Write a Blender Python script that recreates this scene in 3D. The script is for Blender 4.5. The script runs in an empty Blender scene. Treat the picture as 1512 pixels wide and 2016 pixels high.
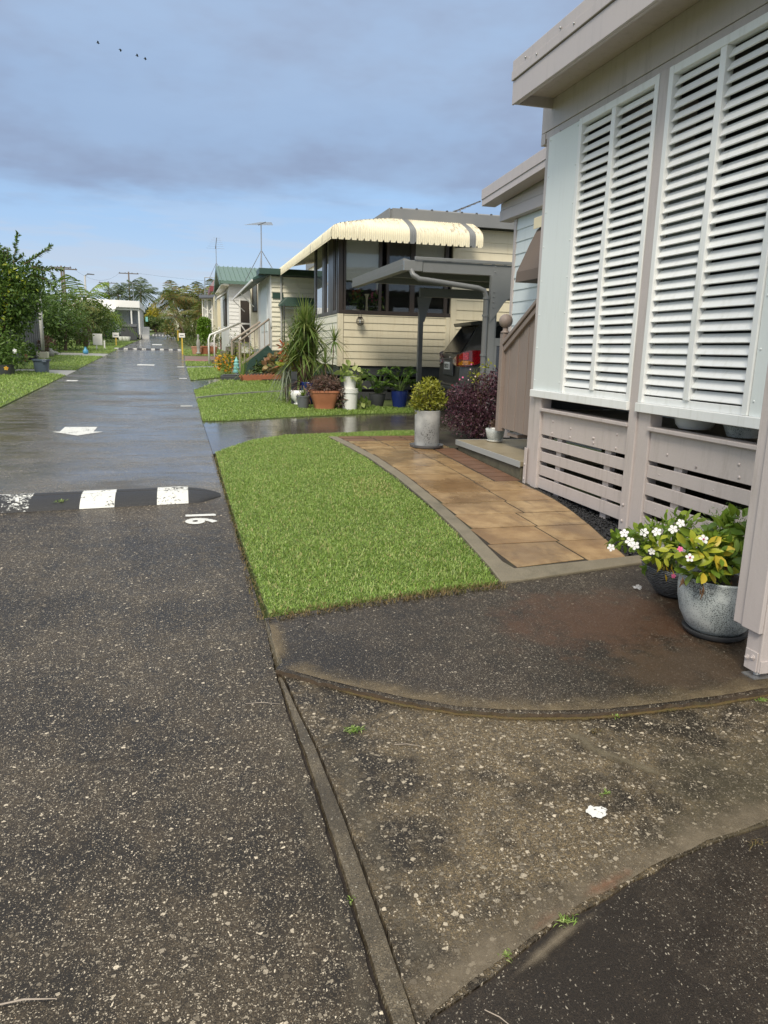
import bpy, bmesh, math, random
import numpy as np
from mathutils import Vector, Matrix
rnd = random.Random(7); RNG = np.random.default_rng(11)
scn = bpy.context.scene
COL = scn.collection
R_ = math.radians

# ------------------------------------------------------------------ camera
CAM_H = 1.55
F_PX, W_PX, H_PX = 1440.0, 1512.0, 2016.0
PITCH, ROLL, YAW = R_(12.45), R_(1.35), R_(15.3)
FW = Vector((math.sin(YAW)*math.cos(PITCH), math.cos(YAW)*math.cos(PITCH), -math.sin(PITCH)))
RT0 = Vector((math.cos(YAW), -math.sin(YAW), 0)); UP0 = RT0.cross(FW)
RT = RT0*math.cos(ROLL) + UP0*math.sin(ROLL)
UP = -RT0*math.sin(ROLL) + UP0*math.cos(ROLL)
EYE = Vector((0, 0, CAM_H))
cd = bpy.data.cameras.new('camera'); cam = bpy.data.objects.new('camera', cd); COL.objects.link(cam)
cam.matrix_world = Matrix(((RT.x, UP.x, -FW.x, EYE.x), (RT.y, UP.y, -FW.y, EYE.y), (RT.z, UP.z, -FW.z, EYE.z), (0, 0, 0, 1)))
cd.sensor_fit = 'VERTICAL'; cd.sensor_height = 24.0; cd.lens = 24.0*F_PX/H_PX
cd.clip_start = 0.05; cd.clip_end = 3000
scn.camera = cam

# survey helpers: a sight line from the eye met with the sloping ground, with a wall (X = const or Y = const)
SL = 0.034                                     # the street climbs 3.4 cm per metre
def gz(y): return SL*min(y, 95.0)
def sight(px, py): return FW + RT*((px-W_PX/2)/F_PX) - UP*((py-H_PX/2)/F_PX)
def G(px, py, dz=0.0):
    d = sight(px, py); t = (dz-CAM_H)/(d.z-SL*d.y); p = EYE+d*t; return Vector((p.x, p.y, p.z))
def atY(px, py, Y):
    d = sight(px, py); return EYE+d*(Y/d.y)
def atX(px, py, X):
    d = sight(px, py); return EYE+d*(X/d.x)

# ------------------------------------------------------------------ light
SUN_EL, SUN_AZ = R_(46), R_(210)               # azimuth clockwise from +Y
sd = Vector((math.sin(SUN_AZ)*math.cos(SUN_EL), math.cos(SUN_AZ)*math.cos(SUN_EL), math.sin(SUN_EL)))
ld = bpy.data.lights.new('sun', 'SUN'); ld.energy = 1.8; ld.angle = R_(17); ld.color = (1.0, 0.92, 0.78)
sun = bpy.data.objects.new('sun', ld); COL.objects.link(sun); sun.rotation_euler = (-sd).to_track_quat('-Z', 'Y').to_euler()
scn.view_settings.view_transform = 'Standard'; scn.view_settings.look = 'None'
scn.view_settings.exposure = 0.67; scn.view_settings.gamma = 1.0; scn.view_settings.use_curve_mapping = False

# ------------------------------------------------------------------ node helpers
def nd(nt, typ, ins=None, **props):
    n = nt.nodes.new(typ)
    for k, v in props.items(): setattr(n, k, v)
    for k, v in (ins or {}).items():
        s = n.inputs[k]
        if isinstance(v, bpy.types.NodeSocket): nt.links.new(v, s)
        elif isinstance(v, bpy.types.Node): nt.links.new(v.outputs[0], s)
        else: s.default_value = v
    return n
def ma(nt, op, a, b=0.0, c=None, clamp=False):
    d = {0: a, 1: b}
    if c is not None: d[2] = c
    return nd(nt, 'ShaderNodeMath', d, operation=op, use_clamp=clamp).outputs[0]
def c4(c): return (c[0], c[1], c[2], 1.0) if len(c) == 3 else c
def mixc(nt, f, a, b, mode='MIX'):
    n = nt.nodes.new('ShaderNodeMix'); n.data_type = 'RGBA'; n.blend_type = mode
    for i, v in ((0, f), (6, a), (7, b)):
        if isinstance(v, bpy.types.NodeSocket): nt.links.new(v, n.inputs[i])
        else: n.inputs[i].default_value = v if i == 0 else c4(v)
    return n.outputs[2]
def sstep(nt, v, lo, hi, a=0.0, b=1.0):
    return nd(nt, 'ShaderNodeMapRange', {0: v, 1: lo, 2: hi, 3: a, 4: b}, interpolation_type='SMOOTHSTEP').outputs[0]
def noise(nt, vec, scale, detail=3.0, rough=0.55):
    return nd(nt, 'ShaderNodeTexNoise', {'Vector': vec, 'Scale': scale, 'Detail': detail, 'Roughness': rough}).outputs['Fac']
def scaled(nt, vec, s): return nd(nt, 'ShaderNodeMapping', {'Vector': vec, 'Scale': s}).outputs[0]
def newmat(name):
    m = bpy.data.materials.new(name); m.use_nodes = True; nt = m.node_tree
    return m, nt, nt.nodes['Principled BSDF']
def coords(nt): return nd(nt, 'ShaderNodeNewGeometry').outputs['Position']

# ------------------------------------------------------------------ sky
wd = bpy.data.worlds.new('World'); scn.world = wd; wd.use_nodes = True; wt = wd.node_tree
bg = wt.nodes['Background']; SKY_K = 0.1; bg.inputs['Strength'].default_value = SKY_K
sky = wt.nodes.new('ShaderNodeTexSky'); sky.sky_type = 'NISHITA'; sky.sun_disc = False
sky.sun_elevation = SUN_EL; sky.sun_rotation = SUN_AZ; sky.air_density = 1.2; sky.dust_density = 1.0
wv = nd(wt, 'ShaderNodeTexCoord').outputs['Generated']
sep = nd(wt, 'ShaderNodeSeparateXYZ', {0: wv}); wx, wy, wz = sep.outputs
def kk(r, g, b): return (r/SKY_K, g/SKY_K, b/SKY_K, 1)
# clear air low down: pale at the horizon, clean blue higher
low = mixc(wt, sstep(wt, wz, 0.0, 0.17), kk(.40, .455, .525), kk(.235, .365, .56))
clear = mixc(wt, 0.88, sky.outputs[0], low)
n1 = noise(wt, scaled(wt, wv, (2.2, 2.2, 9.0)), 1.6, 5.0, .55)
n2 = noise(wt, scaled(wt, wv, (1.0, 1.0, 2.6)), 2.4, 5.0, .6)
n3 = noise(wt, scaled(wt, wv, (3.0, 3.0, 26.0)), 2.0, 4.0, .55)
edge = ma(wt, 'ADD', wz, ma(wt, 'MULTIPLY', ma(wt, 'SUBTRACT', n1, 0.5), 0.16))
edge = ma(wt, 'ADD', edge, ma(wt, 'MULTIPLY', wx, 0.04))
bank = sstep(wt, edge, 0.160, 0.212)
thin = sstep(wt, n2, 0.42, 0.64, 1.0, 0.55)
bank = ma(wt, 'MULTIPLY', bank, thin)
streak = ma(wt, 'MULTIPLY', sstep(wt, n3, 0.46, 0.60), sstep(wt, wz, 0.24, 0.06))
back = sstep(wt, ma(wt, 'ADD', ma(wt, 'MULTIPLY', wx, sd.x), ma(wt, 'MULTIPLY', wy, sd.y)), -0.35, 0.75)
ccol = mixc(wt, sstep(wt, n2, 0.3, 0.7), kk(.200, .258, .375), kk(.255, .312, .415))
ccol = mixc(wt, sstep(wt, edge, 0.23, 0.36, 0.55, 0.0), ccol, kk(.165, .215, .325))
ccol = mixc(wt, back, ccol, kk(.72, .69, .64))
ccol = mixc(wt, sstep(wt, wz, .42, .75), ccol, kk(.95, .93, .88))  # unseen overhead cloud brightened to add light on lawn and level ground
c1 = mixc(wt, ma(wt, 'MULTIPLY', streak, 0.55), clear, kk(.36, .405, .48))
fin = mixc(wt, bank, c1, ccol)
fin = mixc(wt, sstep(wt, wz, -0.02, -0.10), fin, kk(.12, .12, .11))
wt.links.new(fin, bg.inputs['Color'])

# ------------------------------------------------------------------ mesh builder
class MB:
    def __init__(s): s.v = []; s.f = []; s.m = []
    def face(s, idx, mi=0): s.f.append(tuple(idx)); s.m.append(mi)
    def add(s, vs, fs, mi=0):
        o = len(s.v); s.v += [tuple(v) for v in vs]
        for f in fs: s.face([i+o for i in f], mi)
        return s
    def hexa(s, p, mi=0):                       # p: bottom 4 ccw, top 4 ccw
        return s.add(p, [(3, 2, 1, 0), (4, 5, 6, 7), (0, 1, 5, 4), (1, 2, 6, 5), (2, 3, 7, 6), (3, 0, 4, 7)], mi)
    def box(s, x0, x1, y0, y1, z0, z1, mi=0):
        x0, x1 = min(x0, x1), max(x0, x1); y0, y1 = min(y0, y1), max(y0, y1); z0, z1 = min(z0, z1), max(z0, z1)
        return s.hexa([(x0, y0, z0), (x1, y0, z0), (x1, y1, z0), (x0, y1, z0), (x0, y0, z1), (x1, y0, z1), (x1, y1, z1), (x0, y1, z1)], mi)
    def bar(s, a, b, w, h, mi=0, up=(0, 0, 1)):
        a, b = Vector(a), Vector(b); d = (b-a).normalized(); u = Vector(up)
        if abs(d.dot(u)) > .98: u = Vector((1, 0, 0))
        r = d.cross(u).normalized(); u = r.cross(d)
        c = [(-1, -1), (1, -1), (1, 1), (-1, 1)]
        vs = [a+r*(w/2*i)+u*(h/2*j) for i, j in c]+[b+r*(w/2*i)+u*(h/2*j) for i, j in c]
        return s.add(vs, [(0, 1, 2, 3), (7, 6, 5, 4), (1, 0, 4, 5), (2, 1, 5, 6), (3, 2, 6, 7), (0, 3, 7, 4)], mi)
    def tube(s, pts, rad, n=8, mi=0, cap=True):
        P = [Vector(p) for p in pts]; k = len(P)
        rr = rad if isinstance(rad, (list, tuple)) else [rad]*k
        o = len(s.v); prev = None
        for i in range(k):
            d = (P[min(i+1, k-1)]-P[max(i-1, 0)])
            d = d.normalized() if d.length > 1e-9 else Vector((0, 0, 1))
            if prev is None:
                u = Vector((0, 0, 1)) if abs(d.z) < .9 else Vector((1, 0, 0)); r = d.cross(u).normalized()
            else:
                r = (prev-d*prev.dot(d)); r = r.normalized() if r.length > 1e-6 else d.orthogonal().normalized()
            prev = r; q = d.cross(r)
            for j in range(n):
                a = 2*math.pi*j/n; s.v.append(tuple(P[i]+(r*math.cos(a)+q*math.sin(a))*rr[i]))
        for i in range(k-1):
            for j in range(n):
                s.face((o+i*n+j, o+i*n+(j+1) % n, o+(i+1)*n+(j+1) % n, o+(i+1)*n+j), mi)
        if cap:
            s.face([o+j for j in reversed(range(n))], mi); s.face([o+(k-1)*n+j for j in range(n)], mi)
        return s
    def lathe(s, prof, cx, cy, cz, n=28, mi=0, cap=True, sq=None):
        o = len(s.v); k = len(prof)
        for r, z in prof:
            for j in range(n):
                a = 2*math.pi*(j+.5)/n; c, q = math.cos(a), math.sin(a)
                e = 1.0 if not sq else 1.0/((abs(c)**sq+abs(q)**sq)**(1.0/sq))
                s.v.append((cx+r*e*c, cy+r*e*q, cz+z))
        for i in range(k-1):
            for j in range(n):
                s.face((o+i*n+j, o+i*n+(j+1) % n, o+(i+1)*n+(j+1) % n, o+(i+1)*n+j), mi)
        if cap:
            s.face([o+j for j in reversed(range(n))], mi); s.face([o+(k-1)*n+j for j in range(n)], mi)
        return s
    def ball(s, c, r, n=10, mi=0, sc=(1, 1, 1)):
        o = len(s.v); m = max(4, n//2)
        for i in range(m+1):
            t = math.pi*i/m
            for j in range(n):
                a = 2*math.pi*j/n
                s.v.append((c[0]+r*sc[0]*math.sin(t)*math.cos(a), c[1]+r*sc[1]*math.sin(t)*math.sin(a), c[2]-r*sc[2]*math.cos(t)))
        for i in range(m):
            for j in range(n):
                s.face((o+i*n+j, o+i*n+(j+1) % n, o+(i+1)*n+(j+1) % n, o+(i+1)*n+j), mi)
        return s
    def prism(s, poly, z0, z1, mi=0, slope=True, mside=None):   # poly: xy list ccw; z offsets from the ground slope
        n = len(poly); h = (lambda y: SL*y) if slope else (lambda y: 0.0)
        o = len(s.v)
        s.v += [(x, y, h(y)+z0) for x, y in poly]+[(x, y, h(y)+z1) for x, y in poly]
        s.face([o+i for i in reversed(range(n))], mi); s.face([o+n+i for i in range(n)], mi)
        for i in range(n):
            j = (i+1) % n; s.face((o+i, o+j, o+n+j, o+n+i), mi if mside is None else mside)
        return s
    def ext(s, prof, axis, a0, a1, mi=0):       # extrude a 2d profile along 'x' or 'y'
        n = len(prof); o = len(s.v)
        mk = (lambda p, a: (a, p[0], p[1])) if axis == 'x' else (lambda p, a: (p[0], a, p[1]))
        s.v += [mk(p, a0) for p in prof]+[mk(p, a1) for p in prof]
        s.face([o+i for i in reversed(range(n))], mi); s.face([o+n+i for i in range(n)], mi)
        for i in range(n):
            j = (i+1) % n; s.face((o+i, o+j, o+n+j, o+n+i), mi)
        return s
    def mesh(s, name, off=(0, 0, 0)):
        me = bpy.data.meshes.new(name)
        me.from_pydata([(v[0]-off[0], v[1]-off[1], v[2]-off[2]) for v in s.v], [], s.f)
        me.polygons.foreach_set('material_index', s.m)
        bm = bmesh.new(); bm.from_mesh(me); bmesh.ops.recalc_face_normals(bm, faces=bm.faces[:]); bm.to_mesh(me); bm.free()
        return me

OFF = {}                                        # object name -> world offset of its mesh origin
def thing(name, label, cat, loc, group=None, rz=0.0):
    o = bpy.data.objects.new(name, None); COL.objects.link(o); o.location = loc; o.rotation_euler = (0, 0, rz)
    o.empty_display_size = .1; o['label'] = label; o['category'] = cat
    if group: o['group'] = group
    OFF[o.name] = Vector(loc); return o
def finish(o, mats, smooth, bevel):
    for m in (mats if isinstance(mats, (list, tuple)) else [mats]): o.data.materials.append(m)
    if smooth:
        for p in o.data.polygons: p.use_smooth = True
        if smooth != 'all':
            md = o.modifiers.new('smooth', 'EDGE_SPLIT') if False else None
            o.data.set_sharp_from_angle(angle=R_(38))
    if bevel:
        b = o.modifiers.new('bevel', 'BEVEL'); b.width = bevel; b.segments = 2; b.limit_method = 'ANGLE'; b.angle_limit = R_(35)
def part(name, mb, mats, parent, smooth=False, bevel=0, local=False, label=None):
    off = Vector((0, 0, 0)) if local else OFF[parent.name]
    me = mb if isinstance(mb, bpy.types.Mesh) else mb.mesh(name, off)
    o = bpy.data.objects.new(name, me); COL.objects.link(o); o.parent = parent; OFF[o.name] = OFF[parent.name]
    finish(o, mats, smooth, bevel)
    if label: o['label'] = label
    return o
def part_each(name, mb, mats, parent, smooth=False, bevel=0, local=False):   # every loose piece of the builder becomes a part of its own
    lab = list(range(len(mb.v)))
    def find(a):
        while lab[a] != a: lab[a] = lab[lab[a]]; a = lab[a]
        return a
    for f in mb.f:
        for q in f[1:]: lab[find(q)] = find(f[0])
    groups = {}
    for i, f in enumerate(mb.f): groups.setdefault(find(f[0]), []).append(i)
    out = []
    for g in groups.values():
        used = sorted({q for i in g for q in mb.f[i]}); ix = {q: k for k, q in enumerate(used)}; m2 = MB(); m2.v = [mb.v[q] for q in used]
        for i in g: m2.face([ix[q] for q in mb.f[i]], mb.m[i])
        out.append(part(name, m2, mats, parent, smooth, bevel, local))
    return out
def solo(name, mb, mats, label, cat, loc, group=None, smooth=False, bevel=0):
    o = bpy.data.objects.new(name, mb.mesh(name, loc)); COL.objects.link(o); o.location = loc
    o['label'] = label; o['category'] = cat
    if group: o['group'] = group
    OFF[o.name] = Vector(loc); finish(o, mats, smooth, bevel); return o
def struct(name, mb, mats, kind='structure', smooth=False, bevel=0):
    me = mb if isinstance(mb, bpy.types.Mesh) else mb.mesh(name)
    o = bpy.data.objects.new(name, me); COL.objects.link(o); o['kind'] = kind; finish(o, mats, smooth, bevel); return o
def copy_tree(o, loc=None, label=None, parent=None, rz=None):
    c = o.copy(); COL.objects.link(c)
    if parent is not None: c.parent = parent
    if loc is not None: c.location = loc
    if rz is not None: c.rotation_euler = (0, 0, rz)
    if label: c['label'] = label
    for ch in list(o.children): copy_tree(ch, parent=c)
    return c
def raw(name, V, T, off=(0, 0, 0)):             # fast mesh from arrays, all faces with the same number of corners
    V = np.asarray(V, dtype=np.float32)-np.asarray(off, dtype=np.float32); T = np.asarray(T, dtype=np.int32); k = T.shape[1]
    me = bpy.data.meshes.new(name); me.vertices.add(len(V)); me.vertices.foreach_set('co', V.ravel())
    me.loops.add(T.size); me.loops.foreach_set('vertex_index', T.ravel())
    me.polygons.add(len(T)); me.polygons.foreach_set('loop_start', np.arange(0, T.size, k, dtype=np.int32))
    me.update(calc_edges=True); me.validate(); return me

# ------------------------------------------------------------------ foliage makers
def unit(a): return a/np.maximum(np.linalg.norm(a, axis=-1, keepdims=True), 1e-9)
def leaf_cards(P, D, N, L, W, fold=.25, droop=.12, tilt=None):
    D = unit(D); S = unit(np.cross(D, N)); N = np.cross(S, D); L = np.asarray(L).reshape(-1, 1); W = np.asarray(W).reshape(-1, 1)
    b = P; l = P+D*L*.45+S*W*.5+N*W*fold; r = P+D*L*.45-S*W*.5+N*W*fold; m = P+D*L*.5; t = P+D*L-N*L*droop
    V = np.stack([b, l, m, r, t], 1).reshape(-1, 3); n = len(P); i = np.arange(n)[:, None]*5
    T = np.concatenate([i+np.array([[0, 2, 1]]), i+np.array([[1, 2, 4]]), i+np.array([[0, 3, 2]]), i+np.array([[2, 3, 4]])], 0)
    return V, T
def round_cards(P, D, N, L, W, fold=.18, droop=.15):
    D = unit(D); S = unit(np.cross(D, N)); N = np.cross(S, D); L = np.asarray(L).reshape(-1, 1); W = np.asarray(W).reshape(-1, 1)
    us = [0, .22, .5, .78, 1.0]; ws = [0.04, .36, .5, .38, 0.03]; rows = []
    for u, w in zip(us, ws):
        c = P+D*L*u-N*L*droop*u*u; rows += [c+S*W*w+N*W*w*fold*2, c, c-S*W*w+N*W*w*fold*2]
    V = np.stack(rows, 1).reshape(-1, 3); n = len(P); i = np.arange(n)[:, None]*15; T = []
    for k in range(4):
        a = k*3
        for q in ((a, a+1, a+4, a+3), (a+1, a+2, a+5, a+4)): T.append(i+np.array([q]))
    return V, np.concatenate(T, 0)
def blob_pts(blobs, n, shell=.55, rng=None):
    rng = rng or RNG; vol = np.array([b[1][0]*b[1][1]*b[1][2] for b in blobs])**.72; k = rng.choice(len(blobs), n, p=vol/vol.sum())
    C = np.array([b[0] for b in blobs], float)[k]; Rr = np.array([b[1] for b in blobs], float)[k]
    d = unit(rng.normal(size=(n, 3))); r = (shell+(1-shell)*rng.random(n)**.6)*(1+.16*rng.normal(size=n)*.6)
    return C+d*Rr*r[:, None], d
def foliage(name, blobs, n, L, W, mat, root, shell=.5, up=.5, seed=1, rnd_leaf=False, zmin=None, aim=None, droop=.12):
    rng = np.random.default_rng(seed); P, d = blob_pts(blobs, n, shell, rng)
    if zmin is not None:
        low = P[:, 2] < zmin; P[low, 2] = zmin+rng.random(low.sum())*.15*L*4
    D = unit(d*.7+rng.normal(size=d.shape)*.75+np.array([0, 0, up*.5])); N = unit(rng.normal(size=d.shape)*.7+np.array([0, 0, .9])+d*.5)
    ls = L*(.65+.7*rng.random(n)); f = round_cards if rnd_leaf else leaf_cards
    V, T = f(P, D, N, ls, ls*W*(.8+.4*rng.random(n)), droop=droop)
    return part(name, raw(name, V, T, OFF[root.name]), mat, root)
def sprays(name, paths, mat, root, L, W, step, seed=1, ring=2, droop=.1):  # leaves set along bare twigs
    rng = np.random.default_rng(seed); P = []; D = []
    for pts in paths:
        pts = [Vector(p) for p in pts]; tot = sum((pts[i+1]-pts[i]).length for i in range(len(pts)-1)); k = max(2, int(tot/step))
        for j in range(k):
            t = j/k*(len(pts)-1); i = min(int(t), len(pts)-2); q = pts[i].lerp(pts[i+1], t-i); a = (pts[i+1]-pts[i]).normalized()
            for h in range(ring):
                v = Vector(rng.normal(size=3)); v = (v-a*v.dot(a)).normalized(); P.append(q); D.append(v*.8+a*.6)
    P = np.array(P); D = np.array(D); n = len(P); N = unit(rng.normal(size=(n, 3))*.4+np.array([0, 0, 1]))
    ls = L*(.7+.5*rng.random(n)); V, T = leaf_cards(P, D, N, ls, ls*W, droop=droop)
    return part(name, raw(name, V, T, OFF[root.name]), mat, root)
def straps(specs, seg=6):                       # specs: base, direction, length, width, droop -> arching strap leaves
    V = []; T = []
    for b, d, L, w, dr in specs:
        b = np.array(b, float); d = unit(np.array(d, float)); s = unit(np.cross(d, [0, 0, 1.]) if abs(d[2]) < .98 else np.array([1., 0, 0])); o = len(V)
        nrm = np.cross(s, d)
        for i in range(seg+1):
            u = i/seg; c = b+d*L*u+np.array([0, 0, -1.])*dr*L*u*u; ww = w*(min(1, .5+2.2*u) if u < .3 else max(.04, 1-((u-.3)/.7)**1.6))
            V += [c+s*ww/2+nrm*ww*.15, c-s*ww/2+nrm*ww*.15]
        for i in range(seg): T.append((o+2*i, o+2*i+1, o+2*i+3, o+2*i+2))
    return np.array(V), np.array(T)
def tuft_specs(c, n, L, w, rng, spread=1.0, droop=.5, upmin=-.2):
    out = []
    for i in range(n):
        a = rng.random()*6.283; e = upmin+(1.5-upmin)*rng.random()**.9
        d = (math.cos(a)*math.cos(e)*spread, math.sin(a)*math.cos(e)*spread, math.sin(e))
        out.append((c, d, L*(.75+.4*rng.random()), w*(.8+.4*rng.random()), droop*(.5+.8*rng.random())*math.cos(e)))
    return out
def in_poly(x, y, poly):
    ins = np.zeros(len(x), bool); n = len(poly); j = n-1
    for i in range(n):
        xi, yi = poly[i]; xj, yj = poly[j]
        c = ((yi > y) != (yj > y)) & (x < (xj-xi)*(y-yi)/((yj-yi) if yj != yi else 1e-9)+xi); ins ^= c; j = i
    return ins
def grass_blades(poly, dens, L, W, z0, seed, edge_len=None):
    rng = np.random.default_rng(seed); xs = [p[0] for p in poly]; ys = [p[1] for p in poly]
    n = int(dens*(max(xs)-min(xs))*(max(ys)-min(ys)))
    x = min(xs)+(max(xs)-min(xs))*rng.random(n); y = min(ys)+(max(ys)-min(ys))*rng.random(n)
    k = in_poly(x, y, poly); x = x[k]; y = y[k]; n = len(x)
    pat = np.sin(x*3.1+1.3*np.sin(y*2.3))*np.sin(y*2.7+1.7*np.sin(x*1.9))
    ll = L*(.55+.7*rng.random(n))*(1+.25*pat); a = rng.random(n)*6.283; lean = .25+.95*rng.random(n)
    b = np.stack([x, y, SL*y+z0], 1); d = np.stack([np.cos(a)*np.sin(lean), np.sin(a)*np.sin(lean), np.cos(lean)], 1)
    s = np.stack([-np.sin(a), np.cos(a), 0*a], 1); w = (W*(.7+.6*rng.random(n)))[:, None]; ll = ll[:, None]
    mid = b+d*ll*.55; tip = b+d*ll+np.stack([np.cos(a), np.sin(a), -0.6+0*a], 1)*ll*.28
    V = np.stack([b+s*w*.5, b-s*w*.5, mid+s*w*.42, mid-s*w*.42, tip], 1).reshape(-1, 3); i = np.arange(n)[:, None]*5
    T = np.concatenate([i+np.array([[0, 1, 3]]), i+np.array([[0, 3, 2]]), i+np.array([[2, 3, 4]])], 0)
    return V, T

# ------------------------------------------------------------------ materials
def paint(name, col, rough=.5, var=.08, scale=2.0, grain=0.0, dirt=None, dirt_amt=.0, bump=0.0, bscale=60, metal=0.0, streak=False, spec=.5, coat=0.0):
    m, nt, b = newmat(name); p = coords(nt)
    n = noise(nt, p, scale, 4.0); c = mixc(nt, n, tuple(x*(1-var) for x in col), tuple(min(1, x*(1+var)) for x in col))
    if grain: c = mixc(nt, sstep(nt, noise(nt, p, 180, 2.0), .3, .7, 0, grain), c, tuple(x*.6 for x in col))
    if dirt:
        q = scaled(nt, p, (6, 6, .7)) if streak else p
        c = mixc(nt, sstep(nt, noise(nt, q, 2.6, 6.0, .65), .48, .78, 0, dirt_amt), c, dirt)
    nt.links.new(c, b.inputs['Base Color']); b.inputs['Metallic'].default_value = metal
    r = sstep(nt, n, .2, .8, max(.02, rough-.07), rough+.07); nt.links.new(r, b.inputs['Roughness'])
    b.inputs['Specular IOR Level'].default_value = spec; b.inputs['Coat Weight'].default_value = coat
    if bump:
        bp = nd(nt, 'ShaderNodeBump', {'Height': noise(nt, p, bscale, 4.0), 'Strength': bump, 'Distance': .01}); nt.links.new(bp.outputs[0], b.inputs['Normal'])
    return m
def leafmat(name, cols, rough=.4, trans=.25, vary=.25):
    m, nt, b = newmat(name); g = nd(nt, 'ShaderNodeNewGeometry'); rp = g.outputs['Random Per Island']
    r = nt.nodes.new('ShaderNodeValToRGB'); r.color_ramp.interpolation = 'LINEAR'; e = r.color_ramp.elements
    while len(e) < len(cols): e.new(.5)
    for i, c in enumerate(cols): e[i].position = i/max(1, len(cols)-1); e[i].color = c4(c)
    nt.links.new(rp, r.inputs[0]); cl = noise(nt, g.outputs['Position'], 2.3, 2.0)
    c = mixc(nt, sstep(nt, cl, .3, .7, 0, vary), r.outputs[0], tuple(x*.55 for x in cols[0]))
    nt.links.new(c, b.inputs['Base Color']); b.inputs['Roughness'].default_value = rough; b.inputs['Specular IOR Level'].default_value = .35
    if trans:
        t = nd(nt, 'ShaderNodeBsdfTranslucent', {'Color': mixc(nt, .5, c, (min(1, cols[-1][0]*1.5), min(1, cols[-1][1]*1.6), cols[-1][2]))})
        x = nd(nt, 'ShaderNodeMixShader', {0: trans, 1: b.outputs[0], 2: t.outputs[0]})
        nt.links.new(x.outputs[0], nt.nodes['Material Output'].inputs[0])
    return m
def aggregate(name, dark, light, stone_lo, stone_hi, dens=.5, cell=70, big=0.0, rough=(.35, .6), wet=None, patch=.8, bump=.5, wetcol=.6, stain=None):
    m, nt, b = newmat(name); p = coords(nt); sx, sy, sz = nd(nt, 'ShaderNodeSeparateXYZ', {0: p}).outputs
    flat = nd(nt, 'ShaderNodeCombineXYZ', {0: sx, 1: sy, 2: 0.0}).outputs[0]
    wob = nd(nt, 'ShaderNodeTexNoise', {'Vector': flat, 'Scale': 140.0, 'Detail': 2.0}).outputs['Color']
    fl2 = nd(nt, 'ShaderNodeVectorMath', {0: flat, 1: nd(nt, 'ShaderNodeVectorMath', {0: wob, 'Scale': .007}, operation='SCALE').outputs[0]}, operation='ADD').outputs[0]
    n1 = noise(nt, flat, patch, 5.0, .6); n2 = noise(nt, flat, 9.0, 5.0, .65); n3 = noise(nt, flat, 260, 2.0, .6)
    mort = mixc(nt, sstep(nt, ma(nt, 'ADD', ma(nt, 'MULTIPLY', n1, .6), ma(nt, 'MULTIPLY', n2, .4)), .42, .58), dark, light)
    mort = mixc(nt, sstep(nt, n3, .40, .66, 0, .85), mort, tuple(x*.28 for x in dark))
    n4 = noise(nt, flat, 90, 3.0, .65); mort = mixc(nt, sstep(nt, n4, .45, .62, 0, .6), mort, tuple(x*.4 for x in dark))
    col = mort; hsum = ma(nt, 'MULTIPLY', n3, .25)
    lay = [(cell, dens, .52), (cell*2.1, dens*.8, .55)]
    if big: lay.append((cell*.52, big, .42))
    for i, (sc, dn, rad) in enumerate(lay):
        vec = scaled(nt, fl2, ((1.0, .72, 1.0), (.75, 1.0, 1.0), (.85, .95, 1.0))[i])
        v = nd(nt, 'ShaderNodeTexVoronoi', {'Vector': vec, 'Scale': float(sc), 'Randomness': 1.0})
        ve = nd(nt, 'ShaderNodeTexVoronoi', {'Vector': vec, 'Scale': float(sc), 'Randomness': 1.0}, feature='DISTANCE_TO_EDGE')
        cr, cg, cb = nd(nt, 'ShaderNodeSeparateColor', {0: v.outputs['Color']}).outputs
        on = ma(nt, 'GREATER_THAN', ma(nt, 'ADD', cg, ma(nt, 'MULTIPLY', ma(nt, 'SUBTRACT', n1, .5), .9)), 1-dn)
        inset = ma(nt, 'MULTIPLY', cb, .20)
        msk = ma(nt, 'MULTIPLY', sstep(nt, ma(nt, 'SUBTRACT', ve.outputs['Distance'], inset), .05, .12), on)
        pale = ma(nt, 'POWER', cr, 3.6)
        sc_ = mixc(nt, pale, stone_lo, stone_hi)
        sc_ = mixc(nt, ma(nt, 'MULTIPLY', ma(nt, 'GREATER_THAN', cb, .86), .7), sc_, (.30, .22, .14))
        col = mixc(nt, ma(nt, 'MULTIPLY', msk, .85), col, sc_); hsum = ma(nt, 'ADD', hsum, ma(nt, 'MULTIPLY', msk, .7))
    rg = sstep(nt, n2, .25, .75, rough[0], rough[1])
    if stain:
        for (cx, cy, rx, ry, sc, amt) in stain:
            dx = ma(nt, 'DIVIDE', ma(nt, 'SUBTRACT', sx, cx), rx); dy = ma(nt, 'DIVIDE', ma(nt, 'SUBTRACT', sy, cy), ry)
            d = ma(nt, 'SQRT', ma(nt, 'ADD', ma(nt, 'MULTIPLY', dx, dx), ma(nt, 'MULTIPLY', dy, dy)))
            d = ma(nt, 'ADD', d, ma(nt, 'MULTIPLY', ma(nt, 'SUBTRACT', noise(nt, flat, 5.0, 6.0, .7), .5), 2.4))
            col = mixc(nt, sstep(nt, d, 1.1, .3, 0, amt), col, sc)
    bs = bump
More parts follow.
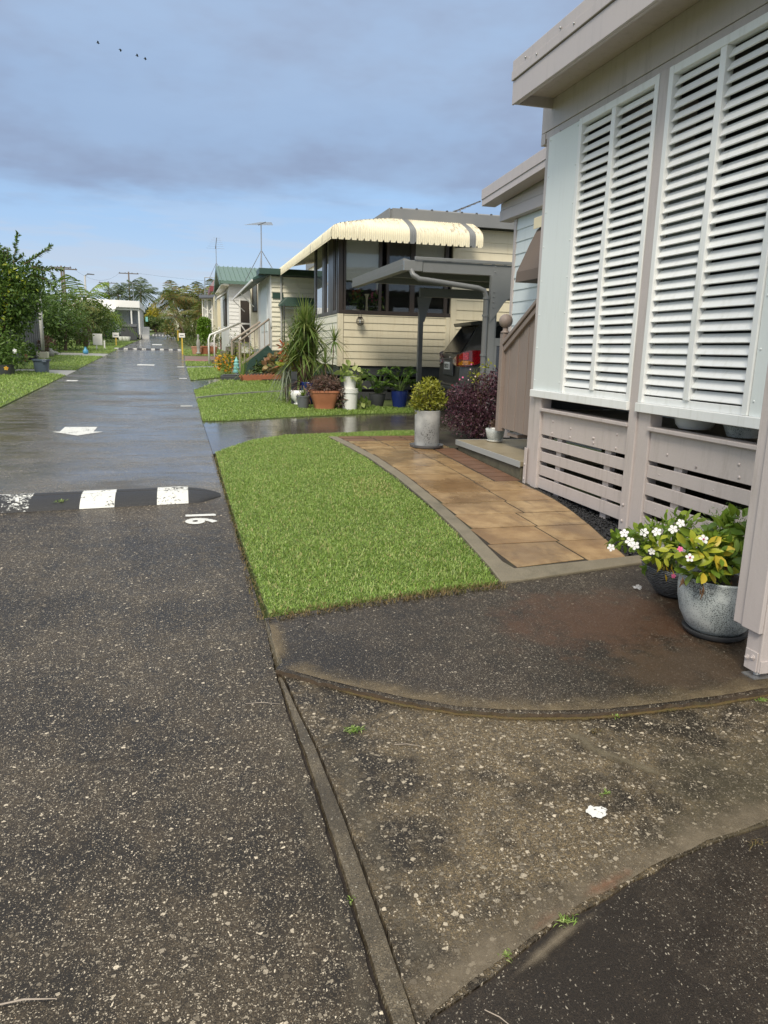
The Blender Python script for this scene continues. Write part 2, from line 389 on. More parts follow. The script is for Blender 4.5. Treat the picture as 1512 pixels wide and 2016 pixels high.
    if wet:
        y0, y1, thr, amt, rmin = wet
        wn = noise(nt, scaled(nt, flat, (.35, .8, 1)), 1.5, 6.0, .62); wn2 = noise(nt, scaled(nt, flat, (.5, 1.6, 1)), 4.0, 4.0, .6)
        wv_ = ma(nt, 'ADD', ma(nt, 'MULTIPLY', wn, .7), ma(nt, 'MULTIPLY', wn2, .3))
        w = ma(nt, 'MULTIPLY', sstep(nt, sy, y0, y1, 0, 1), sstep(nt, wv_, thr-.07, thr+.10))
        w = ma(nt, 'MULTIPLY', w, amt)
        if y0 > 0: col = mixc(nt, sstep(nt, sy, y0+.1, y0+.7, 0, .30), col, (.20, .185, .16))  # greyer concrete past the bump, paled further in place of wet sky sheen
        brk = sstep(nt, ma(nt, 'ADD', noise(nt, scaled(nt, flat, (1.0, 1.6, 1)), 75, 3.0, .7), ma(nt, 'MULTIPLY', ma(nt, 'SUBTRACT', wn2, .5), .9)), .46, .62, 1.0, .45)
        w = ma(nt, 'MULTIPLY', w, brk)
        col = mixc(nt, w, col, mixc(nt, 1.0, col, (wetcol, wetcol, wetcol), 'MULTIPLY'))
        rg = nd(nt, 'ShaderNodeMix', {0: w, 2: rg, 3: rmin}).outputs[0]; bs = ma(nt, 'MULTIPLY', ma(nt, 'SUBTRACT', 1.0, ma(nt, 'MULTIPLY', w, .93)), bump)
    nt.links.new(col, b.inputs['Base Color']); nt.links.new(rg, b.inputs['Roughness'])
    if wet: b.inputs['IOR'].default_value = 1.62
    if wet: nt.links.new(ma(nt, 'ADD', .24, ma(nt, 'MULTIPLY', w, .60)), b.inputs['Specular IOR Level'])
    else: b.inputs['Specular IOR Level'].default_value = .36
    bp = nd(nt, 'ShaderNodeBump', {'Height': hsum, 'Strength': bs, 'Distance': .010}); nt.links.new(bp.outputs[0], b.inputs['Normal'])
    return m
def decal(name, col, col2, soft=.35, nscale=14.0, amt=1.0, rough=.6):     # a smear on the slab: worn away by noise towards its own rim (uv v across)
    m, nt, b = newmat(name); p = coords(nt); uv = nd(nt, 'ShaderNodeUVMap').outputs[0]
    u, v, _ = nd(nt, 'ShaderNodeSeparateXYZ', {0: uv}).outputs
    d = ma(nt, 'ADD', v, ma(nt, 'MULTIPLY', ma(nt, 'SUBTRACT', noise(nt, p, nscale, 6.0, .7), .5), 1.5))
    a = sstep(nt, d, 1.0-soft*.2, 1.0-soft*1.6, 0, amt)
    nt.links.new(mixc(nt, noise(nt, p, 22, 5.0), col, col2), b.inputs['Base Color']); b.inputs['Roughness'].default_value = rough
    nt.links.new(a, b.inputs['Alpha']); return m

M = {}
M['mauve'] = paint('mauve_paint', (.51, .455, .435), .42, .08, 2.0, .15, (.33, .29, .26), .6, .12, 45, streak=True)
M['mauve_metal'] = paint('mauve_metal', (.48, .43, .42), .38, .05, 3.0, 0, (.33, .30, .29), .4, streak=True)
M['white'] = paint('white_louvre_paint', (.80, .81, .80), .38, .04, 3.0, .06, (.56, .56, .50), .45, streak=True)
M['white_sheet'] = paint('white_sheet', (.72, .76, .75), .4, .03, 1.5, .05, (.58, .60, .58), .3, streak=True)
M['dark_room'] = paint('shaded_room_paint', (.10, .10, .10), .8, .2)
M['floor_ply'] = paint('deck_board', (.24, .20, .15), .7, .2, 6)
M['brown_paint'] = paint('brown_stair_paint', (.27, .215, .185), .5, .08, 3, .2, (.18, .14, .12), .4, .15, 40, streak=True)
M['canvas_brown'] = paint('brown_canvas', (.15, .115, .095), .85, .1, 4, .3)
M['cream_trim'] = paint('cream_trim', (.72, .64, .44), .5, .05)
M['pale_siding'] = paint('pale_siding', (.60, .66, .68), .45, .04, 3, 0, (.45, .48, .48), .3, streak=True)
M['cream_siding'] = paint('cream_siding', (.70, .63, .465), .42, .06, 2.5, .06, (.50, .41, .25), .4, .1, 30, streak=True)
M['cream_white'] = paint('off_white_siding', (.78, .74, .60), .45, .05, 2.5, .05, (.58, .53, .40), .35, streak=True)
M['yellow_siding'] = paint('pale_yellow_siding', (.72, .62, .42), .45, .05, 2, .05)
M['white_wall'] = paint('white_wall', (.76, .76, .74), .5, .05, 2, .05, (.6, .6, .56), .3, streak=True)
M['grey_steel'] = paint('grey_painted_steel', (.19, .195, .195), .38, .10, 3, .08, (.10, .10, .10), .3)
M['grey_roof'] = paint('grey_roof_sheet', (.19, .192, .192), .5, .12, 3, .1, (.2, .19, .17), .4)
M['grey_pipe'] = paint('grey_pipe', (.16, .163, .163), .35, .06)
M['dark_frame'] = paint('dark_bronze_frame', (.045, .035, .03), .35, .15)
M['dark_boards'] = paint('charcoal_boards', (.055, .058, .062), .6, .15, 4, .2)
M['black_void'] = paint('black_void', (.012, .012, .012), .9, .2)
M['dkgreen'] = paint('dark_green_paint', (.028, .065, .05), .45, .15, 3, .1)
M['green_roof'] = paint('green_roof_sheet', (.11, .18, .14), .42, .08, 2, .05)
M['burgundy'] = paint('burgundy_paint', (.22, .045, .05), .45, .1)
M['red_roof'] = paint('dull_red_roof', (.20, .13, .13), .5, .12)
M['steel'] = paint('galvanised_steel', (.45, .45, .45), .35, .1, 20, .2, metal=.8)
M['chrome'] = paint('chrome', (.75, .75, .75), .1, .02, metal=1.0)
M['white_metal'] = paint('white_metal', (.78, .77, .74), .35, .05)
M['timber_rail'] = paint('weathered_rail', (.36, .30, .24), .6, .15, 6, .2)
M['concrete'] = paint('weathered_concrete', (.215, .185, .130), .6, .28, 6, .5, (.095, .085, .055), .8, .5, 45)
M['concrete_step'] = paint('damp_step_concrete', (.30, .25, .165), .45, .25, 4, .3, (.16, .13, .08), .6, .25, 30)
M['step_face'] = paint('mossy_step_face', (.13, .115, .075), .75, .45, 12, .5, (.04, .045, .022), .9, .6, 25)
M['metal_edge'] = paint('step_nosing', (.34, .35, .34), .4, .15)
M['soil'] = paint('potting_soil', (.035, .026, .02), .9, .3, 30, .4, None, 0, .6, 60)
M['earth'] = paint('damp_earth', (.035, .027, .017), .85, .35, 8, .5, (.05, .07, .02), .6, .4, 30)
M['turf'] = paint('turf_thatch', (.10, .14, .035), .9, .3, 5, .5, (.09, .07, .03), .7, .3, 40)
M['terracotta'] = paint('terracotta', (.42, .165, .085), .6, .12, 6, .1, (.30, .14, .09), .5)
M['terra_pale'] = paint('pale_terracotta', (.46, .24, .16), .65, .12, 6)
M['brick_red'] = paint('red_brick', (.34, .12, .06), .75, .2, 10, .2, (.2, .08, .05), .5, .3)
M['white_plastic'] = paint('white_plastic', (.80, .80, .76), .35, .04, 3, 0, (.55, .53, .45), .35)
M['black_plastic'] = paint('charcoal_plastic', (.055, .058, .062), .4, .15)
M['grey_plastic'] = paint('grey_plastic', (.12, .125, .135), .45, .1)
M['tub_blue'] = paint('slate_blue_plastic', (.075, .10, .135), .35, .1, 4)
M['blue_glaze'] = paint('blue_glaze', (.012, .025, .13), .15, .2, 5)
M['aqua'] = paint('aqua_paint', (.22, .50, .48), .45, .1)
M['blue_plastic'] = paint('light_blue_plastic', (.08, .30, .48), .4, .1)
M['yellow_paint'] = paint('yellow_paint', (.60, .42, .06), .5, .1)
M['bark'] = paint('bark', (.12, .09, .06), .85, .3, 12, .3, None, 0, .6, 30)
M['wood_pole'] = paint('grey_wood_pole', (.14, .115, .095), .8, .15, 8)
M['cable'] = paint('dark_cable', (.03, .03, .03), .6, .1)
M['zinc_post'] = paint('pale_galv_post', (.42, .42, .40), .45, .1)
M['red_paint_path'] = paint('red_painted_path', (.30, .09, .11), .55, .15, 3, .2)
M['brick_path'] = paint('brick_path', (.20, .13, .10), .6, .25, 8, .4)
M['bird'] = paint('dark_feathers', (.03, .03, .035), .7, .1)
M['rust_concrete'] = paint('grey_kerb', (.30, .30, .27), .5, .15, 6, .3)
M['blind'] = paint('roller_blind', (.80, .80, .74), .8, .03)
M['blind_dark'] = paint('dark_blind', (.10, .10, .10), .8, .06)
# pots with a speckled stone glaze
def speckle(name, base, dark, sc=220, thr=.5, rough=.45, pale=(.56, .58, .56)):
    m, nt, b = newmat(name); p = coords(nt); n = noise(nt, p, sc, 3.0, .7); l = noise(nt, p, 4.5, 3.0, .5)
    c = mixc(nt, sstep(nt, l, .42, .68), base, pale); c = mixc(nt, sstep(nt, ma(nt, 'ADD', n, ma(nt, 'MULTIPLY', ma(nt, 'SUBTRACT', .5, l), .5)), thr, thr+.07), c, dark)
    nt.links.new(c, b.inputs['Base Color']); b.inputs['Roughness'].default_value = rough
    bp = nd(nt, 'ShaderNodeBump', {'Height': n, 'Strength': .25, 'Distance': .004}); nt.links.new(bp.outputs[0], b.inputs['Normal']); return m
M['speckle'] = speckle('speckled_grey_glaze', (.34, .375, .375), (.035, .04, .04), 190, .53)
M['zinc'] = speckle('mottled_grey_pot', (.27, .275, .275), (.05, .05, .05), 60, .61, .5, (.44, .44, .43))
M['woven'] = None
def ribbed(name, base, hi):
    m, nt, b = newmat(name); p = coords(nt)
    n = nd(nt, 'ShaderNodeTexWave', {'Vector': scaled(nt, p, (1, 1, 1.7)), 'Scale': 17.0, 'Distortion': 7.0, 'Detail': 2.0, 'Detail Scale': 1.4}, bands_direction='Z').outputs['Fac']
    nt.links.new(mixc(nt, sstep(nt, n, .55, .95), base, hi), b.inputs['Base Color']); b.inputs['Roughness'].default_value = .35
    bp = nd(nt, 'ShaderNodeBump', {'Height': n, 'Strength': .5, 'Distance': .006}); nt.links.new(bp.outputs[0], b.inputs['Normal']); return m
M['woven'] = ribbed('ribbed_dark_pot', (.022, .026, .032), (.16, .17, .18))
# weathered white road paint, worn through to the surface below
def worn_paint(name, col, wear=.5, sc=40.0):
    m, nt, b = newmat(name); p = coords(nt)
    n = ma(nt, 'ADD', ma(nt, 'MULTIPLY', noise(nt, p, sc, 5.0, .7), .65), ma(nt, 'MULTIPLY', noise(nt, p, 7.0, 3.0), .35))
    nt.links.new(mixc(nt, noise(nt, p, 5, 3.0), tuple(x*.85 for x in col), col), b.inputs['Base Color']); b.inputs['Roughness'].default_value = .5
    nt.links.new(sstep(nt, n, wear-.02, wear-.10), b.inputs['Alpha']); return m
M['road_paint'] = worn_paint('worn_white_road_paint', (.70, .70, .66), .635)
M['road_paint_worn'] = worn_paint('worn_out_white_road_paint', (.70, .70, .66), .53)
M['dull_paint'] = worn_paint('dull_road_paint', (.46, .45, .42), .62, 25.0)
M['rubber_black'] = paint('bump_bitumen', (.022, .022, .024), .55, .3, 12, .4, (.05, .045, .04), .4, .7, 90)
# glass
def glass(name, tint=(.02, .022, .025), rough=.02, see=.55):
    m, nt, b = newmat(name); b.inputs['Base Color'].default_value = c4(tint); b.inputs['Roughness'].default_value = rough
    t = nd(nt, 'ShaderNodeBsdfTransparent', {'Color': (.95, .96, .95, 1)}); fr = nd(nt, 'ShaderNodeFresnel', {'IOR': 1.5})
    g = nd(nt, 'ShaderNodeBsdfGlossy', {'Color': (1, 1, 1, 1), 'Roughness': rough})
    base = nd(nt, 'ShaderNodeMixShader', {0: see, 1: b.outputs[0], 2: t.outputs[0]})
    f2 = ma(nt, 'MULTIPLY', fr, 1.0, clamp=True)
    x = nd(nt, 'ShaderNodeMixShader', {0: f2, 1: base.outputs[0], 2: g.outputs[0]})
    nt.links.new(x.outputs[0], nt.nodes['Material Output'].inputs[0]); return m
M['glass'] = glass('window_glass', see=.93)
M['glass_dark'] = glass('dark_window_glass', see=.25)
M['glass_mirror'] = glass('tinted_reflective_glass', (.10, .12, .14), .01, .05)
# car
m, nt, b = newmat('dark_car_paint'); b.inputs['Base Color'].default_value = (.035, .034, .030, 1); b.inputs['Metallic'].default_value = .0; b.inputs['Roughness'].default_value = .4; b.inputs['Coat Weight'].default_value = .35; b.inputs['Coat Roughness'].default_value = .05; M['car'] = m
def lens(name, c):
    m, nt, b = newmat(name); p = coords(nt)
    v = nd(nt, 'ShaderNodeTexVoronoi', {'Vector': p, 'Scale': 60.0}).outputs['Distance']
    nt.links.new(mixc(nt, sstep(nt, v, .1, .6), c, tuple(x*.35 for x in c)), b.inputs['Base Color']); b.inputs['Roughness'].default_value = .08; b.inputs['Coat Weight'].default_value = 1.0; return m
M['lens_red'] = lens('red_lamp_lens', (.85, .02, .03)); M['lens_dkred'] = lens('dark_red_lamp_lens', (.30, .006, .012)); M['lens_amber'] = lens('amber_lamp_lens', (.85, .30, .015)); M['lens_clear'] = lens('clear_lamp_lens', (.80, .74, .68))
m, nt, b = newmat('tinted_car_glass'); b.inputs['Base Color'].default_value = (.012, .013, .014, 1); b.inputs['Roughness'].default_value = .12; b.inputs['Specular IOR Level'].default_value = .12; M['car_glass'] = m
M['tyre'] = paint('tyre_rubber', (.02, .02, .02), .8, .2)
# leaves
M['grass'] = leafmat('buffalo_grass', [(.065, .13, .018), (.175, .295, .045), (.28, .40, .085), (.48, .56, .22)], .38, .3, .15)
M['grass_dry'] = leafmat('dry_grass', [(.14, .09, .035), (.22, .16, .07), (.10, .11, .03)], .7, .2)
M['hedge'] = leafmat('glossy_dark_leaves', [(.04, .085, .018), (.085, .155, .03), (.15, .235, .05), (.11, .18, .04)], .38, .25)
M['hedge2'] = leafmat('mixed_hedge_leaves', [(.045, .08, .02), (.09, .145, .034), (.19, .22, .055), (.065, .11, .027)], .4, .25)
M['lime'] = leafmat('lime_leaves', [(.14, .16, .018), (.28, .29, .03), (.36, .34, .05), (.20, .23, .03)], .4, .25)
M['purple'] = leafmat('dark_purple_leaves', [(.035, .014, .024), (.085, .032, .048), (.15, .062, .085), (.06, .026, .034)], .32, .15)
M['purple_thin'] = leafmat('bronze_leaves', [(.10, .05, .035), (.16, .09, .07), (.05, .025, .02), (.22, .16, .12)], .45, .15)
M['dracaena'] = leafmat('strap_leaves', [(.07, .13, .025), (.13, .21, .045), (.21, .28, .08), (.25, .27, .10)], .4, .25)
M['palm'] = leafmat('palm_leaves', [(.05, .08, .035), (.09, .13, .055), (.13, .17, .075)], .45, .2)
M['palm_gold'] = leafmat('golden_palm_leaves', [(.09, .14, .035), (.15, .20, .05), (.22, .22, .06), (.32, .19, .06), (.12, .17, .04)], .45, .2)
M['fresh'] = leafmat('fresh_green_leaves', [(.065, .125, .018), (.15, .24, .03), (.27, .35, .05)], .4, .25)
M['philo'] = leafmat('philodendron_leaves', [(.045, .11, .018), (.09, .18, .03), (.18, .27, .05)], .38, .25)
M['pothos'] = leafmat('pale_variegated_leaves', [(.28, .36, .10), (.45, .48, .20), (.16, .28, .05)], .4, .25)
M['yellow_leaf'] = leafmat('yellowing_leaves', [(.55, .42, .03), (.62, .50, .06), (.50, .32, .03)], .4, .25)
M['yellowgreen'] = leafmat('yellow_green_leaves', [(.28, .34, .03), (.46, .47, .05), (.19, .28, .03)], .4, .25)
M['brown_leaf'] = leafmat('withered_leaves', [(.14, .075, .035), (.22, .12, .06), (.09, .05, .03)], .7, .1)
M['croton'] = leafmat('red_orange_leaves', [(.42, .03, .02), (.60, .14, .03), (.25, .03, .05), (.30, .22, .03)], .4, .2)
M['caladium'] = leafmat('pink_green_leaves', [(.30, .12, .10), (.10, .16, .05), (.38, .20, .12), (.42, .36, .14)], .45, .2)
M['silver'] = leafmat('silver_green_leaves', [(.20, .23, .17), (.28, .31, .24), (.14, .17, .11)], .6, .15)
M['topiary'] = leafmat('clipped_bright_leaves', [(.08, .17, .012), (.14, .26, .02), (.19, .31, .03)], .42, .2)
M['far_leaf'] = leafmat('far_tree_leaves', [(.035, .06, .03), (.06, .09, .045), (.05, .08, .035)], .5, .2)
M['yellow_tree'] = leafmat('yellow_tree_leaves', [(.45, .36, .03), (.55, .46, .06), (.30, .28, .03)], .45, .25)
M['orange_fl'] = leafmat('orange_petals', [(.60, .16, .02), (.65, .32, .02), (.60, .42, .03)], .5, .25, 0)
M['white_fl'] = leafmat('white_petals', [(.80, .78, .78), (.86, .85, .85)], .5, .2, 0)
M['pink_fl'] = leafmat('pink_petals', [(.75, .10, .28), (.80, .16, .36)], .5, .2, 0)
M['pale_pink'] = leafmat('pale_pink_petals', [(.70, .45, .50), (.75, .55, .58)], .5, .2, 0)
M['eye_pink'] = paint('flower_eye', (.45, .03, .12), .5)
M['stem'] = paint('green_stem', (.09, .14, .03), .5, .2)
M['stem_brown'] = paint('brown_stem', (.13, .09, .055), .7, .2)
M['pebble'] = leafmat('black_gravel', [(.010, .010, .011), (.022, .022, .024), (.04, .04, .042)], .45, 0, 0)
M['white_stone'] = paint('white_pebble', (.72, .70, .66), .5, .08)

# ------------------------------------------------------------------ ground, road and slabs
STONE_LO, STONE_HI = (.085, .078, .068), (.50, .47, .41)
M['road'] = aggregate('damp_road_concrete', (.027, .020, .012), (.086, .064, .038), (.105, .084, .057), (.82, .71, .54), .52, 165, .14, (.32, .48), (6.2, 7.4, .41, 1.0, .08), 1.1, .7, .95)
M['apron'] = aggregate('coarse_apron_concrete', (.026, .019, .011), (.245, .183, .100), (.092, .075, .052), (.70, .60, .45), .60, 135, .36, (.36, .55), None, 1.3, .75,
                       stain=[(2.05, 1.75, .7, .5, (.10, .085, .05), .5)])
M['apron_dark'] = aggregate('dark_apron_concrete', (.024, .017, .011), (.050, .037, .024), (.040, .031, .022), (.42, .37, .29), .22, 170, 0, (.45, .62), None, 1.2, .55,
                            stain=[(1.75, 1.28, .35, .2, (.085, .03, .018), .6)])
M['apron_fine'] = aggregate('fine_apron_concrete', (.024, .018, .012), (.060, .045, .030), (.056, .045, .032), (.56, .49, .38), .40, 170, .06, (.34, .50), None, 1.2, .5,
                            stain=[(2.2, 3.35, .75, .5, (.085, .042, .022), .7), (2.3, 2.75, .6, .3, (.07, .045, .026), .7)])
M['slab_rim'] = aggregate('worn_slab_rim', (.15, .125, .08), (.25, .21, .14), (.2, .18, .14), (.5, .47, .4), .25, 110, 0, (.45, .65), None, 4.0, .6)
M['rim_face'] = paint('mossy_broken_face', (.055, .035, .018), .8, .6, 26, .6, (.05, .055, .012), .8, .9, 40)
M['gutter'] = aggregate('silty_channel', (.085, .068, .044), (.185, .150, .098), (.12, .1, .07), (.45, .41, .33), .25, 170, 0, (.3, .5), None, 3.0, .6)
M['drive'] = aggregate('wet_drive_concrete', (.12, .105, .083), (.20, .172, .135), (.1, .09, .08), (.35, .33, .28), .2, 90, 0, (.12, .25), (-50, -49, .33, .97, .055), 1.0, .3, .7)
def paver_mat():
    m, nt, b = newmat('tan_pavers'); p = coords(nt); g = nd(nt, 'ShaderNodeNewGeometry').outputs['Random Per Island']
    sx, sy, sz = nd(nt, 'ShaderNodeSeparateXYZ', {0: p}).outputs
    n = noise(nt, p, 5.0, 6.0, .65); n2 = noise(nt, p, 200, 3.0, .7); n3 = noise(nt, p, 1.6, 4.0)
    c = mixc(nt, sstep(nt, n, .3, .72), (.25, .158, .074), (.49, .345, .180)); c = mixc(nt, sstep(nt, n3, .42, .66, 0, .8), c, (.165, .110, .062)); c = mixc(nt, sstep(nt, noise(nt, scaled(nt, p, (2.2, .8, 1)), 3.0, 6.0, .7), .52, .70, 0, .7), c, (.115, .080, .048))
    c = mixc(nt, ma(nt, 'MULTIPLY', g, .45), c, (.30, .165, .065)); c = mixc(nt, sstep(nt, n2, .4, .75, 0, .5), c, (.13, .085, .045))
    nt.links.new(c, b.inputs['Base Color'])
    w = ma(nt, 'ADD', sstep(nt, sy, 4.5, 8.5, .08, .30), sstep(nt, n3, .45, .62, 0, .18)); nt.links.new(ma(nt, 'SUBTRACT', .55, w), b.inputs['Roughness'])
    bp = nd(nt, 'ShaderNodeBump', {'Height': n2, 'Strength': .3, 'Distance': .003}); nt.links.new(bp.outputs[0], b.inputs['Normal']); return m
M['paver'] = paver_mat()
M['paver_red'] = paint('red_brick_paver', (.17, .088, .050), .42, .3, 6, .4, (.09, .06, .04), .6, .25, 60)

def jit(pts, step, amp, seed):                  # subdivide a polyline and roughen it a little
    r = random.Random(seed); out = []
    for a, b in zip(pts[:-1], pts[1:]):
        k = max(1, int(math.hypot(b[0]-a[0], b[1]-a[1])/step))
        for i in range(k):
            t = i/k; out.append((a[0]+(b[0]-a[0])*t+r.uniform(-amp, amp), a[1]+(b[1]-a[1])*t+r.uniform(-amp, amp)))
    out.append(tuple(pts[-1])); return out
gmb = MB(); ys = [-30, 0, 30, 60, 95, 160, 900]; xs = [-500, -60, 60, 500]
for y in ys:
    for x in xs: gmb.v.append((x, y, gz(y)-.05))
for i in range(len(ys)-1):
    for j in range(len(xs)-1): gmb.face((i*4+j, i*4+j+1, (i+1)*4+j+1, (i+1)*4+j))
struct('ground', gmb, M['turf'])

right_edge = [(.42, -4), (.40, 1.2), (.39, 1.63), (.375, 2.36), (.36, 2.76), (.355, 3.11), (.37, 3.68), (.34, 5.2), (.32, 6.8), (.30, 8.82), (.25, 11.8), (.235, 14), (.20, 17), (.15, 22), (.09, 33.5), (-.09, 38.8), (-.40, 55), (-.74, 72), (-1.0, 88)]
left_edge = [(-2.75, 88), (-2.72, 70), (-2.95, 50), (-3.05, 38), (-3.02, 25), (-2.97, 16), (-2.97, 8), (-3.0, -4)]
near_edge = jit(right_edge[:7], .035, .0035, 3)
mb = MB(); mb.prism(near_edge[:-1]+right_edge[6:]+left_edge, -.06, 0.0)
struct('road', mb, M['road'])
# shallow channel between the road slab and the aprons
chan = [(.42, -4), (.39, 1.2), (.385, 1.63), (.37, 2.36), (.355, 2.76), (.35, 3.11)]
chan_r = [(.49, -4), (.475, 1.2), (.47, 1.6), (.46, 2.05), (.44, 2.48), (.415, 2.75), (.39, 3.06), (.375, 3.12)]
mb = MB(); mb.prism([(.36, -4)]+[(.56, -4), (.56, 3.12), (.33, 3.12)], -.07, -.022)
struct('drain_channel', mb, M['soil'])
mb = MB(); r2 = jit(chan_r, .08, .004, 5); mid = [(.432, -4), (.413, 1.2), (.403, 1.63), (.389, 2.36), (.374, 2.76), (.363, 3.08)]
l2 = jit(mid, .035, .0025, 6)
o = len(mb.v)
for i in range(len(l2)):                        # raised silt lip along the channel
    x, y = l2[i]; xr = np.interp(y, [q[1] for q in chan_r], [q[0] for q in chan_r])
    zz = rnd.uniform(-.0015, .0015); mb.v += [(x, y, SL*y-.02), (x+.004, y, SL*y-.006+zz), (xr-.009, y, SL*y-.007+zz), (xr-.003, y, SL*y-.02)]
for i in range(len(l2)-1):
    for j in range(3): mb.face((o+i*4+j, o+i*4+j+1, o+i*4+4+j+1, o+i*4+4+j))
struct('channel_lip', mb, M['gutter'])
curve = [(.36, 3.11), (.55, 2.94), (.67, 2.85), (.86, 2.71), (1.05, 2.60), (1.24, 2.53), (1.45, 2.48), (1.67, 2.45), (1.91, 2.45), (2.17, 2.45), (2.48, 2.47), (3.0, 2.52), (4.2, 2.6)]
joint = [(.47, 1.29), (.52, 1.32), (.67, 1.39), (.83, 1.46), (.95, 1.51), (1.12, 1.56), (1.31, 1.62), (1.55, 1.68), (1.81, 1.72), (2.4, 1.80), (4.2, 2.0)]
jr = jit(joint, .07, .008, 8)
low_curve = [(x, y+.03) for x, y in curve]
mb = MB(); mb.prism(jr+[(4.2, 2.63)]+low_curve[::-1][1:]+[(.392, 3.06)]+[q for q in chan_r[::-1][2:-1] if q[1] > 1.35], -.06, -.002)
struct('concrete_apron', mb, M['apron'])
mb = MB(); mb.prism([(.485, -4), (4.2, -4)]+[(x+.002, y-.006) for x, y in jr[::-1]], -.06, -.005)
struct('dark_concrete_apron', mb, M['apron_dark'])
mb = MB(); mb.prism([(x-.02, y-.03) for x, y in joint]+[(x, y+.03) for x, y in joint[::-1]], -.05, -.009); struct('crack_dirt', mb, M['soil'])
cr = jit(curve, .028, .007, 9)
back = [(4.2, 4.3), (3.10, 4.20), (1.86, 3.97), (1.2, 3.88), (.37, 3.70)]
mb = MB()
top_in = [(x+(.035 if x < .7 else 0), y+.055+.018*math.sin(x*9)+rnd.uniform(-.006, .006)) for x, y in cr]
n = len(cr); o = 0
for (x, y), (xi, yi) in zip(cr, top_in):
    ed = .0175+rnd.uniform(-.004, .001)
    mb.v += [(x, y, SL*y-.06), (x-.002, y-.002, SL*y-.002), (x, y+.001+rnd.uniform(0, .005), SL*y+ed*.85), (x+.002, y+.012+rnd.uniform(0, .008), SL*y+ed+.003), (xi, yi, SL*yi+.022)]
for i in range(n-1):
    for j in range(4): mb.face((i*5+j, (i+1)*5+j, (i+1)*5+j+1, i*5+j+1), 2 if j < 2 else 0)
o = len(mb.v); mb.v += [(x, y, SL*y+.022) for x, y in back]
mb.face([i*5+4 for i in range(n)]+[o+i for i in range(len(back))], 0)
bo = len(mb.v); mb.v += [(x, y, SL*y-.06) for x, y in back]
for i in range(len(back)-1): mb.face((o+i, o+i+1, bo+i+1, bo+i), 1)
mb.face((o+len(back)-1, 4, 0, bo+len(back)-1), 1)
struct('upper_slab', mb, [M['apron_fine'], M['slab_rim'], M['rim_face']])

# stains and mortar smears lying on the slabs (thin skins, edges eaten away by noise)
def smear(name, pts, w, mat, z=.004, inward=0):
    me = MB(); n = len(pts); uvs = []
    for i, (x, y) in enumerate(pts):
        a = Vector(pts[max(i-1, 0)]); b_ = Vector(pts[min(i+1, n-1)]); t = (b_-a).normalized(); s = Vector((-t.y, t.x)); ww = w[i] if isinstance(w, list) else w
        for k in ((0, .25, .5, .75, 1) if inward else (-1, -.5, 0, .5, 1)): me.v.append((x+s.x*ww*k, y+s.y*ww*k, SL*(y+s.y*ww*k)+z))
    for i in range(n-1):
        for j in range(4): me.face((i*5+j, i*5+j+1, (i+1)*5+j+1, (i+1)*5+j))
    m2 = me.mesh(name); uvl = m2.uv_layers.new(name='UVMap')
    for lp in m2.loops:
        i, k = divmod(lp.vertex_index, 5); e = 1.0 if i in (0, n-1) else 0.0
        uvl.data[lp.index].uv = (i/n, max((k/4-.1 if inward else abs(k-2)/2), e))
    return struct(name, m2, mat)
def sm_pts(p, step=.12, amp=.012, seed=1): return jit(p, step, amp, seed)
M['mortar'] = decal('mortar_smear', (.25, .20, .135), (.13, .105, .07), .9, 8, .85)
M['rimsmear'] = decal('pale_rim_smear', (.25, .19, .105), (.14, .105, .06), .95, 9, .8)
M['rustmark'] = decal('orange_rust_mark', (.26, .10, .05), (.18, .12, .07), .9, 22, .6)
M['siltmark'] = decal('silt_smear', (.16, .135, .095), (.09, .075, .05), 1.0, 8, .5)
M['dampmark'] = decal('dark_damp_edge', (.03, .026, .021), (.05, .042, .03), .8, 20, .6)
smear('mortar_joint', sm_pts([(x-.004, y+.012) for x, y in joint], .08, .004, 4), .17, M['mortar'], .003, 1)
smear('mortar_joint_lower', sm_pts([(x, y-.035) for x, y in joint[2:6]], .1, .012, 4), .03, M['mortar'], .003)
smear('rim_smear', sm_pts([(x+.003, y+.014) for x, y in curve[:-1]], .06, .003, 14), .15, M['rimsmear'], .0245, 1)
smear('rim_smear_side', sm_pts([(.385, 3.68), (.375, 3.4), (.375, 3.13)], .08, .003, 15), .10, M['rimsmear'], .0252, 1)
smear('rust_mark', sm_pts([(1.0, 1.555), (1.15, 1.595), (1.28, 1.64)], .06, .006, 5), .034, M['rustmark'], .007)
smear('rust_mark_upper', sm_pts([(.80, 1.47), (.88, 1.505), (.98, 1.54)], .06, .006, 5), .028, M['rustmark'], .007)
smear('silt_by_channel', sm_pts([(.365, 1.15), (.36, 1.5), (.345, 1.9), (.33, 2.3), (.325, 2.75)], .1, .008, 6), .045, M['siltmark'])
smear('silt_on_apron', sm_pts([(.53, 1.4), (.53, 1.8), (.51, 2.2), (.48, 2.6)], .1, .012, 7), .085, M['siltmark'])
smear('moss_line', sm_pts([(x, y-.012) for x, y in curve[1:-1]], .08, .004, 8), .022, decal('moss_line', (.14, .07, .03), (.075, .08, .02), .6, 40, .95), .002)
smear('slab_crack', sm_pts([(.52, 3.68), (.60, 3.60), (.565, 3.54), (.60, 3.49)], .03, .006, 9), .004, decal('crack', (.012, .011, .01), (.02, .018, .015), .5, 60, .9), .026)
smear('apron_crack', sm_pts([(.40, 2.47), (.55, 2.50), (.68, 2.60), (.82, 2.66)], .04, .012, 10), .012, M['dampmark'], .003)
smear('apron_crack_silt', sm_pts([(1.42, 2.40), (1.46, 2.25), (1.55, 2.12), (1.62, 2.0)], .05, .02, 10), .05, decal('silt_trail', (.17, .14, .09), (.12, .10, .06), .7, 14, .75), .003)
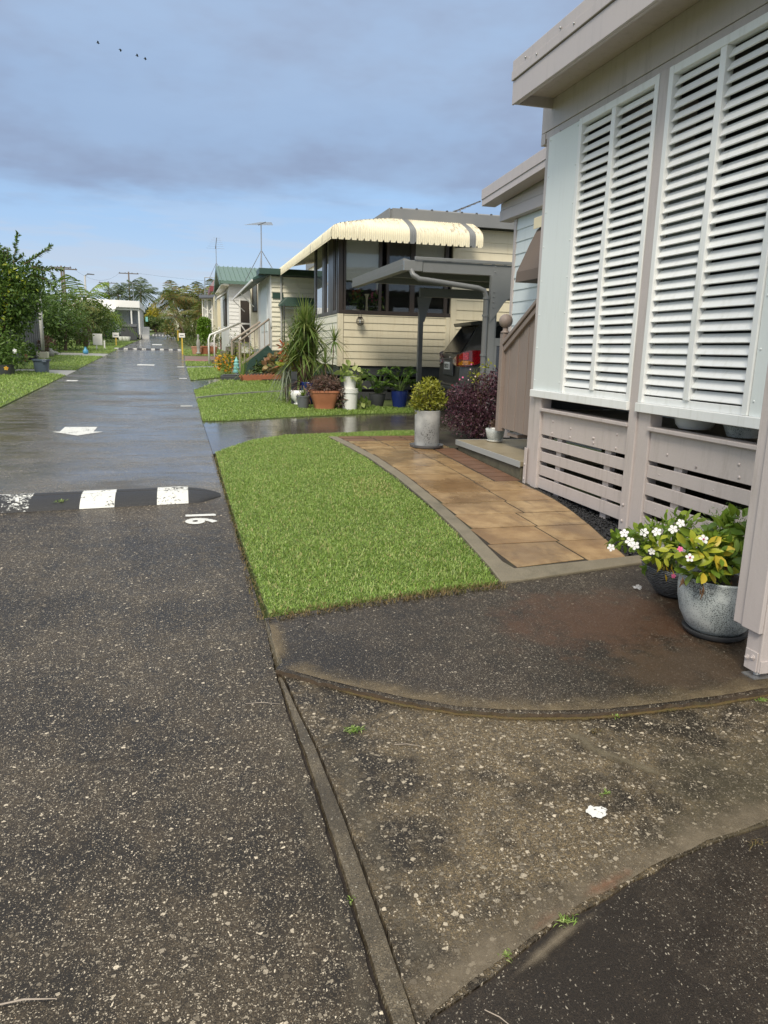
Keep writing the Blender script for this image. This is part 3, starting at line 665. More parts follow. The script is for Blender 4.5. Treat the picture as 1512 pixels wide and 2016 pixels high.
smear('road_crack', sm_pts([(-1.5, 2.55), (-.9, 2.50), (-.35, 2.56), (.02, 2.55), (.30, 2.60)], .05, .012, 11), .006, M['dampmark'], .003)
smear('road_seam', sm_pts([(-2.4, 3.55), (-1.2, 3.50), (-.5, 3.42), (.2, 3.5)], .06, .014, 12), .006, M['dampmark'])

# wet driveway slabs
def pg(*q): return [tuple(G(*a)[:2]) for a in q]
drive = [(.303, 8.84), (.6, 9.4), (.87, 9.85), (1.33, 10.22), (1.92, 10.36), (3.33, 10.60), (9.0, 10.7), (9.0, 14.8), (4.6, 14.8), (4.55, 13.0), (3.97, 12.80), (2.88, 12.56), (1.58, 12.15), (.65, 11.74), (.256, 11.70)]
mb = MB(); mb.prism(drive, -.06, .004); struct('wet_driveway', mb, M['drive'])
d3 = [(.19, 17.15)]+pg((440, 748), (560, 745))+[(5.2, 22.3), (5.2, 23.3), (2.7, 22.2), (1.05, 20.85), (.17, 19.7)]
mb = MB(); mb.prism(d3, -.06, .004); struct('far_driveway', mb, M['drive'])
d4 = [(-2.98, 21.0), (-2.98, 23.0), (-8, 23.6), (-8, 22.3), (-4.0, 22.35)]
mb = MB(); mb.prism(d4, -.06, .004); struct('side_driveway', mb, M['rust_concrete'])
d5 = [(-3.02, 31.2), (-3.04, 33.6), (-9, 34.3), (-9, 32.2)]
mb = MB(); mb.prism(d5, -.06, .004); struct('side_driveway', mb, M['rust_concrete'])
mb = MB(); mb.prism([(.10, 24.9)]+[(1.3, 25.6), (1.4, 26.3), (.09, 25.6)], -.06, .004); struct('side_path', mb, M['rust_concrete'])
mb = MB(); mb.prism([(.06, 28.8), (2.2, 28.8), (2.2, 30.2), (.06, 30.0)], -.06, .006); struct('red_path', mb, M['red_paint_path'])
mb = MB(); mb.prism([(.06, 30.02), (2.2, 30.22), (2.2, 33.2), (.06, 33.0)], -.06, .006); struct('brick_path', mb, M['brick_path'])

# paved path along the house
ed_o = [(1.905, 9.95), (1.99, 9.2), (2.07, 8.3), (2.09, 7.2), (2.06, 6.2), (2.00, 5.2), (1.90, 4.3), (1.855, 3.99)]
ed_i = [(x+.115, y) for x, y in ed_o[:-2]]+[(2.03, 4.36), (2.02, 4.22)]
mb = MB(); mb.prism(ed_o+[(2.02, 4.0), (3.06, 4.20), (3.06, 4.335), (2.05, 4.215)]+ed_i[::-1][1:], -.05, .035)
struct('path_edging', mb, M['concrete'], bevel=.006)
mb = MB(); mb.prism([(1.98, 9.9), (2.06, 8.3), (2.05, 6.2), (1.98, 4.2), (2.97, 4.25), (3.0, 4.55), (3.10, 4.93), (3.19, 5.33), (3.26, 5.72), (3.32, 6.1), (3.36, 6.8), (3.37, 8.9), (5.0, 8.9), (5.0, 10.6), (3.34, 10.5), (3.34, 9.95)], -.05, .0262); struct('path_bed', mb, M['earth'])
pav = MB()
def paver(x0, x1, y0, y1, mi=0, sk=None, fy=None):
    dz = rnd.uniform(-.001, .001); t = rnd.uniform(-.001, .001); g = .0085
    sl0, sl1 = (sk if sk else (x1, x1)); pav.hexa([(x, y, SL*y+z+(dz if z > 0 else 0)+(t*(x-x0)/(x1-x0) if z > 0 else 0)) for z in (-.02, .030) for x, y in ((x0+g, (fy[0] if fy else y0)+g), (sl0-g, (fy[1] if fy else y0)+g), (sl1-g, y1-g), (x0+g, y1-g))], mi)
xl = lambda y: float(np.interp(y, [4.2, 4.36, 5.2, 6.2, 7.2, 8.3, 9.2, 9.95], [2.05, 2.06, 2.125, 2.185, 2.215, 2.195, 2.115, 2.03]))
yrow = [4.335, 4.76, 5.18, 5.60, 6.02, 6.44, 6.86, 7.28, 7.70, 8.12, 8.54, 8.90]
rx = lambda y: float(np.interp(y, [4.24, 4.55, 4.93, 5.33, 5.72, 6.1, 6.5], [2.94, 3.0, 3.10, 3.19, 3.26, 3.30, 3.31]))
for i in range(len(yrow)-1):
    y0, y1 = yrow[i], yrow[i+1]; a = xl((y0+y1)/2); s = (i % 2)*.0
    xr = rx(y0) if y0 < 6.4 else (3.30 if y0 < 6.8 else 3.05)
    cw = .62 if y0 > 5.5 else .56; edges = [a, min(a+cw, xr)] if a+cw < xr-.12 else [a, xr]
    if edges[-1] < xr-.02: edges.append(xr)
    for x0, x1 in zip(edges[:-1], edges[1:]): paver(x0, x1, y0, y1, 0, (rx(y0), rx(y1)) if x1 == edges[-1] and y0 < 6.4 else None, (4.235, 4.325) if i == 0 else None)
# last slanting cut pavers and a red brick band
for k, y in enumerate([8.92, 9.14, 9.36, 9.58, 9.80]):
    x = xl(y+.1); 
    while x < 3.28:
        x2 = min(x+.44, 3.32); paver(x, x2, y, y+.205, 1 if k > 2 else 0); x = x2
for k in range(9): paver(3.06, 3.355, 6.87+k*.225, 6.87+k*.225+.22, 1)
struct('paved_path', pav, [M['paver'], M['paver_red']], bevel=.0015)
# black gravel strip at the foot of the house
gp = [(2.98, 4.30), (3.72, 4.30), (3.72, 6.78), (3.34, 6.78), (3.32, 6.1), (3.26, 5.72), (3.19, 5.33), (3.10, 4.93), (3.0, 4.55)]
mb = MB(); mb.prism(gp, -.05, .008); struct('gravel_bed', mb, M['black_void'])
rng = np.random.default_rng(5); P = []
while len(P) < 5200:
    x, y = rng.uniform(2.95, 3.72), rng.uniform(4.30, 6.78)
    if in_poly(np.array([x]), np.array([y]), gp)[0]: P.append((x, y))
P = np.array(P); n = len(P); octa = np.array([[1, 0, 0], [0, 1, 0], [-1, 0, 0], [0, -1, 0], [0, 0, 1], [0, 0, -1.]])
ang = rng.random(n)*6.28; sc = rng.uniform(.006, .014, (n, 3))*np.array([1.3, .9, .75])
bx = octa[None]*sc[:, None]; ca, sa = np.cos(ang)[:, None], np.sin(ang)[:, None]
tl = rng.uniform(-.5, .5, (n, 1)); X = bx[..., 0]*ca-bx[..., 1]*sa; Yv = bx[..., 0]*sa+bx[..., 1]*ca; Z = bx[..., 2]+X*tl
V = np.stack([X+P[:, :1], Yv+P[:, 1:], Z+(SL*P[:, 1:]+.012+rng.uniform(0, .016, (n, 1)))], -1).reshape(-1, 3)
tri = np.array([[0, 1, 4], [1, 2, 4], [2, 3, 4], [3, 0, 4], [1, 0, 5], [2, 1, 5], [3, 2, 5], [0, 3, 5]])
struct('gravel', raw('gravel', V, (np.arange(n)[:, None, None]*6+tri[None]).reshape(-1, 3)), M['pebble'], 'stuff')

# lawns: turf bed plus real blades
LAWN = [(.40, 3.72), (1.2, 3.89), (1.84, 4.0), (1.885, 4.3), (1.98, 5.2), (2.04, 6.2), (2.07, 7.2), (2.05, 8.3), (1.97, 9.2), (1.89, 9.95), (2.6, 9.98), (3.32, 10.05), (3.32, 10.57), (1.92, 10.33), (1.33, 10.19), (.87, 9.80), (.6, 9.35), (.33, 8.86), (.34, 7.2), (.36, 5.2)]
LAWN2 = [(.26, 11.74), (.65, 11.78), (1.58, 12.19), (2.88, 12.60), (3.97, 12.84), (4.5, 13.02), (4.5, 13.6), (3.2, 13.9), (2.6, 15.4), (2.6, 19.0)]+pg((560, 757), (470, 761))+[(.21, 17.1), (.235, 14)]
LAWN3 = [(.16, 19.75), (1.02, 20.9), (1.3, 21.6), (1.45, 25.5), (.10, 24.85)]
LAWN3B = [(.09, 25.65), (1.5, 26.4), (2.0, 28.75), (.06, 28.75)]
LAWN4 = [(-3.0, 5.0), (-2.985, 20.95), (-4.0, 22.3), (-8.0, 22.25), (-8, 8)]
LAWN5 = [(-3.0, 23.05), (-3.03, 31.15), (-8.0, 32.1), (-8, 23.7)]
LAWN6 = [(-3.05, 33.7), (-3.05, 40), (-2.98, 50), (-7, 50), (-8.0, 34.3)]
for nm, lp, h in (('lawn', LAWN, .018), ('lawn', LAWN2, .014), ('lawn', LAWN3, .014), ('lawn', LAWN3B, .014), ('lawn', LAWN4, .014), ('lawn', LAWN5, .012), ('lawn', LAWN6, .012)):
    mb = MB(); mb.prism(lp, -.05, h); struct(nm, mb, M['turf'])
def grass(poly, dens, L, W, seed, z=.012):
    V, T = grass_blades(poly, dens, L, W, z, seed); struct('grass', raw('grass', V, T), M['grass'], 'stuff')
grass(LAWN, 13500, .027, .0050, 1, .018); grass(LAWN2, 3400, .042, .009, 2); grass(LAWN3, 900, .06, .015, 3); grass(LAWN3B, 700, .06, .015, 33)
grass([p for p in LAWN4 if p[0] > -9], 900, .055, .013, 4); LAWN7 = [(.04, 33.3), (2.3, 33.4), (2.3, 40), (-.15, 40)]
LAWN8 = [(1.3, 18.2), (2.6, 19.2), (3.1, 19.2), (3.1, 20.9), (2.74, 21.0), (1.0, 20.2), (.3, 17.4)]
for lp in (LAWN7, LAWN8):
    mb = MB(); mb.prism(lp, -.05, .010); struct('lawn', mb, M['turf'])
grass(LAWN7, 320, .05, .02, 8); grass(LAWN8, 900, .05, .013, 10)
grass(LAWN5, 600, .05, .016, 5); grass(LAWN6, 320, .05, .02, 6)
Vd, Td = grass_blades(LAWN, 420, .03, .005, .022, 77); Ve, Te = grass_blades([(1.45, 6.3), (1.9, 6.4), (1.95, 7.3), (1.6, 7.2)], 2200, .028, .005, .022, 78)
struct('dry_grass', raw('dry_grass', np.concatenate([Vd, Ve]), np.concatenate([Td, Te+len(Vd)])), leafmat('straw_blades', [(.38, .33, .13), (.50, .45, .22), (.30, .30, .08)], .6, .2), 'stuff')
# ragged dry fringe along the front of the near lawn
V1, T1 = grass_blades([(.38, 3.64), (1.2, 3.80), (1.86, 3.90), (1.86, 4.01), (1.2, 3.92), (.38, 3.76)], 5200, .032, .005, .022, 71)
V2, T2 = grass_blades([(.33, 3.7), (.40, 3.7), (.38, 6.6), (.34, 8.8), (.28, 8.8), (.31, 6.6)], 2600, .03, .005, .006, 72)
struct('dry_grass', raw('dry_grass', np.concatenate([V1, V2]), np.concatenate([T1, T2+len(V1)])), M['grass_dry'], 'stuff')
# pale curved kerb line across the second lawn
q = [G(388, 787), G(440, 781), G(500, 776), G(560, 773), G(600, 772)]
mb = MB()
for a, b_ in zip(q[:-1], q[1:]): mb.bar((a.x, a.y, SL*a.y+.03), (b_.x, b_.y, SL*b_.y+.03), .035, .05)
struct('garden_kerb', mb, M['rust_concrete'])
# grass verge across the end of the street and the far cross street
mb = MB(); mb.prism([(-4.5, 88.5), (1.5, 88.5), (1.5, 95), (-4.5, 95)], -.05, .03); struct('end_verge', mb, M['turf'])
V, T = grass_blades([(-4.0, 88.6), (1.0, 88.6), (1.0, 92), (-4.0, 92)], 120, .12, .05, .03, 9); struct('grass', raw('grass', V, T), M['grass'], 'stuff')

# painted marks on the road
def flat_mark(name, polys, mat, z=.004):
    mb = MB()
    for poly in polys:
        o = len(mb.v); mb.v += [(x, y, SL*y+z) for x, y in poly]; mb.face(range(o, o+len(poly)))
    return struct(name, mb, mat)
def glyph(ch, size, org, z=.004):               # flat number on the road, its top towards the house
    cu = bpy.data.curves.new('number', 'FONT'); cu.body = ch; cu.size = size; cu.resolution_u = 6; cu.offset = .012*size/.3
    tmp = bpy.data.objects.new('tmp', cu); me = bpy.data.meshes.new_from_object(tmp); bpy.data.objects.remove(tmp); return me
me = glyph('16', .30, None)
xs_ = [v.co.x for v in me.vertices]; yy = [v.co.y for v in me.vertices]; x0, x1, y0, y1 = min(xs_), max(xs_), min(yy), max(yy)
for v in me.vertices:
    u = (v.co.x-x0)/(x1-x0); w = (v.co.y-y0)/(y1-y0); X = -.03+.25*w; Y = 6.02-.30*u; v.co = (X, Y, SL*Y+.004)
o = bpy.data.objects.new('painted_number', me); COL.objects.link(o); o['label'] = 'white number 16 painted on the road before the nearest speed bump'; o['category'] = 'road marking'; me.materials.append(M['road_paint'])
def marking(name, polys, label, mat=M['road_paint'], group=None):
    o = flat_mark(name, polys, mat); del o['kind']; o['label'] = label; o['category'] = 'road marking'
    if group: o['group'] = group
    return o
marking('direction_arrow', [pg((118, 850), (103, 850.5), (152, 858), (203, 850.5), (184, 850), (192, 841), (128, 841))], 'white arrow painted on the wet road beyond the nearest bump')
marking('lot_number', [[(-.08, 13.84), (.13, 13.84), (.13, 13.89), (-.08, 13.89)], [(-.08, 13.96), (.13, 13.96), (.13, 14.02), (-.08, 14.02)]], 'two short white strokes painted at the road edge by the second lawn')
marking('lot_number', [[(-.13, 20.4), (.07, 20.4), (.07, 20.6), (-.13, 20.6)]], 'small white mark at the right road edge beside the wet side path')
marking('lot_number', [[(-.20, 25.3), (.02, 25.3), (.02, 25.6), (-.20, 25.6)]], 'small white mark at the right road edge before the red path')
marking('direction_arrow', [[(-1.50, 25.9), (-.95, 25.9), (-.95, 26.5), (-1.50, 26.5)]], 'far white arrow on the road before the second speed bump')
marking('lot_number', [[(-2.75, 19.2), (-2.5, 19.2), (-2.5, 19.5), (-2.75, 19.5)]], 'small white mark at the left road edge below the dark blue tub')
marking('direction_arrow', [[(-1.75, 45.5), (-1.2, 45.5), (-1.2, 47), (-1.75, 47)]], 'white arrow on the road between the second and farthest bumps')

# speed bumps
def bump(x0, x1, y, depth, h, bands, label, tilt=0.0, taper=True, worn=None):
    t = thing('speed_bump', label, 'speed bump', ((x0+x1)/2, y, SL*y), 'speed bumps across the road')
    nx = 64
    def ht(x, v):
        e = min(1.0, max(0.02, (x1-x)/.35)) if taper else min(1, max(.05, (x1-x)/.12))
        e = math.sqrt(e); crease = -.22*h*math.exp(-((v+.08)/.045)**2)
        return (h*math.cos(v*math.pi/2)**.75+crease)*e if abs(v) < 1 else 0
    def strip(xa, xb, k, lift):
        mb = MB(); vs = [-1, -.92, -.75, -.5, -.25, -.13, -.08, -.03, .1, .35, .6, .8, .93, 1]
        for i in range(k+1):
            x = xa+(xb-xa)*i/k; w = depth/2*min(1.0, .25+1.5*max(0, (x1-x))/.35) if taper else depth/2
            for v in vs:
                yy = y+tilt*(x-x1)+v*w; mb.v.append((x, yy, SL*yy+ht(x, v)+lift+(-.01 if abs(v) == 1 and lift == 0 else 0)))
        m = len(vs)
        for i in range(k):
            for j in range(m-1): mb.face((i*m+j, i*m+j+1, (i+1)*m+j+1, (i+1)*m+j))
        return mb
    part('bump_body', strip(x0, x1, nx, 0), M['rubber_black'], t, smooth='all')
    for i, (a, b_) in enumerate(bands):
        part('painted_band', strip(a, b_, 8, .003), M['dull_paint'] if y > 20 else (M['road_paint_worn'] if worn == i else M['road_paint']), t, smooth='all')
    return t
bump(-2.95, .285, 6.70, .52, .085, [(-.26, .0), (-.87, -.60), (-1.62, -1.25), (-2.35, -2.05), (-2.9, -2.66)], 'near speed bump, black with worn white bands, beside the front lawn', .10, True, 2)
bump(-3.25, -.05, 38.6, .5, .07, [(-3.2+.42*i, -3.02+.42*i) for i in range(8)], 'second speed bump with many white bands beside the white notice boards', 0, False)
bump(-2.65, -.75, 70.5, .5, .08, [(-2.6+.27*i, -2.47+.27*i) for i in range(7)], 'farthest speed bump at the end of the street', 0, False)

# ------------------------------------------------------------------ near house with louvred verandah
FX = 3.35
H = thing('house', 'mauve and white house with big white louvre shutters, on the right', 'house', (3.35, 5.2, .15))
mv = M['mauve']
# posts
def post(y0, y1, z0, z1, x0, x1, strip=None):
    mb = MB(); mb.box(x0, x1, y0, y1, z0, z1)
    return part('post', mb, mv, H, bevel=.004)
post(6.52, 6.64, .20, 3.52, FX-.012, FX+.10); post(6.64, 6.80, .215, 3.52, FX+.004, FX+.10)
mb = MB(); mb.box(FX-.022, FX-.013, 6.74, 6.795, .16, .62); part('post_bracket', mb, mv, H, bevel=.002)
post(4.77, 4.925, .20, 1.136, FX-.004, FX+.10); post(4.925, 5.03, .12, 3.52, FX-.020, FX+.09)
mb = MB()
for yy, zz in ((4.985, .27), (4.985, .40), (6.77, .30), (6.77, .45)): mb.lathe([(.012, -.0), (.012, .012), (.006, .018)], 0, 0, 0, 8) if False else mb.ball((FX-.024, yy, zz), .013, 8, 0, (.6, 1, 1))
part_each('bolt', mb, mv, H, smooth='all')
def bay(ya, yb, zs, trim):
    mb = MB(); mb.box(FX+.012, FX+.034, ya, yb, .785, 1.004); part('apron_board', mb, mv, H, bevel=.003)
    mb = MB()
    for z0, z1 in zs: mb.box(FX+.012, FX+.034, ya, yb, z0, z1)
    part('skirting_slats', mb, mv, H, bevel=.003)
    mb = MB()
    for f in (.22, .78): mb.box(FX+.036, FX+.085, ya+(yb-ya)*f-.045, ya+(yb-ya)*f+.045, .2, .80)
    part_each('skirting_stud', mb, mv, H, bevel=.003)
    mb = MB(); mb.box(FX-.028, FX+.10, ya, yb, 1.012, 1.040); mb.box(FX-.012, FX+.03, ya, yb, 1.0045, 1.0115); part('deck_edge_trim', mb, mv, H, bevel=.004)
    mb = MB()
    r = random.Random(int(ya*100))
    for k in range(9): mb.ball((FX+.010, ya+(yb-ya)*r.choice([.12, .35, .36, .62, .63, .85]), r.choice([.82, .86, .90, .93])), .011, 8, 0, (.5, 1, 1))
    for k in range(5): mb.ball((FX+.011, ya+(yb-ya)*r.choice([.1, .5, .9]), r.choice([.31, .44, .57, .70])), .006, 6, 0, (.5, 1, 1))
    part_each('screw_head', mb, mv, H, smooth='all')
bay(5.032, 6.518, [(.657, .752), (.524, .616), (.386, .484), (.255, .362)], 0)
bay(3.30, 4.768, [(.657, .752), (.524, .616), (.386, .484), (.250, .352), (.128, .232)], 0)
# white sills, sheets and louvre shutters
def sill(ya, yb):
    mb = MB(); mb.box(FX-.045, FX+.05, ya, yb, 1.140, 1.208); part('sill', mb, M['white'], H, bevel=.004)
sill(5.032, 6.712); sill(3.10, 4.923)
def sheet(ya, yb):
    mb = MB(); mb.box(FX-.014, FX+.012, ya, yb, 1.2085, 3.505); s = part('infill_sheet', mb, M['white_sheet'], H, bevel=.002)
    mb = MB(); z = 1.3
    while z < 3.5:
        for y in (ya+.03, yb-.03): mb.ball((FX-.0155, y, z), .008, 8, 0, (.5, 1, 1))
        z += .31
    part_each('screw_head', mb, M['white_sheet'], s, smooth='all')
sheet(6.150, 6.710); sheet(3.10, 3.775)
def shutter(ya, ym, yb, fw=.05):                # far edge, mullion, near edge (ya > yb)
    t = part('louvre_shutter', MB().box(FX-.008, FX+.035, yb+fw, ya-fw, 1.2085, 1.2085+.052), M['white'], H, bevel=.003)
    mb = MB(); mb.box(FX-.026, FX+.045, ya-fw, ya, 1.209, 3.512); mb.box(FX-.026, FX+.045, yb, yb+fw, 1.209, 3.512)
    mb.box(FX-.024, FX+.043, yb+fw, ya-fw, 3.455, 3.511); mb.box(FX-.022, FX+.043, ym-.030, ym+.030, 1.261, 3.455)
    part('frame', mb, M['white'], t, bevel=.004)
    mb = MB(); z = 1.272; a = R_(58); w = .069
    while z < 3.40:
        for y0, y1 in ((ym+.031, ya-fw-.001), (yb+fw+.001, ym-.031)):
            jx = rnd.uniform(-.002, .002); jr_ = a+rnd.uniform(-.05, .05)
            xo, zo = FX-.006+jx, z; xi, zi = xo+w*math.cos(jr_), z+w*math.sin(jr_); nx, nz = -math.sin(jr_)*.005, math.cos(jr_)*.005
            mb.hexa([(xo-nx, y0, zo-nz), (xi-nx, y0, zi-nz), (xi-nx, y1, zi-nz), (xo-nx, y1, zo-nz), (xo+nx, y0, zo+nz), (xi+nx, y0, zi+nz), (xi+nx, y1, zi+nz), (xo+nx, y1, zo+nz)])
        z += .0752
    part('louvre_slats', mb, M['white'], t, bevel=.0015)
shutter(6.148, 5.615, 5.034); shutter(4.922, 4.375, 3.780)
# beam, fascia, gutter, soffit, roof
mb = MB(); mb.box(FX-.004, FX+.11, 2.3, 6.90, 3.578, 3.834); mb.box(FX+.004, FX+.10, 2.3, 6.82, 3.516, 3.576); part('beam', mb, mv, H, bevel=.003)
mb = MB(); mb.box(FX-.002, FX+.09, 6.82, 6.905, 3.475, 3.5765); part('beam_end', mb, mv, H, bevel=.003)
FXo, F0, F1 = 2.95, 1.7, 6.73
mb = MB(); mb.box(FXo, FXo+.02, F0, F1, 3.745, 3.935); mb.box(FXo+.0205, FX+.12, F1-.02, F1, 3.752, 3.93); mb.box(FXo+.0205, FXo+.05, F0, F1-.0205, 3.745, 3.765); part_each('gutter', mb, M['mauve_metal'], H, bevel=.003)
mb = MB(); mb.box(FXo-.014, FXo+.025, F0, F1+.008, 3.942, 4.02); mb.box(FXo-.008, FXo+.020, F0, F1+.004, 4.0205, 4.105); mb.box(FXo+.0255, 3.3, F1-.03, F1+.006, 3.945, 4.10); part('fascia', mb, M['mauve_metal'], H, bevel=.004)
mb = MB(); y = F0+.2
while y < F1:
    for z in (3.995, 4.045): mb.ball((FXo-.017, y+(.0 if z < 4 else .22), z), .010, 8, 0, (.7, 1, 1))
    y += .62
part_each('roof_screw', mb, M['steel'], H, smooth='all')
mb = MB(); mb.box(FXo+.051, FX+.10, F0, F1-.021, 3.836, 3.850); part('soffit', mb, mv, H)
mb = MB(); mb.hexa([(FXo+.03, F0, 4.02), (6.6, F0, 4.16), (6.6, F1, 4.16), (FXo+.03, F1, 4.02), (FXo+.03, F0, 4.09), (6.6, F0, 4.23), (6.6, F1, 4.23), (FXo+.03, F1, 4.09)]); part('roof', mb, M['mauve_metal'], H)
# room behind the louvres
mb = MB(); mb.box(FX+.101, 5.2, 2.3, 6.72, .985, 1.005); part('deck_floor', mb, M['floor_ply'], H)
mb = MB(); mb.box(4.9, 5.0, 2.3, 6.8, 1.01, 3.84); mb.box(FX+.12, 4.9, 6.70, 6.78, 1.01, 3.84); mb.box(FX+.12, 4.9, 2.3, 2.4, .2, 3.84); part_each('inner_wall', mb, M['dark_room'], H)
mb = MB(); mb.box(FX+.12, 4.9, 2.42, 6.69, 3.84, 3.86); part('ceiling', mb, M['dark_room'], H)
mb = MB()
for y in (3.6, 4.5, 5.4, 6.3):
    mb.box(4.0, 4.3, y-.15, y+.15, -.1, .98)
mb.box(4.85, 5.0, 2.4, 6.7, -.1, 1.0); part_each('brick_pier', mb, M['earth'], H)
# corner post in front, at the edge of the slab
cx = 2.50
mb = MB(); mb.box(cx, cx+.09, 2.56, 2.655, .140, 4.0); part('corner_post', mb, mv, H, bevel=.005)
mb = MB(); mb.box(cx-.022, cx-.0005, 2.565, 2.678, .33, 4.0); part('cover_board', mb, mv, H, bevel=.004)
mb = MB(); mb.box(cx-.010, cx+.055, 2.681, 2.745, .33, 4.0); part('cover_board', mb, mv, H, bevel=.004)
mb = MB(); mb.box(cx-.006, cx-.0002, 2.572, 2.648, .14, .235); mb.box(cx+.002, cx+.088, 2.553, 2.5598, .14, .20); part_each('stirrup_plate', mb, mv, H, bevel=.002)
mb = MB()
for y, z in ((2.632, .193), (2.598, .205)):
    mb.tube([(cx-.006, y, z), (cx-.010, y, z)], .013, 12); mb.tube([(cx-.0101, y, z), (cx-.0145, y, z)], .009, 6); mb.ball((cx-.0148, y, z), .005, 8)
part_each('bolt', mb, mv, H, smooth=True)
mb = MB(); mb.tube([(cx+.03, 2.60, SL*2.6+.03), (cx+.03, 2.60, .145)], .017, 12); mb.box(cx-.02, cx+.08, 2.56, 2.64, SL*2.6+.0225, SL*2.6+.028); part('post_stirrup', mb, M['steel'], H, smooth=True)
mb = MB(); mb.box(cx+.01, FX, 2.57, 2.65, 3.6, 3.74); part('beam_arm', mb, mv, H)
# rear wing: pale siding wall, deep fascia, small window awning
WX = 4.30
def siding(mb, face, axis, a0, a1, z0, z1, pitch, lap=.012, mi=0, thick=.05, lip=.006):
    # lapped horizontal boards; axis 'x': wall runs along X and faces -Y at y=face; axis 'y': runs along Y and faces -X at x=face
    z = z0
    while z < z1-.01:
        t = min(z+pitch, z1); prof = [(face+thick, z), (face-lap, z), (face-lap, z+lip), (face, t), (face+thick, t)]
        mb.ext(prof, 'x' if axis == 'x' else 'y', a0, a1, mi); z = t
    return mb
part('wing_wall', siding(MB(), WX, 'y', 5.6, 9.40, .55, 3.28, .152, .010), M['pale_siding'], H)
mb = MB(); mb.box(WX-.02, WX+.07, 9.401, 9.47, .4, 3.28); part('wing_corner_trim', mb, mv, H, bevel=.004)
mb = MB(); siding(mb, 9.47, 'x', WX+.071, 6.5, .55, 3.28, .152) ; part('wing_end_wall', mb, M['pale_siding'], H) if False else None
mb = MB(); mb.box(WX-.10, WX+.08, 6.0, 9.78, 3.285, 3.42); mb.box(WX-.09, WX+.07, 6.0, 9.775, 3.425, 3.52); mb.box(WX-.07, WX+.07, 6.0, 9.77, 3.5205, 3.72); part('wing_fascia', mb, M['mauve_metal'], H, bevel=.004)
mb = MB(); mb.hexa([(WX-.30, 6.0, 3.72), (WX-.10, 6.0, 3.72), (WX-.10, 9.95, 3.50), (WX-.30, 9.95, 3.50), (WX-.30, 6.0, 3.92), (WX-.10, 6.0, 3.92), (WX-.10, 9.95, 3.70), (WX-.30, 9.95, 3.70)]); mb.hexa([(WX-.31, 6.0, 3.80), (WX-.301, 6.0, 3.80), (WX-.301, 9.95, 3.58), (WX-.31, 9.95, 3.58), (WX-.31, 6.0, 3.93), (WX-.301, 6.0, 3.93), (WX-.301, 9.95, 3.71), (WX-.31, 9.95, 3.71)])
part_each('wing_gutter', mb, M['mauve_metal'], H, bevel=.004)
mb = MB(); mb.hexa([(WX-.1, 6.9, 3.86), (7, 6.9, 4.0), (7, 9.9, 3.78), (WX-.1, 9.9, 3.66), (WX-.1, 6.9, 3.9), (7, 6.9, 4.04), (7, 9.9, 3.82), (WX-.1, 9.9, 3.70)]); part('wing_roof', mb, M['mauve_metal'], H)
aw = part('window_awning', MB().ext([(WX-.012, 3.10), (WX-.10, 3.02), (WX-.18, 2.86), (WX-.27, 2.66), (WX-.335, 2.52), (WX-.345, 2.40), (WX-.325, 2.40), (WX-.012, 2.40)], 'y', 7.2, 8.62), M['canvas_brown'], H)
mb = MB(); mb.hexa([(WX-.13, 7.2, 3.03), (WX-.015, 7.2, 3.07), (WX-.015, 8.66, 3.07), (WX-.13, 8.66, 3.03), (WX-.13, 7.2, 3.16), (WX-.015, 7.2, 3.19), (WX-.015, 8.66, 3.19), (WX-.13, 8.66, 3.16)]); part('awning_headboard', mb, M['cream_trim'], aw, bevel=.004)
mb = MB(); mb.box(WX-.35, WX-.02, 8.06, 8.10, 2.55, 2.9); mb.v = [(v[0], v[1], v[2]) for v in mb.v]; part('awning_bracket', MB().bar((WX-.03, 8.64, 2.9), (WX-.03, 8.64, 2.55), .03, .03), M['cream_trim'], aw)
part('awning_arm', MB().bar((WX-.03, 8.35, 2.39), (WX-.03, 8.35, 1.95), .012, .03), M['dark_frame'], aw)
# side stair with vertical boards, rail and ball newel
SX = 3.72
mb = MB(); yy = 8.26; k = 0
while yy > 7.05:
    w = .118; z1 = 1.64+(8.26-yy)*.53; z0 = .66-(8.26-yy)*.02
    mb.box(SX+(.006 if k % 2 else 0), SX+.022+(.006 if k % 2 else 0), yy-w+.004, yy, z0, z1); yy -= w; k += 1
st = part('stair_side', mb, M['brown_paint'], H, bevel=.003)
mb = MB(); mb.box(SX-.045, SX+.045, 8.262, 8.35, .62, 1.78); part('newel_post', mb, M['brown_paint'], st, bevel=.005)
mb = MB(); mb.lathe([(.055, 1.785), (.055, 1.80), (.032, 1.815), (.030, 1.85)], SX, 8.305, 0, 18); mb.ball((SX, 8.305, 1.925), .082, 20); part('newel_ball', mb, M['brown_paint'], st, smooth='all')
mb = MB(); mb.bar((SX-.01, 8.26, 1.665), (SX-.01, 7.0, 2.335), .09, .045); mb.bar((SX-.01, 8.258, 1.60), (SX-.01, 7.0, 2.27), .05, .06); part('stair_rail', mb, M['brown_paint'], st, bevel=.006)
mb = MB()
for i in range(4): mb.box(SX+.03, SX+.95, 8.15-.3*i-.28, 8.15-.3*i, .58+.13*i, .62+.13*i)
part_each('stair_tread', mb, M['brown_paint'], st, bevel=.004)

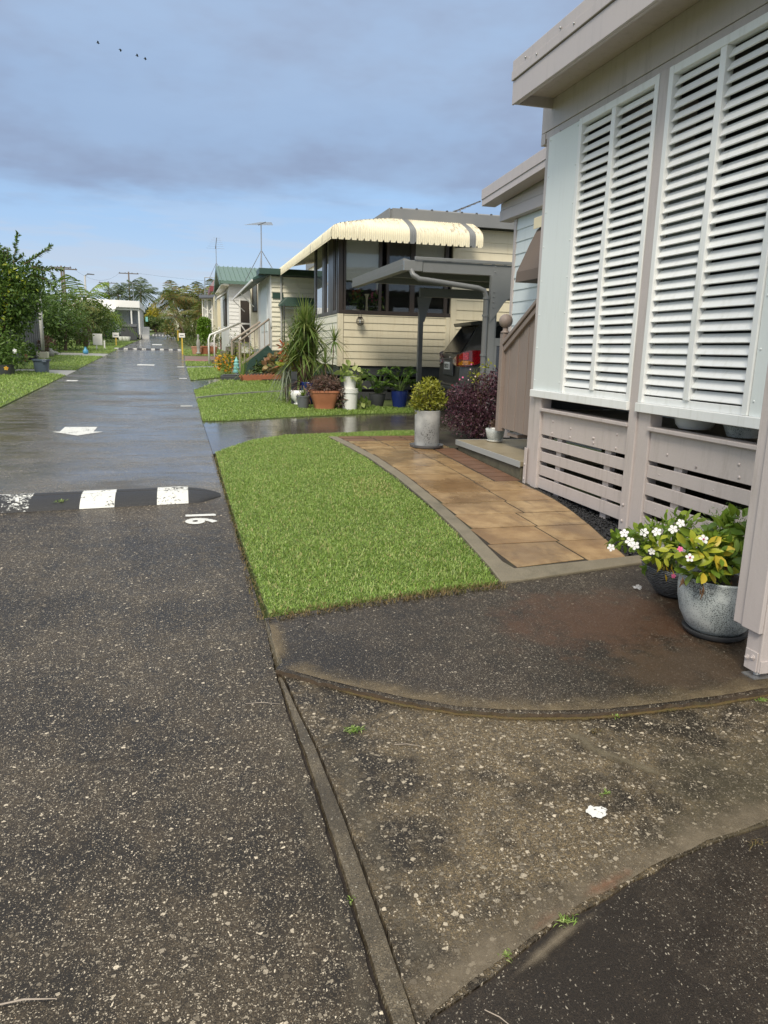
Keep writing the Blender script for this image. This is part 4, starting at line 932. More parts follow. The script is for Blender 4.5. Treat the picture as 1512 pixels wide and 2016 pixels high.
# concrete step in front of the stair
zt = .445
stp = thing('concrete_step', 'low concrete step with grey metal nosing below the brown stair', 'step', (4.0, 7.9, .28))
mb = MB(); mb.box(3.39, 4.6, 6.98, 8.84, .15, zt-.055); part('step_block', mb, M['step_face'], stp, bevel=.01)
mb = MB(); mb.box(3.375, 4.6, 6.96, 8.86, zt-.054, zt); part('step_top', mb, M['concrete_step'], stp, bevel=.006)
mb = MB(); mb.box(3.362, 3.3745, 6.96, 8.87, zt-.062, zt+.003); mb.box(3.3755, 4.6, 8.8605, 8.872, zt-.062, zt+.003); part('step_nosing', mb, M['metal_edge'], stp, bevel=.002)
solo('doormat_block', MB().box(3.62, 3.98, 7.0, 7.32, zt+.003, zt+.055), M['brown_paint'], 'small dark timber tread on the concrete step beside the house post', 'step', (3.8, 7.16, zt+.003), bevel=.008)
# bowls on the deck, seen through the gap under the shutters
mb = MB(); mb.lathe([(.11, .0), (.135, .03), (.15, .10), (.155, .16), (.148, .16), (.14, .10)], 0, 0, 0, 28); mb.v = [(v[0]+3.62, v[1]+4.62, v[2]+1.041) for v in mb.v]
solo('deck_bowl', mb, M['white_plastic'], 'round cream bowl on the deck in the gap under the nearer shutter', 'bowl', (3.62, 4.62, 1.041), 'bowls on the deck', smooth=True)
mb = MB(); mb.lathe([(.10, .0), (.14, .10), (.16, .16), (.15, .16)], 3.60, 4.10, 1.041, 28)
solo('deck_bowl', mb, M['speckle'], 'speckled grey bowl on the deck in the gap under the nearer shutter', 'bowl', (3.60, 4.10, 1.041), 'bowls on the deck', smooth=True)

# ------------------------------------------------------------------ cream house with striped awning
CX, CY = 3.18, 15.6
CH = thing('house', 'cream clad house with striped metal awning behind the carport', 'house', (5.0, 17.0, .55))
Z0, ZS = 1.22, 2.36
mb = siding(MB(), CY, 'x', CX+.11, 5.66, Z0, 2.29, .149, .014, lip=.010); part('front_wall', mb, M['cream_siding'], CH)
mb = siding(MB(), CX, 'y', CY+.11, 18.6, Z0, 2.29, .149, .014, lip=.010); part('side_wall', mb, M['cream_white'], CH)
mb = siding(MB(), CY+.01, 'x', 5.80, 11.0, Z0, 4.14, .205, .014, lip=.010); part('main_wall', mb, M['cream_siding'], CH)
mb = MB(); mb.box(CX-.018, CX+.10, CY-.018, CY+.10, Z0-.02, 2.29); mb.box(5.665, 5.795, CY-.02, CY+.06, Z0-.02, 4.14); mb.box(5.56, 5.66, CY-.0165, CY, Z0, 2.29) ; part_each('corner_trim', mb, M['cream_siding'], CH, bevel=.004)
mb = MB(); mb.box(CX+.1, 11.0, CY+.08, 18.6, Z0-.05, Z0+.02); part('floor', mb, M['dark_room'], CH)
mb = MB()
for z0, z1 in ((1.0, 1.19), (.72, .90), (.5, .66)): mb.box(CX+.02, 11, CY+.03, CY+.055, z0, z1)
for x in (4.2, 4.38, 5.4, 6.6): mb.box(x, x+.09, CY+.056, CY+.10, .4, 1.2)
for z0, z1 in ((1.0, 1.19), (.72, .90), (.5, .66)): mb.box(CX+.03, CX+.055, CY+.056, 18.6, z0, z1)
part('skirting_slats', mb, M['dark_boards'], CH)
mb = MB(); mb.box(CX+.3, 11, CY+.35, CY+.4, .2, 1.2); mb.box(CX+.3, CX+.35, CY+.4, 18.5, .2, 1.2); part('underfloor_dark_sheet', mb, M['black_void'], CH)  # black sheet stands in for the shade under the floor
# windows: frame > pane, blind
ZW0, ZW1 = 2.29, 3.98
def wpart(name, mb, mat, parent, **k): return part(name, mb, mat, parent, **k)
mb = MB(); fy0, fy1 = CY-.01, CY+.07; df = M['dark_frame']
mb.box(CX-.012, 5.662, fy0-.014, fy1, ZW0+.001, ZW0+.075)
for x0, x1 in ((CX-.01, CX+.085), (CX+.10, CX+.15), (4.04, 4.10), (4.20, 4.26), (4.73, 4.83), (5.50, 5.58)): mb.box(x0, x1, fy0, fy1, ZW0+.076, ZW1)
fw = part('window_frame', mb, df, CH, bevel=.003)
for i, (x0, x1) in enumerate(((CX+.151, 4.039), (4.261, 4.729), (4.831, 5.499))):
    part('window_pane', MB().box(x0, x1, CY+.028, CY+.034, ZW0+.08, ZW1), M['glass'], fw)
part('roller_blind', MB().box(CX+.155, 4.036, CY+.072, CY+.078, 2.97, ZW1), M['blind'], fw)
part('roller_blind', MB().box(4.265, 4.725, CY+.072, CY+.078, 3.10, ZW1), M['blind_dark'], fw, label='dark roller blind')
part('roller_blind', MB().box(4.835, 5.495, CY+.072, CY+.078, 2.95, ZW1), M['blind'], fw)
mb = MB(); mb.box(CX-.02, CX+.06, fy1+.001, 18.6, ZW0+.001, ZW0+.075)
for y0, y1 in ((16.15, 16.75), (17.2, 17.5), (18.4, 18.6)): mb.box(CX-.012, CX+.06, y0, y1, ZW0+.076, ZW1)
for y0 in (15.75, 16.02, 17.08): mb.box(CX-.010, CX+.05, y0, y0+.05, ZW0+.076, ZW1)
fs = part('window_frame', mb, df, CH, bevel=.003)
for y0, y1 in ((15.80, 16.02), (16.75, 17.08), (17.5, 18.4)): part('window_pane', MB().box(CX+.012, CX+.018, y0, y1, ZW0+.08, ZW1), M['glass_mirror'], fs)
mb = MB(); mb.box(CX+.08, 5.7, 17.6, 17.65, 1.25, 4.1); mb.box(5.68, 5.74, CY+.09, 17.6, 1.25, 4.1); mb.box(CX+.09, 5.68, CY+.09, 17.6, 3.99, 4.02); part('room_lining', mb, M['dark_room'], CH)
mb = MB(); mb.box(CX+.2, 5.6, CY+.10, CY+.42, 2.26, 2.30); part('window_shelf', mb, M['floor_ply'], CH)
mb = MB(); mb.box(4.12, 4.19, CY+.5, CY+.56, 2.3, 3.9); part('curtain', mb, M['cream_trim'], CH)
# main roof
mb = MB(); mb.hexa([(4.16, CY-.32, 4.18), (11.2, CY-.32, 4.18), (11.2, 26, 4.18), (4.16, 26, 4.18), (4.16, CY-.32, 4.36), (11.2, CY-.32, 4.36), (11.2, 26, 4.36), (4.16, 26, 4.36)])
mb.box(4.20, 11.2, CY-.34, CY-.321, 4.13, 4.38); mb.box(4.14, 4.159, CY-.34, 26, 4.15, 4.38); mb.hexa([(4.16, CY-.33, 4.361), (11.2, CY-.33, 4.361), (11.2, 26, 4.361), (4.16, 26, 4.361), (4.5, CY-.2, 4.42), (11, CY-.2, 4.42), (11, 25, 4.42), (4.5, 25, 4.42)])
part('roof', mb, M['grey_roof'], CH, bevel=.006)
mb = MB(); x = 4.4
while x < 11: mb.ball((x, CY-.30, 4.39), .03, 8); x += .33
part_each('roof_screw', mb, M['dark_boards'], CH, smooth='all')
mb = MB(); mb.box(4.25, 11.0, 18.6, 25.8, .5, 4.18); part('rear_wall', mb, M['cream_siding'], CH)
# wrap-round ribbed awning: profile swept along the front, mitred at the corner and back along the side
def awning_sheet(name, pts_fn, n, stripes, mats, parent, rib):
    mb = MB(); K = 11
    for i in range(n+1):
        for c in pts_fn(i/n, i, K): mb.v.append(c)
    for i in range(n):
        mi = 1 if any(a <= (i+.5)/n < b for a, b in stripes) else 0
        for j in range(K-1): mb.face((i*K+j, (i+1)*K+j, (i+1)*K+j+1, i*K+j+1), mi)
    return part(name, mb, mats, parent, smooth=True)
AX0, AY0, AX1, AY1 = 2.82, 14.62, 5.95, 23.7
def prof(u):                                     # 0 at the wall, 1 at the hem: (outward fraction, height)
    tab = [(0, 4.18), (.25, 4.12), (.5, 4.055), (.72, 3.985), (.86, 3.935), (.95, 3.885), (.985, 3.83), (1, 3.77), (1, 3.70), (1, 3.66), (1, 3.625)]
    return tab[u]
def hem(i, j, per, K):                           # scalloped hem and ribs
    ph = (i % per)/per; return .045*max(0, 1-min(ph, 1-ph)*7) if j == K-1 else 0
TAB = [prof(j) for j in range(11)]
def zprof(f): return float(np.interp(f, [q[0] for q in TAB[:8]], [q[1] for q in TAB[:8]]))
def fpts(t, i, K):
    out = []; x = AX0+(AX1-AX0)*t; fm = max(0.0, (4.20-x)/(4.20-AX0)); rb = .007*(1 if i % 4 < 2 else -1)
    for j in range(K):
        f, z = TAB[j]
        if f < fm: f, z = fm, zprof(fm)
        y = (CY-.33)+(AY0-(CY-.33))*f; out.append((x, y-rb*(f > .96), z+rb*(f <= .96)+hem(i, j, 12, K)))
    return out
def spts(t, i, K):
    out = []; y = AY0+(AY1-AY0)*t; fm = max(0.0, (CY-.33-y)/(CY-.33-AY0)); rb = .007*(1 if i % 4 < 2 else -1)
    for j in range(K):
        f, z = TAB[j]
        if f < fm: f, z = fm, zprof(fm)
        x = 4.14+(AX0-4.14)*f; out.append((x-rb*(f > .96), y, z+rb*(f <= .96)+hem(i, j, 12, K)))
    return out
def awn_mat():
    m, nt, b = newmat('cream_awning_sheet'); p = coords(nt); sx, sy, sz = nd(nt, 'ShaderNodeSeparateXYZ', {0: p}).outputs
    n = noise(nt, scaled(nt, p, (9, 1.6, 1.6)), 3.2, 6.0, .7); g = noise(nt, p, 1.6, 3.0)
    mould = ma(nt, 'MULTIPLY', ma(nt, 'MULTIPLY', sstep(nt, n, .45, .62), sstep(nt, g, .34, .54)), sstep(nt, sz, 3.80, 3.93, .25, 1.0))
    c = mixc(nt, noise(nt, p, 4, 3.0), (.72, .655, .475), (.80, .74, .56)); c = mixc(nt, ma(nt, 'MULTIPLY', mould, .7), c, (.26, .20, .15))
    nt.links.new(c, b.inputs['Base Color']); b.inputs['Roughness'].default_value = .5; return m
M['awning'] = awn_mat()
fs_ = (AX1-AX0); s1 = ((4.40-AX0)/fs_, (4.54-AX0)/fs_); s2 = ((5.66-AX0)/fs_, (5.80-AX0)/fs_)
awn = awning_sheet('awning', fpts, 288, (s1, s2), [M['awning'], M['grey_steel']], CH, 1)
awning_sheet('awning_side', spts, 792, ((.262, .270), (.105, .109)), [M['awning'], M['grey_steel']], awn, 1)
mb = MB()
for j in range(10):
    (f0, z0), (f1, z1) = prof(j), prof(j+1)
    e = [(5.75+.2*f+.004, CY-.33+(AY0-CY+.33)*f, z) for f, z in ((f0, z0), (f1, z1))]
    o = len(mb.v); mb.v += [e[0], e[1], (e[1][0], e[1][1], e[1][2]-.25 if j < 6 else 3.62), (e[0][0], e[0][1], e[0][2]-.25 if j < 6 else 3.62)]; mb.face((o, o+1, o+2, o+3))
mb = MB(); mb.bar((5.72, CY-.02, 3.75), (5.86, AY0+.1, 3.66), .035, .035); mb.bar((CX, CY-.02, 3.78), (2.9, AY0+.1, 3.68), .035, .035); part_each('awning_arm', mb, M['grey_steel'], awn)
# side infill behind, under the awning, so the side of the house closes
part('porch_wall', MB().box(4.20, 4.26, 18.0, 25.8, 1.2, 4.17), M['cream_white'], CH)
# roof aerials
def aerial(base, h, label, az, n=7, guys=True, L=1.1, boom_tilt=0.0, group='rooftop aerials'):
    x, y, z = base; t = thing('antenna', label, 'antenna', base, group)
    part('mast', MB().tube([(x, y, z), (x, y, z+h)], .022, 6), M['steel'], t)
    mb = MB(); d = Vector((math.sin(az), math.cos(az), boom_tilt)).normalized(); top = Vector((x, y, z+h)); s = Vector((d.y, -d.x, 0)).normalized()
    mb.tube([top-d*L*.35, top+d*L*.65], .02, 5)
    part('boom', mb, M['dark_boards'], t)
    mb = MB()
    for i in range(n):
        c = top+d*(L*(-.33+i/(n-1)*.96)); w = .5*(1-.55*i/(n-1)); mb.tube([c-s*w, c+s*w], .005, 4)
    part_each('dipole', mb, M['steel'], t)
    if guys:
        mb = MB()
        for a in (.3, 2.4, 4.5): mb.tube([(x, y, z+h*.55), (x+math.cos(a)*.75, y+math.sin(a)*.75, z)], .014, 4)
        part_each('brace', mb, M['steel'], t)
    return t
p = atY(906, 412, 19.5); aerial((p.x, p.y, 4.40), max(.25, p.z-4.40), 'low television aerial with long wire arms on the cream house roof', 1.3, 6, False, 1.1, .42)

# hanging wire lantern on the cream wall
p = atY(709, 633, CY-.14); ln = thing('hanging_lantern', 'small round wire lantern hanging on the cream wall', 'lantern', p)
mb = MB(); r = .085
for k in range(6):
    a = k*math.pi/6; mb.tube([(p.x+r*math.sin(t)*math.cos(a), p.y+r*math.sin(t)*math.sin(a), p.z+r*.93*math.cos(t)) for t in [i*2*math.pi/20 for i in range(21)]], .0045, 4, cap=False)
for t in (.9, 1.57, 2.2): mb.tube([(p.x+r*math.sin(t)*math.cos(a), p.y+r*math.sin(t)*math.sin(a), p.z+r*.93*math.cos(t)) for a in [i*2*math.pi/20 for i in range(21)]], .0035, 4, cap=False)
part('wire_cage', mb, M['dark_frame'], ln)
part('lantern_cap', MB().lathe([(.05, .068), (.055, .085), (.03, .10)], p.x, p.y, p.z, 16), M['dark_frame'], ln)
part('lantern_bulb', MB().lathe([(.006, -.04), (.022, -.02), (.024, .02), (.012, .066)], p.x, p.y, p.z, 12), M['white_plastic'], ln, smooth='all')
part('hanger_wire', MB().tube([(p.x-.035, p.y, p.z+.09), (p.x-.012, p.y+.05, ZW0+.05)], .004, 4).tube([(p.x+.035, p.y, p.z+.09), (p.x+.012, p.y+.05, ZW0+.05)], .004, 4), M['dark_frame'], ln)
# vases and plants on the window shelf
def flower_blob(name, c, r, n, mat, root, L=.06, W=.6, seed=1, sc=(1, 1, 1.2)):
    return foliage(name, [(tuple(c), (r*sc[0], r*sc[1], r*sc[2]))], n, L, W, mat, root, .3, .3, seed)
for (px, py, kind, lab) in ((702, 582, 'a', 'pot of coral flowers on the shelf inside the cream house window'), (722, 590, 'b', 'tall narrow cream vase inside the cream house window'), (741, 585, 'c', 'bunch of red flowers standing inside the cream house window')):
    p = atY(px, py, CY+.24); t = thing('vase' if kind == 'b' else 'indoor_plant', lab, 'vase' if kind == 'b' else 'plant', (p.x, p.y, 2.30))
    if kind == 'b': part('vase_body', MB().lathe([(.035, 0), (.03, .1), (.022, .25), (.03, .36), (.055, .42), (.05, .42)], p.x, p.y, 2.30, 16), M['cream_trim'], t, smooth='all')
    else:
        part('pot', MB().lathe([(.07, 0), (.09, .10), (.085, .10)], p.x, p.y, 2.30, 18), M['cream_trim'] if kind == 'a' else M['dark_boards'], t, smooth=True)
        flower_blob('foliage', (p.x, p.y, 2.55), .16, 160, M['hedge'], t, .10, .4, 3)
        flower_blob('flower', (p.x, p.y, 2.70 if kind == 'a' else 2.66), .09 if kind == 'a' else .12, 60, M['croton'] if kind == 'a' else M['pink_fl'], t, .055, .8, 4)

# ------------------------------------------------------------------ carport
K = thing('carport', 'grey steel carport with flat roof and white-grey downpipe over the car', 'carport', (5.0, 12.6, .45))
gs = M['grey_steel']; KX0, KX1, KY0, KY1 = 3.24, 8.6, 11.05, 14.6; KZ = 2.72
mb = MB(); mb.box(KX0+.30, KX1, KY0-.02, KY0+.06, KZ, KZ+.165); mb.box(KX0+.16, KX1, KY0-.05, KY0-.021, KZ+.166, KZ+.215); part('front_beam', mb, gs, K, bevel=.006)
mb = MB(); mb.box(KX0+1.3, KX1, KY1-.32, KY1-.24, KZ-.12, KZ+.05); part('rear_beam', mb, gs, K, bevel=.006)
mb = MB(); mb.box(KX0, KX0+.29, KY0-.03, KY0+.05, KZ+.01, KZ+.16); part('gutter_end', mb, gs, K, bevel=.006)
mb = MB(); mb.ext([(KX0+.12, KZ+.02), (KX0, KZ+.02), (KX0-.012, KZ+.10), (KX0+.006, KZ+.108), (KX0-.004, KZ+.185), (KX0+.02, KZ+.195), (KX0+.12, KZ+.17)], 'y', KY0+.051, KY1); part('gutter', mb, M['grey_roof'], K)
mb = MB(); x = KX0+.1
while x < KX1:
    mb.box(x, x+.16, KY0+.061, KY1, KZ+.120, KZ+.145); mb.box(x+.161, x+.199, KY0+.061, KY1, KZ+.120, KZ+.18); x += .2
part('roof_sheet', mb, M['grey_roof'], K)
mb = MB(); 
for y in (12.2, 13.4): mb.box(KX0+.15, KX1, y, y+.05, KZ+.02, KZ+.118)
part_each('purlin', mb, gs, K)
px1 = atY(828, 640, 14.32).x; px2 = atY(966, 640, 11.02).x
part('post', MB().box(px1-.045, px1+.045, 14.28, 14.37, .45, KZ-.121), gs, K, bevel=.005)
part('post', MB().box(px2-.055, px2+.055, 10.97, 11.028, .36, KZ-.001), gs, K, bevel=.005)
part('post', MB().box(px2-.02, px2+.10, 11.03, 11.12, .36, KZ-.002), gs, K, bevel=.005)
part('post', MB().box(8.3, 8.4, 11.0, 11.09, .36, KZ-.001), gs, K); part('post', MB().box(8.3, 8.4, 14.28, 14.37, .45, KZ-.121), gs, K)
mb = MB(); y0 = 10.955
mb.ext([(px2+.056, KZ-.001), (px2+.62, KZ-.001), (px2+.62, KZ-.12), (px2+.16, KZ-.50), (px2+.056, KZ-.62)], 'x', 0, 1) if False else None
mb.add([(px2+a, y0+b_, z) for b_ in (0, .012) for a, z in ((-.05, KZ-.002), (.55, KZ-.002), (.55, KZ-.10), (.18, KZ-.40), (.06, KZ-.58), (-.05, KZ-.70))], [(0, 1, 2, 3, 4, 5), (11, 10, 9, 8, 7, 6)]+[(i, (i+1) % 6+0, (i+1) % 6+6, i+6) for i in range(6)])
for z in (KZ+.05, KZ+.12, KZ-.25, KZ-.32, KZ-.4, KZ-.48): mb.ball((px2, y0-.004, z), .014, 8, 0, (1, .6, 1))
part('knee_bracket', mb, gs, K)
q1 = px1+.0
mb = MB(); mb.add([(q1+a, 14.27+b_, z) for b_ in (0, .01) for a, z in ((-.10, KZ-.125), (.20, KZ-.125), (.06, KZ-.60), (-.03, KZ-.60))], [(0, 1, 2, 3), (7, 6, 5, 4)]+[(i, (i+1) % 4, (i+1) % 4+4, i+4) for i in range(4)]); part('knee_bracket', mb, gs, K)
dpx = px2-.125
pp = [(KX0+.12, KY0-.0, KZ+.02), (KX0+.13, KY0-.06, KZ-.05), (KX0+.22, KY0-.09, KZ-.11), (KX0+.34, KY0-.09, KZ-.12), (dpx-.14, KY0-.09, KZ-.20), (dpx-.04, KY0-.09, KZ-.23), (dpx, KY0-.09, KZ-.32), (dpx, KY0-.09, .45)]
mb = MB(); mb.tube(pp, .040, 14)
for z in (KZ-.36, KZ-.62, 1.5): mb.tube([(dpx, KY0-.09, z), (dpx, KY0-.09, z+.03)], .052, 14)
part('downpipe', mb, M['grey_pipe'], K, smooth=True)
# low gate with scroll panel between the carport post and the house wing
gt = thing('gate', 'dark steel gate with scrolled iron panel beside the carport post', 'gate', (px2+.35, 10.9, .36))
gx0, gx1 = px2+.06, px2+.52
mb = MB(); mb.box(gx0, gx1, 10.99, 11.03, 1.66, 1.78); mb.box(gx0, gx0+.05, 10.99, 11.03, .5, 1.659); mb.box(gx1-.12, gx1-.07, 10.99, 11.03, .5, 1.659); part('gate_frame', mb, gs, gt, bevel=.004)
mb = MB(); mb.box(gx0+.051, gx1-.121, 11.0, 11.02, .52, 1.655); part('gate_panel', mb, M['glass_dark'], gt)
mb = MB(); mb.box(gx0+.30, gx0+.36, 10.99, 11.03, 1.781, 2.55)
for zc, s in ((1.95, 1), (2.15, -1), (2.35, 1)):
    mb.tube([(gx0+.44+.07*math.cos(a)*(1-a/14), 11.01, zc+s*.09*math.sin(a)*(1-a/14)) for a in [i*.45 for i in range(20)]], .014, 5)
part('scroll_work', mb, M['dark_boards'], gt)

# ------------------------------------------------------------------ parked car under the carport (local axes: x forward, y left, z up)
CAR = thing('parked_car', 'dark grey hatchback parked under the carport with red tail lamps showing', 'car', (4.70, 12.95, SL*12.9+.01), rz=R_(-6))
def loft(secs, mb=None, cap=True):
    mb = mb or MB(); k = len(secs[0]); o = len(mb.v)
    for s in secs: mb.v += s
    for i in range(len(secs)-1):
        for j in range(k): mb.face((o+i*k+j, o+i*k+(j+1) % k, o+(i+1)*k+(j+1) % k, o+(i+1)*k+j))
    if cap: mb.face([o+j for j in reversed(range(k))]); mb.face([o+(len(secs)-1)*k+j for j in range(k)])
    return mb
def body_sec(x, zb, zt, w, wt=None, dx=0.0):     # ring with tumblehome
    wt = wt or w; m_ = (zb+zt)/2; h = zt-zb
    half = [(0, zb), (w*.80, zb), (w*.96, zb+h*.10), (w, zb+h*.35), (w*1.0, zb+h*.55), (w*.985, zb+h*.78), (wt*.95, zb+h*.95), (wt*.82, zt), (0, zt+.005)]
    ring = half+[(-a, z) for a, z in reversed(half[1:-1])]
    return [(x+dx*(z-zb)/h, a, z) for a, z in ring]
secs = [body_sec(.03, .42, 1.0, .66, dx=.0), body_sec(0, .33, 1.06, .76, dx=.03), body_sec(.07, .27, 1.12, .845, .82, .04), body_sec(.22, .24, 1.14, .885, .86, .05), body_sec(.6, .22, 1.11, .895, .87), body_sec(1.6, .22, 1.05, .895, .87), body_sec(2.9, .22, 1.0, .89, .86), body_sec(3.5, .24, .95, .87, .84), body_sec(4.0, .28, .84, .82, .76), body_sec(4.25, .36, .72, .70, .62)]
part('body', loft(secs), M['car'], CAR, smooth=True, local=True)
def gh(x, w, z): return (x, w, z)
base = [(.03, .78), (.45, .845), (1.4, .85), (2.2, .84), (2.95, .78)]; topp = [(.40, .61), (.62, .665), (1.45, .68), (1.95, .66), (2.25, .60)]
mb = MB(); n = len(base); zb_, zt_ = 1.035, [1.60, 1.635, 1.65, 1.63, 1.58]
L_ = [(x, w, zb_) for x, w in base]+[(x, -w, zb_) for x, w in reversed(base)]; T_ = [(x, w, z) for (x, w), z in zip(topp, zt_)]; T_ += [(x, -w, z) for (x, w), z in zip(reversed(topp), reversed(zt_))]
mb.v += L_+T_; k = 2*n
for j in range(k): mb.face((j, (j+1) % k, k+(j+1) % k, k+j))
for j in range(n-1): mb.face((k+j, k+j+1, k+k-2-j, k+k-1-j))
part('cabin', mb, M['car'], CAR, smooth=False, bevel=.02, local=True)
def quadpatch(A, B, C_, D, inset, lift):          # window patch lying just proud of a cabin face
    A, B, C_, D = [Vector(v) for v in (A, B, C_, D)]; c = (A+B+C_+D)/4; nrm = (B-A).cross(D-A).normalized()
    if nrm.dot(c-Vector((1.5, 0, 1.2))) < 0: nrm = -nrm
    f = lambda u, v: (A*(1-u)*(1-v)+B*u*(1-v)+C_*u*v+D*(1-u)*v)+nrm*lift
    iu, iv = inset; mb = MB(); pts = []
    ring = [(iu, iv+.06), (iu+.05, iv), (1-iu-.05, iv), (1-iu, iv+.06), (1-iu-.015, 1-iv-.06), (1-iu-.06, 1-iv), (iu+.06, 1-iv), (iu+.015, 1-iv-.06)]
    top_ = [f(u, v) for u, v in ring]; bot = [p-nrm*.012 for p in top_]; m8 = len(ring)
    mb.v += [tuple(p) for p in top_+bot]; mb.face(range(m8))
    for i in range(m8): mb.face((i, m8+i, m8+(i+1) % m8, (i+1) % m8))
    return mb
part('rear_window', quadpatch(L_[0], L_[9], T_[9], T_[0], (.07, .10), .012), M['car_glass'], CAR, local=True)
for s, a, b_ in ((1, 1, 2), (1, 2, 3), (-1, 8, 7), (-1, 7, 6)): part('side_window', quadpatch(L_[a], L_[b_], T_[b_], T_[a], (.05, .12), .012), M['car_glass'], CAR, local=True)
part('windscreen', quadpatch(L_[4], L_[5], T_[5], T_[4], (.06, .08), .012), M['glass_dark'], CAR, local=True)
part('spoiler', MB().hexa([(.24, -.60, 1.565), (.57, -.64, 1.58), (.57, .64, 1.58), (.24, .60, 1.565), (.22, -.61, 1.625), (.60, -.65, 1.665), (.60, .65, 1.665), (.22, .61, 1.625)]), M['car'], CAR, bevel=.012, local=True)
part('boot_recess', MB().box(-.012, .02, -.36, .36, .68, .955), M['black_plastic'], CAR, bevel=.02, local=True)
part('boot_trim', MB().box(-.018, .03, -.42, .42, .962, .985), M['black_plastic'], CAR, bevel=.006, local=True)
part('rear_bumper', MB().hexa([(-.055, -.70, .42), (.1, -.87, .42), (.1, .87, .42), (-.055, .70, .42), (-.060, -.68, .555), (.1, -.86, .555), (.1, .86, .555), (-.060, .68, .555)]), M['car'], CAR, bevel=.03, local=True)
part('bumper_insert', MB().box(-.066, .0, -.56, .56, .445, .50), M['black_plastic'], CAR, bevel=.012, local=True)
plate = part('number_plate', MB().box(-.030, -.0125, -.186, .186, .79, .925), M['white_plastic'], CAR, bevel=.004, local=True)
me = glyph('MBDOJ', .1, None)
xs_ = [v.co.x for v in me.vertices]; x0, x1 = min(xs_), max(xs_)
for v in me.vertices: v.co = (-.0315, .15-.30*(v.co.x-x0)/(x1-x0), .817+v.co.y/.073*.078)
part('plate_lettering', me, M['black_plastic'], plate, local=True)
mb = MB(); mb.add([(-.012, 0, .985), (-.012, .016, .955), (-.012, 0, .925), (-.012, -.016, .955)], [(0, 1, 2, 3)]); mb.v = [(v[0]+.006, v[1], v[2]) for v in mb.v]
mb = MB(); mb.hexa([(.012, -.014, 1.0), (.04, -.014, 1.0), (.04, .014, 1.0), (.012, .014, 1.0), (.045, -.006, 1.06), (.07, -.006, 1.06), (.07, .006, 1.06), (.045, .006, 1.06)]); part('badge', mb, M['chrome'], CAR, bevel=.003, local=True)
def lampstrip(mats_z, pts, name, mat, s):
    mb = MB(); k = len(pts)
    for x, y, z0, z1 in [(q[0], q[1], q[2]+.06, q[3]+.06) for q in pts]: mb.v += [(x, y*s, z0), (x, y*s, z1), (x+.06, y*s*.93, z1), (x+.06, y*s*.93, z0)]
    for i in range(k-1):
        for j in range(4): mb.face((i*4+j, (i+1)*4+j, (i+1)*4+(j+1) % 4, i*4+(j+1) % 4))
    mb.face((0, 1, 2, 3)); mb.face(tuple(4*(k-1)+j for j in (3, 2, 1, 0)))
    return part(name, mb, mat, CAR, local=True, smooth=True)
for s in (1, -1):
    T1 = lampstrip(0, [(-.020, .40, .845, .915), (-.022, .55, .82, .955), (-.012, .70, .80, 1.0), (.045, .85, .80, 1.045), (.13, .905, .81, 1.07), (.26, .925, .84, 1.08), (.42, .93, .90, 1.085)], 'tail_lamp', M['lens_dkred'], s)
    def sub(nm, pts, mat):
        mb = MB(); k = len(pts)
        for x, y, z0, z1 in [(q[0], q[1], q[2]+.06, q[3]+.06) for q in pts]: mb.v += [(x, y*s, z0), (x, y*s, z1), (x+.03, y*s*.96, z1), (x+.03, y*s*.96, z0)]
        for i in range(k-1):
            for j in range(4): mb.face((i*4+j, (i+1)*4+j, (i+1)*4+(j+1) % 4, i*4+(j+1) % 4))
        mb.face((0, 1, 2, 3)); mb.face(tuple(4*(k-1)+j for j in (3, 2, 1, 0)))
        part(nm, mb, mat, T1, local=True)
    sub('reverse_lamp', [(-.029, .46, .855, .905), (-.031, .56, .85, .93)], M['lens_clear'])
    sub('brake_lamp', [(.005, .755, .93, .985), (.04, .865, .915, 1.03), (.125, .918, .915, 1.045)], M['lens_red'])
    sub('indicator_lamp', [(-.005, .735, .825, .855), (.04, .866, .825, .905), (.125, .920, .835, .90), (.21, .932, .85, .875)], M['lens_amber'])
    part('reflector', MB().box(-.068, -.05, s*.60-.06, s*.60+.06, .515, .54), M['lens_red'], CAR, local=True)
    for wx_ in (.75, 3.35):
        mb = MB(); prof_ = [(.20, -.10), (.31, -.105), (.335, -.08), (.335, .08), (.31, .105), (.20, .10)]
        mb.lathe(prof_, 0, 0, 0, 28); mb.v = [(wx_+v[0], s*.80+v[2], .335+v[1]) for v in mb.v]; w_ = part('wheel', mb, M['tyre'], CAR, smooth=True, local=True)
        mb = MB(); mb.lathe([(.03, .0), (.21, .0), (.215, .02), (.20, .02)], 0, 0, 0, 24); mb.v = [(wx_+v[0], s*(.885+v[2]), .335+v[1]) for v in mb.v]; part('rim', mb, M['steel'], w_, smooth=True, local=True)

# ------------------------------------------------------------------ plants and pots
def petals(mbV, mbT, c, nrm, r, n=5, w=.95):
    c = np.array(c, float); nrm = unit(np.array(nrm, float)); a = unit(np.cross(nrm, [.3, .2, .9])); b = np.cross(nrm, a); o0 = rnd.random()*6
    for i in range(n):
        t = o0+2*math.pi*i/n; d = a*math.cos(t)+b*math.sin(t); s = np.cross(nrm, d); o = len(mbV)
        mbV += [c+d*r*.10+s*r*.07, c+d*r*.10-s*r*.07, c+d*r*.65-s*r*.40*w+nrm*r*.08, c+d*r*1.0-s*r*.20*w, c+d*r*1.0+s*r*.20*w, c+d*r*.65+s*r*.40*w+nrm*r*.08]
        mbT.append([o, o+1, o+2, o+3, o+4, o+5])
def flowers(name, items, r, mat, root, label=None, n=5):
    for c, nrm in items:
        V = []; T = []; petals(V, T, c, nrm, r*(.85+.3*rnd.random()), n)
        part(name, raw(name, np.array(V), np.array(T), OFF[root.name]), mat, root, label=label)
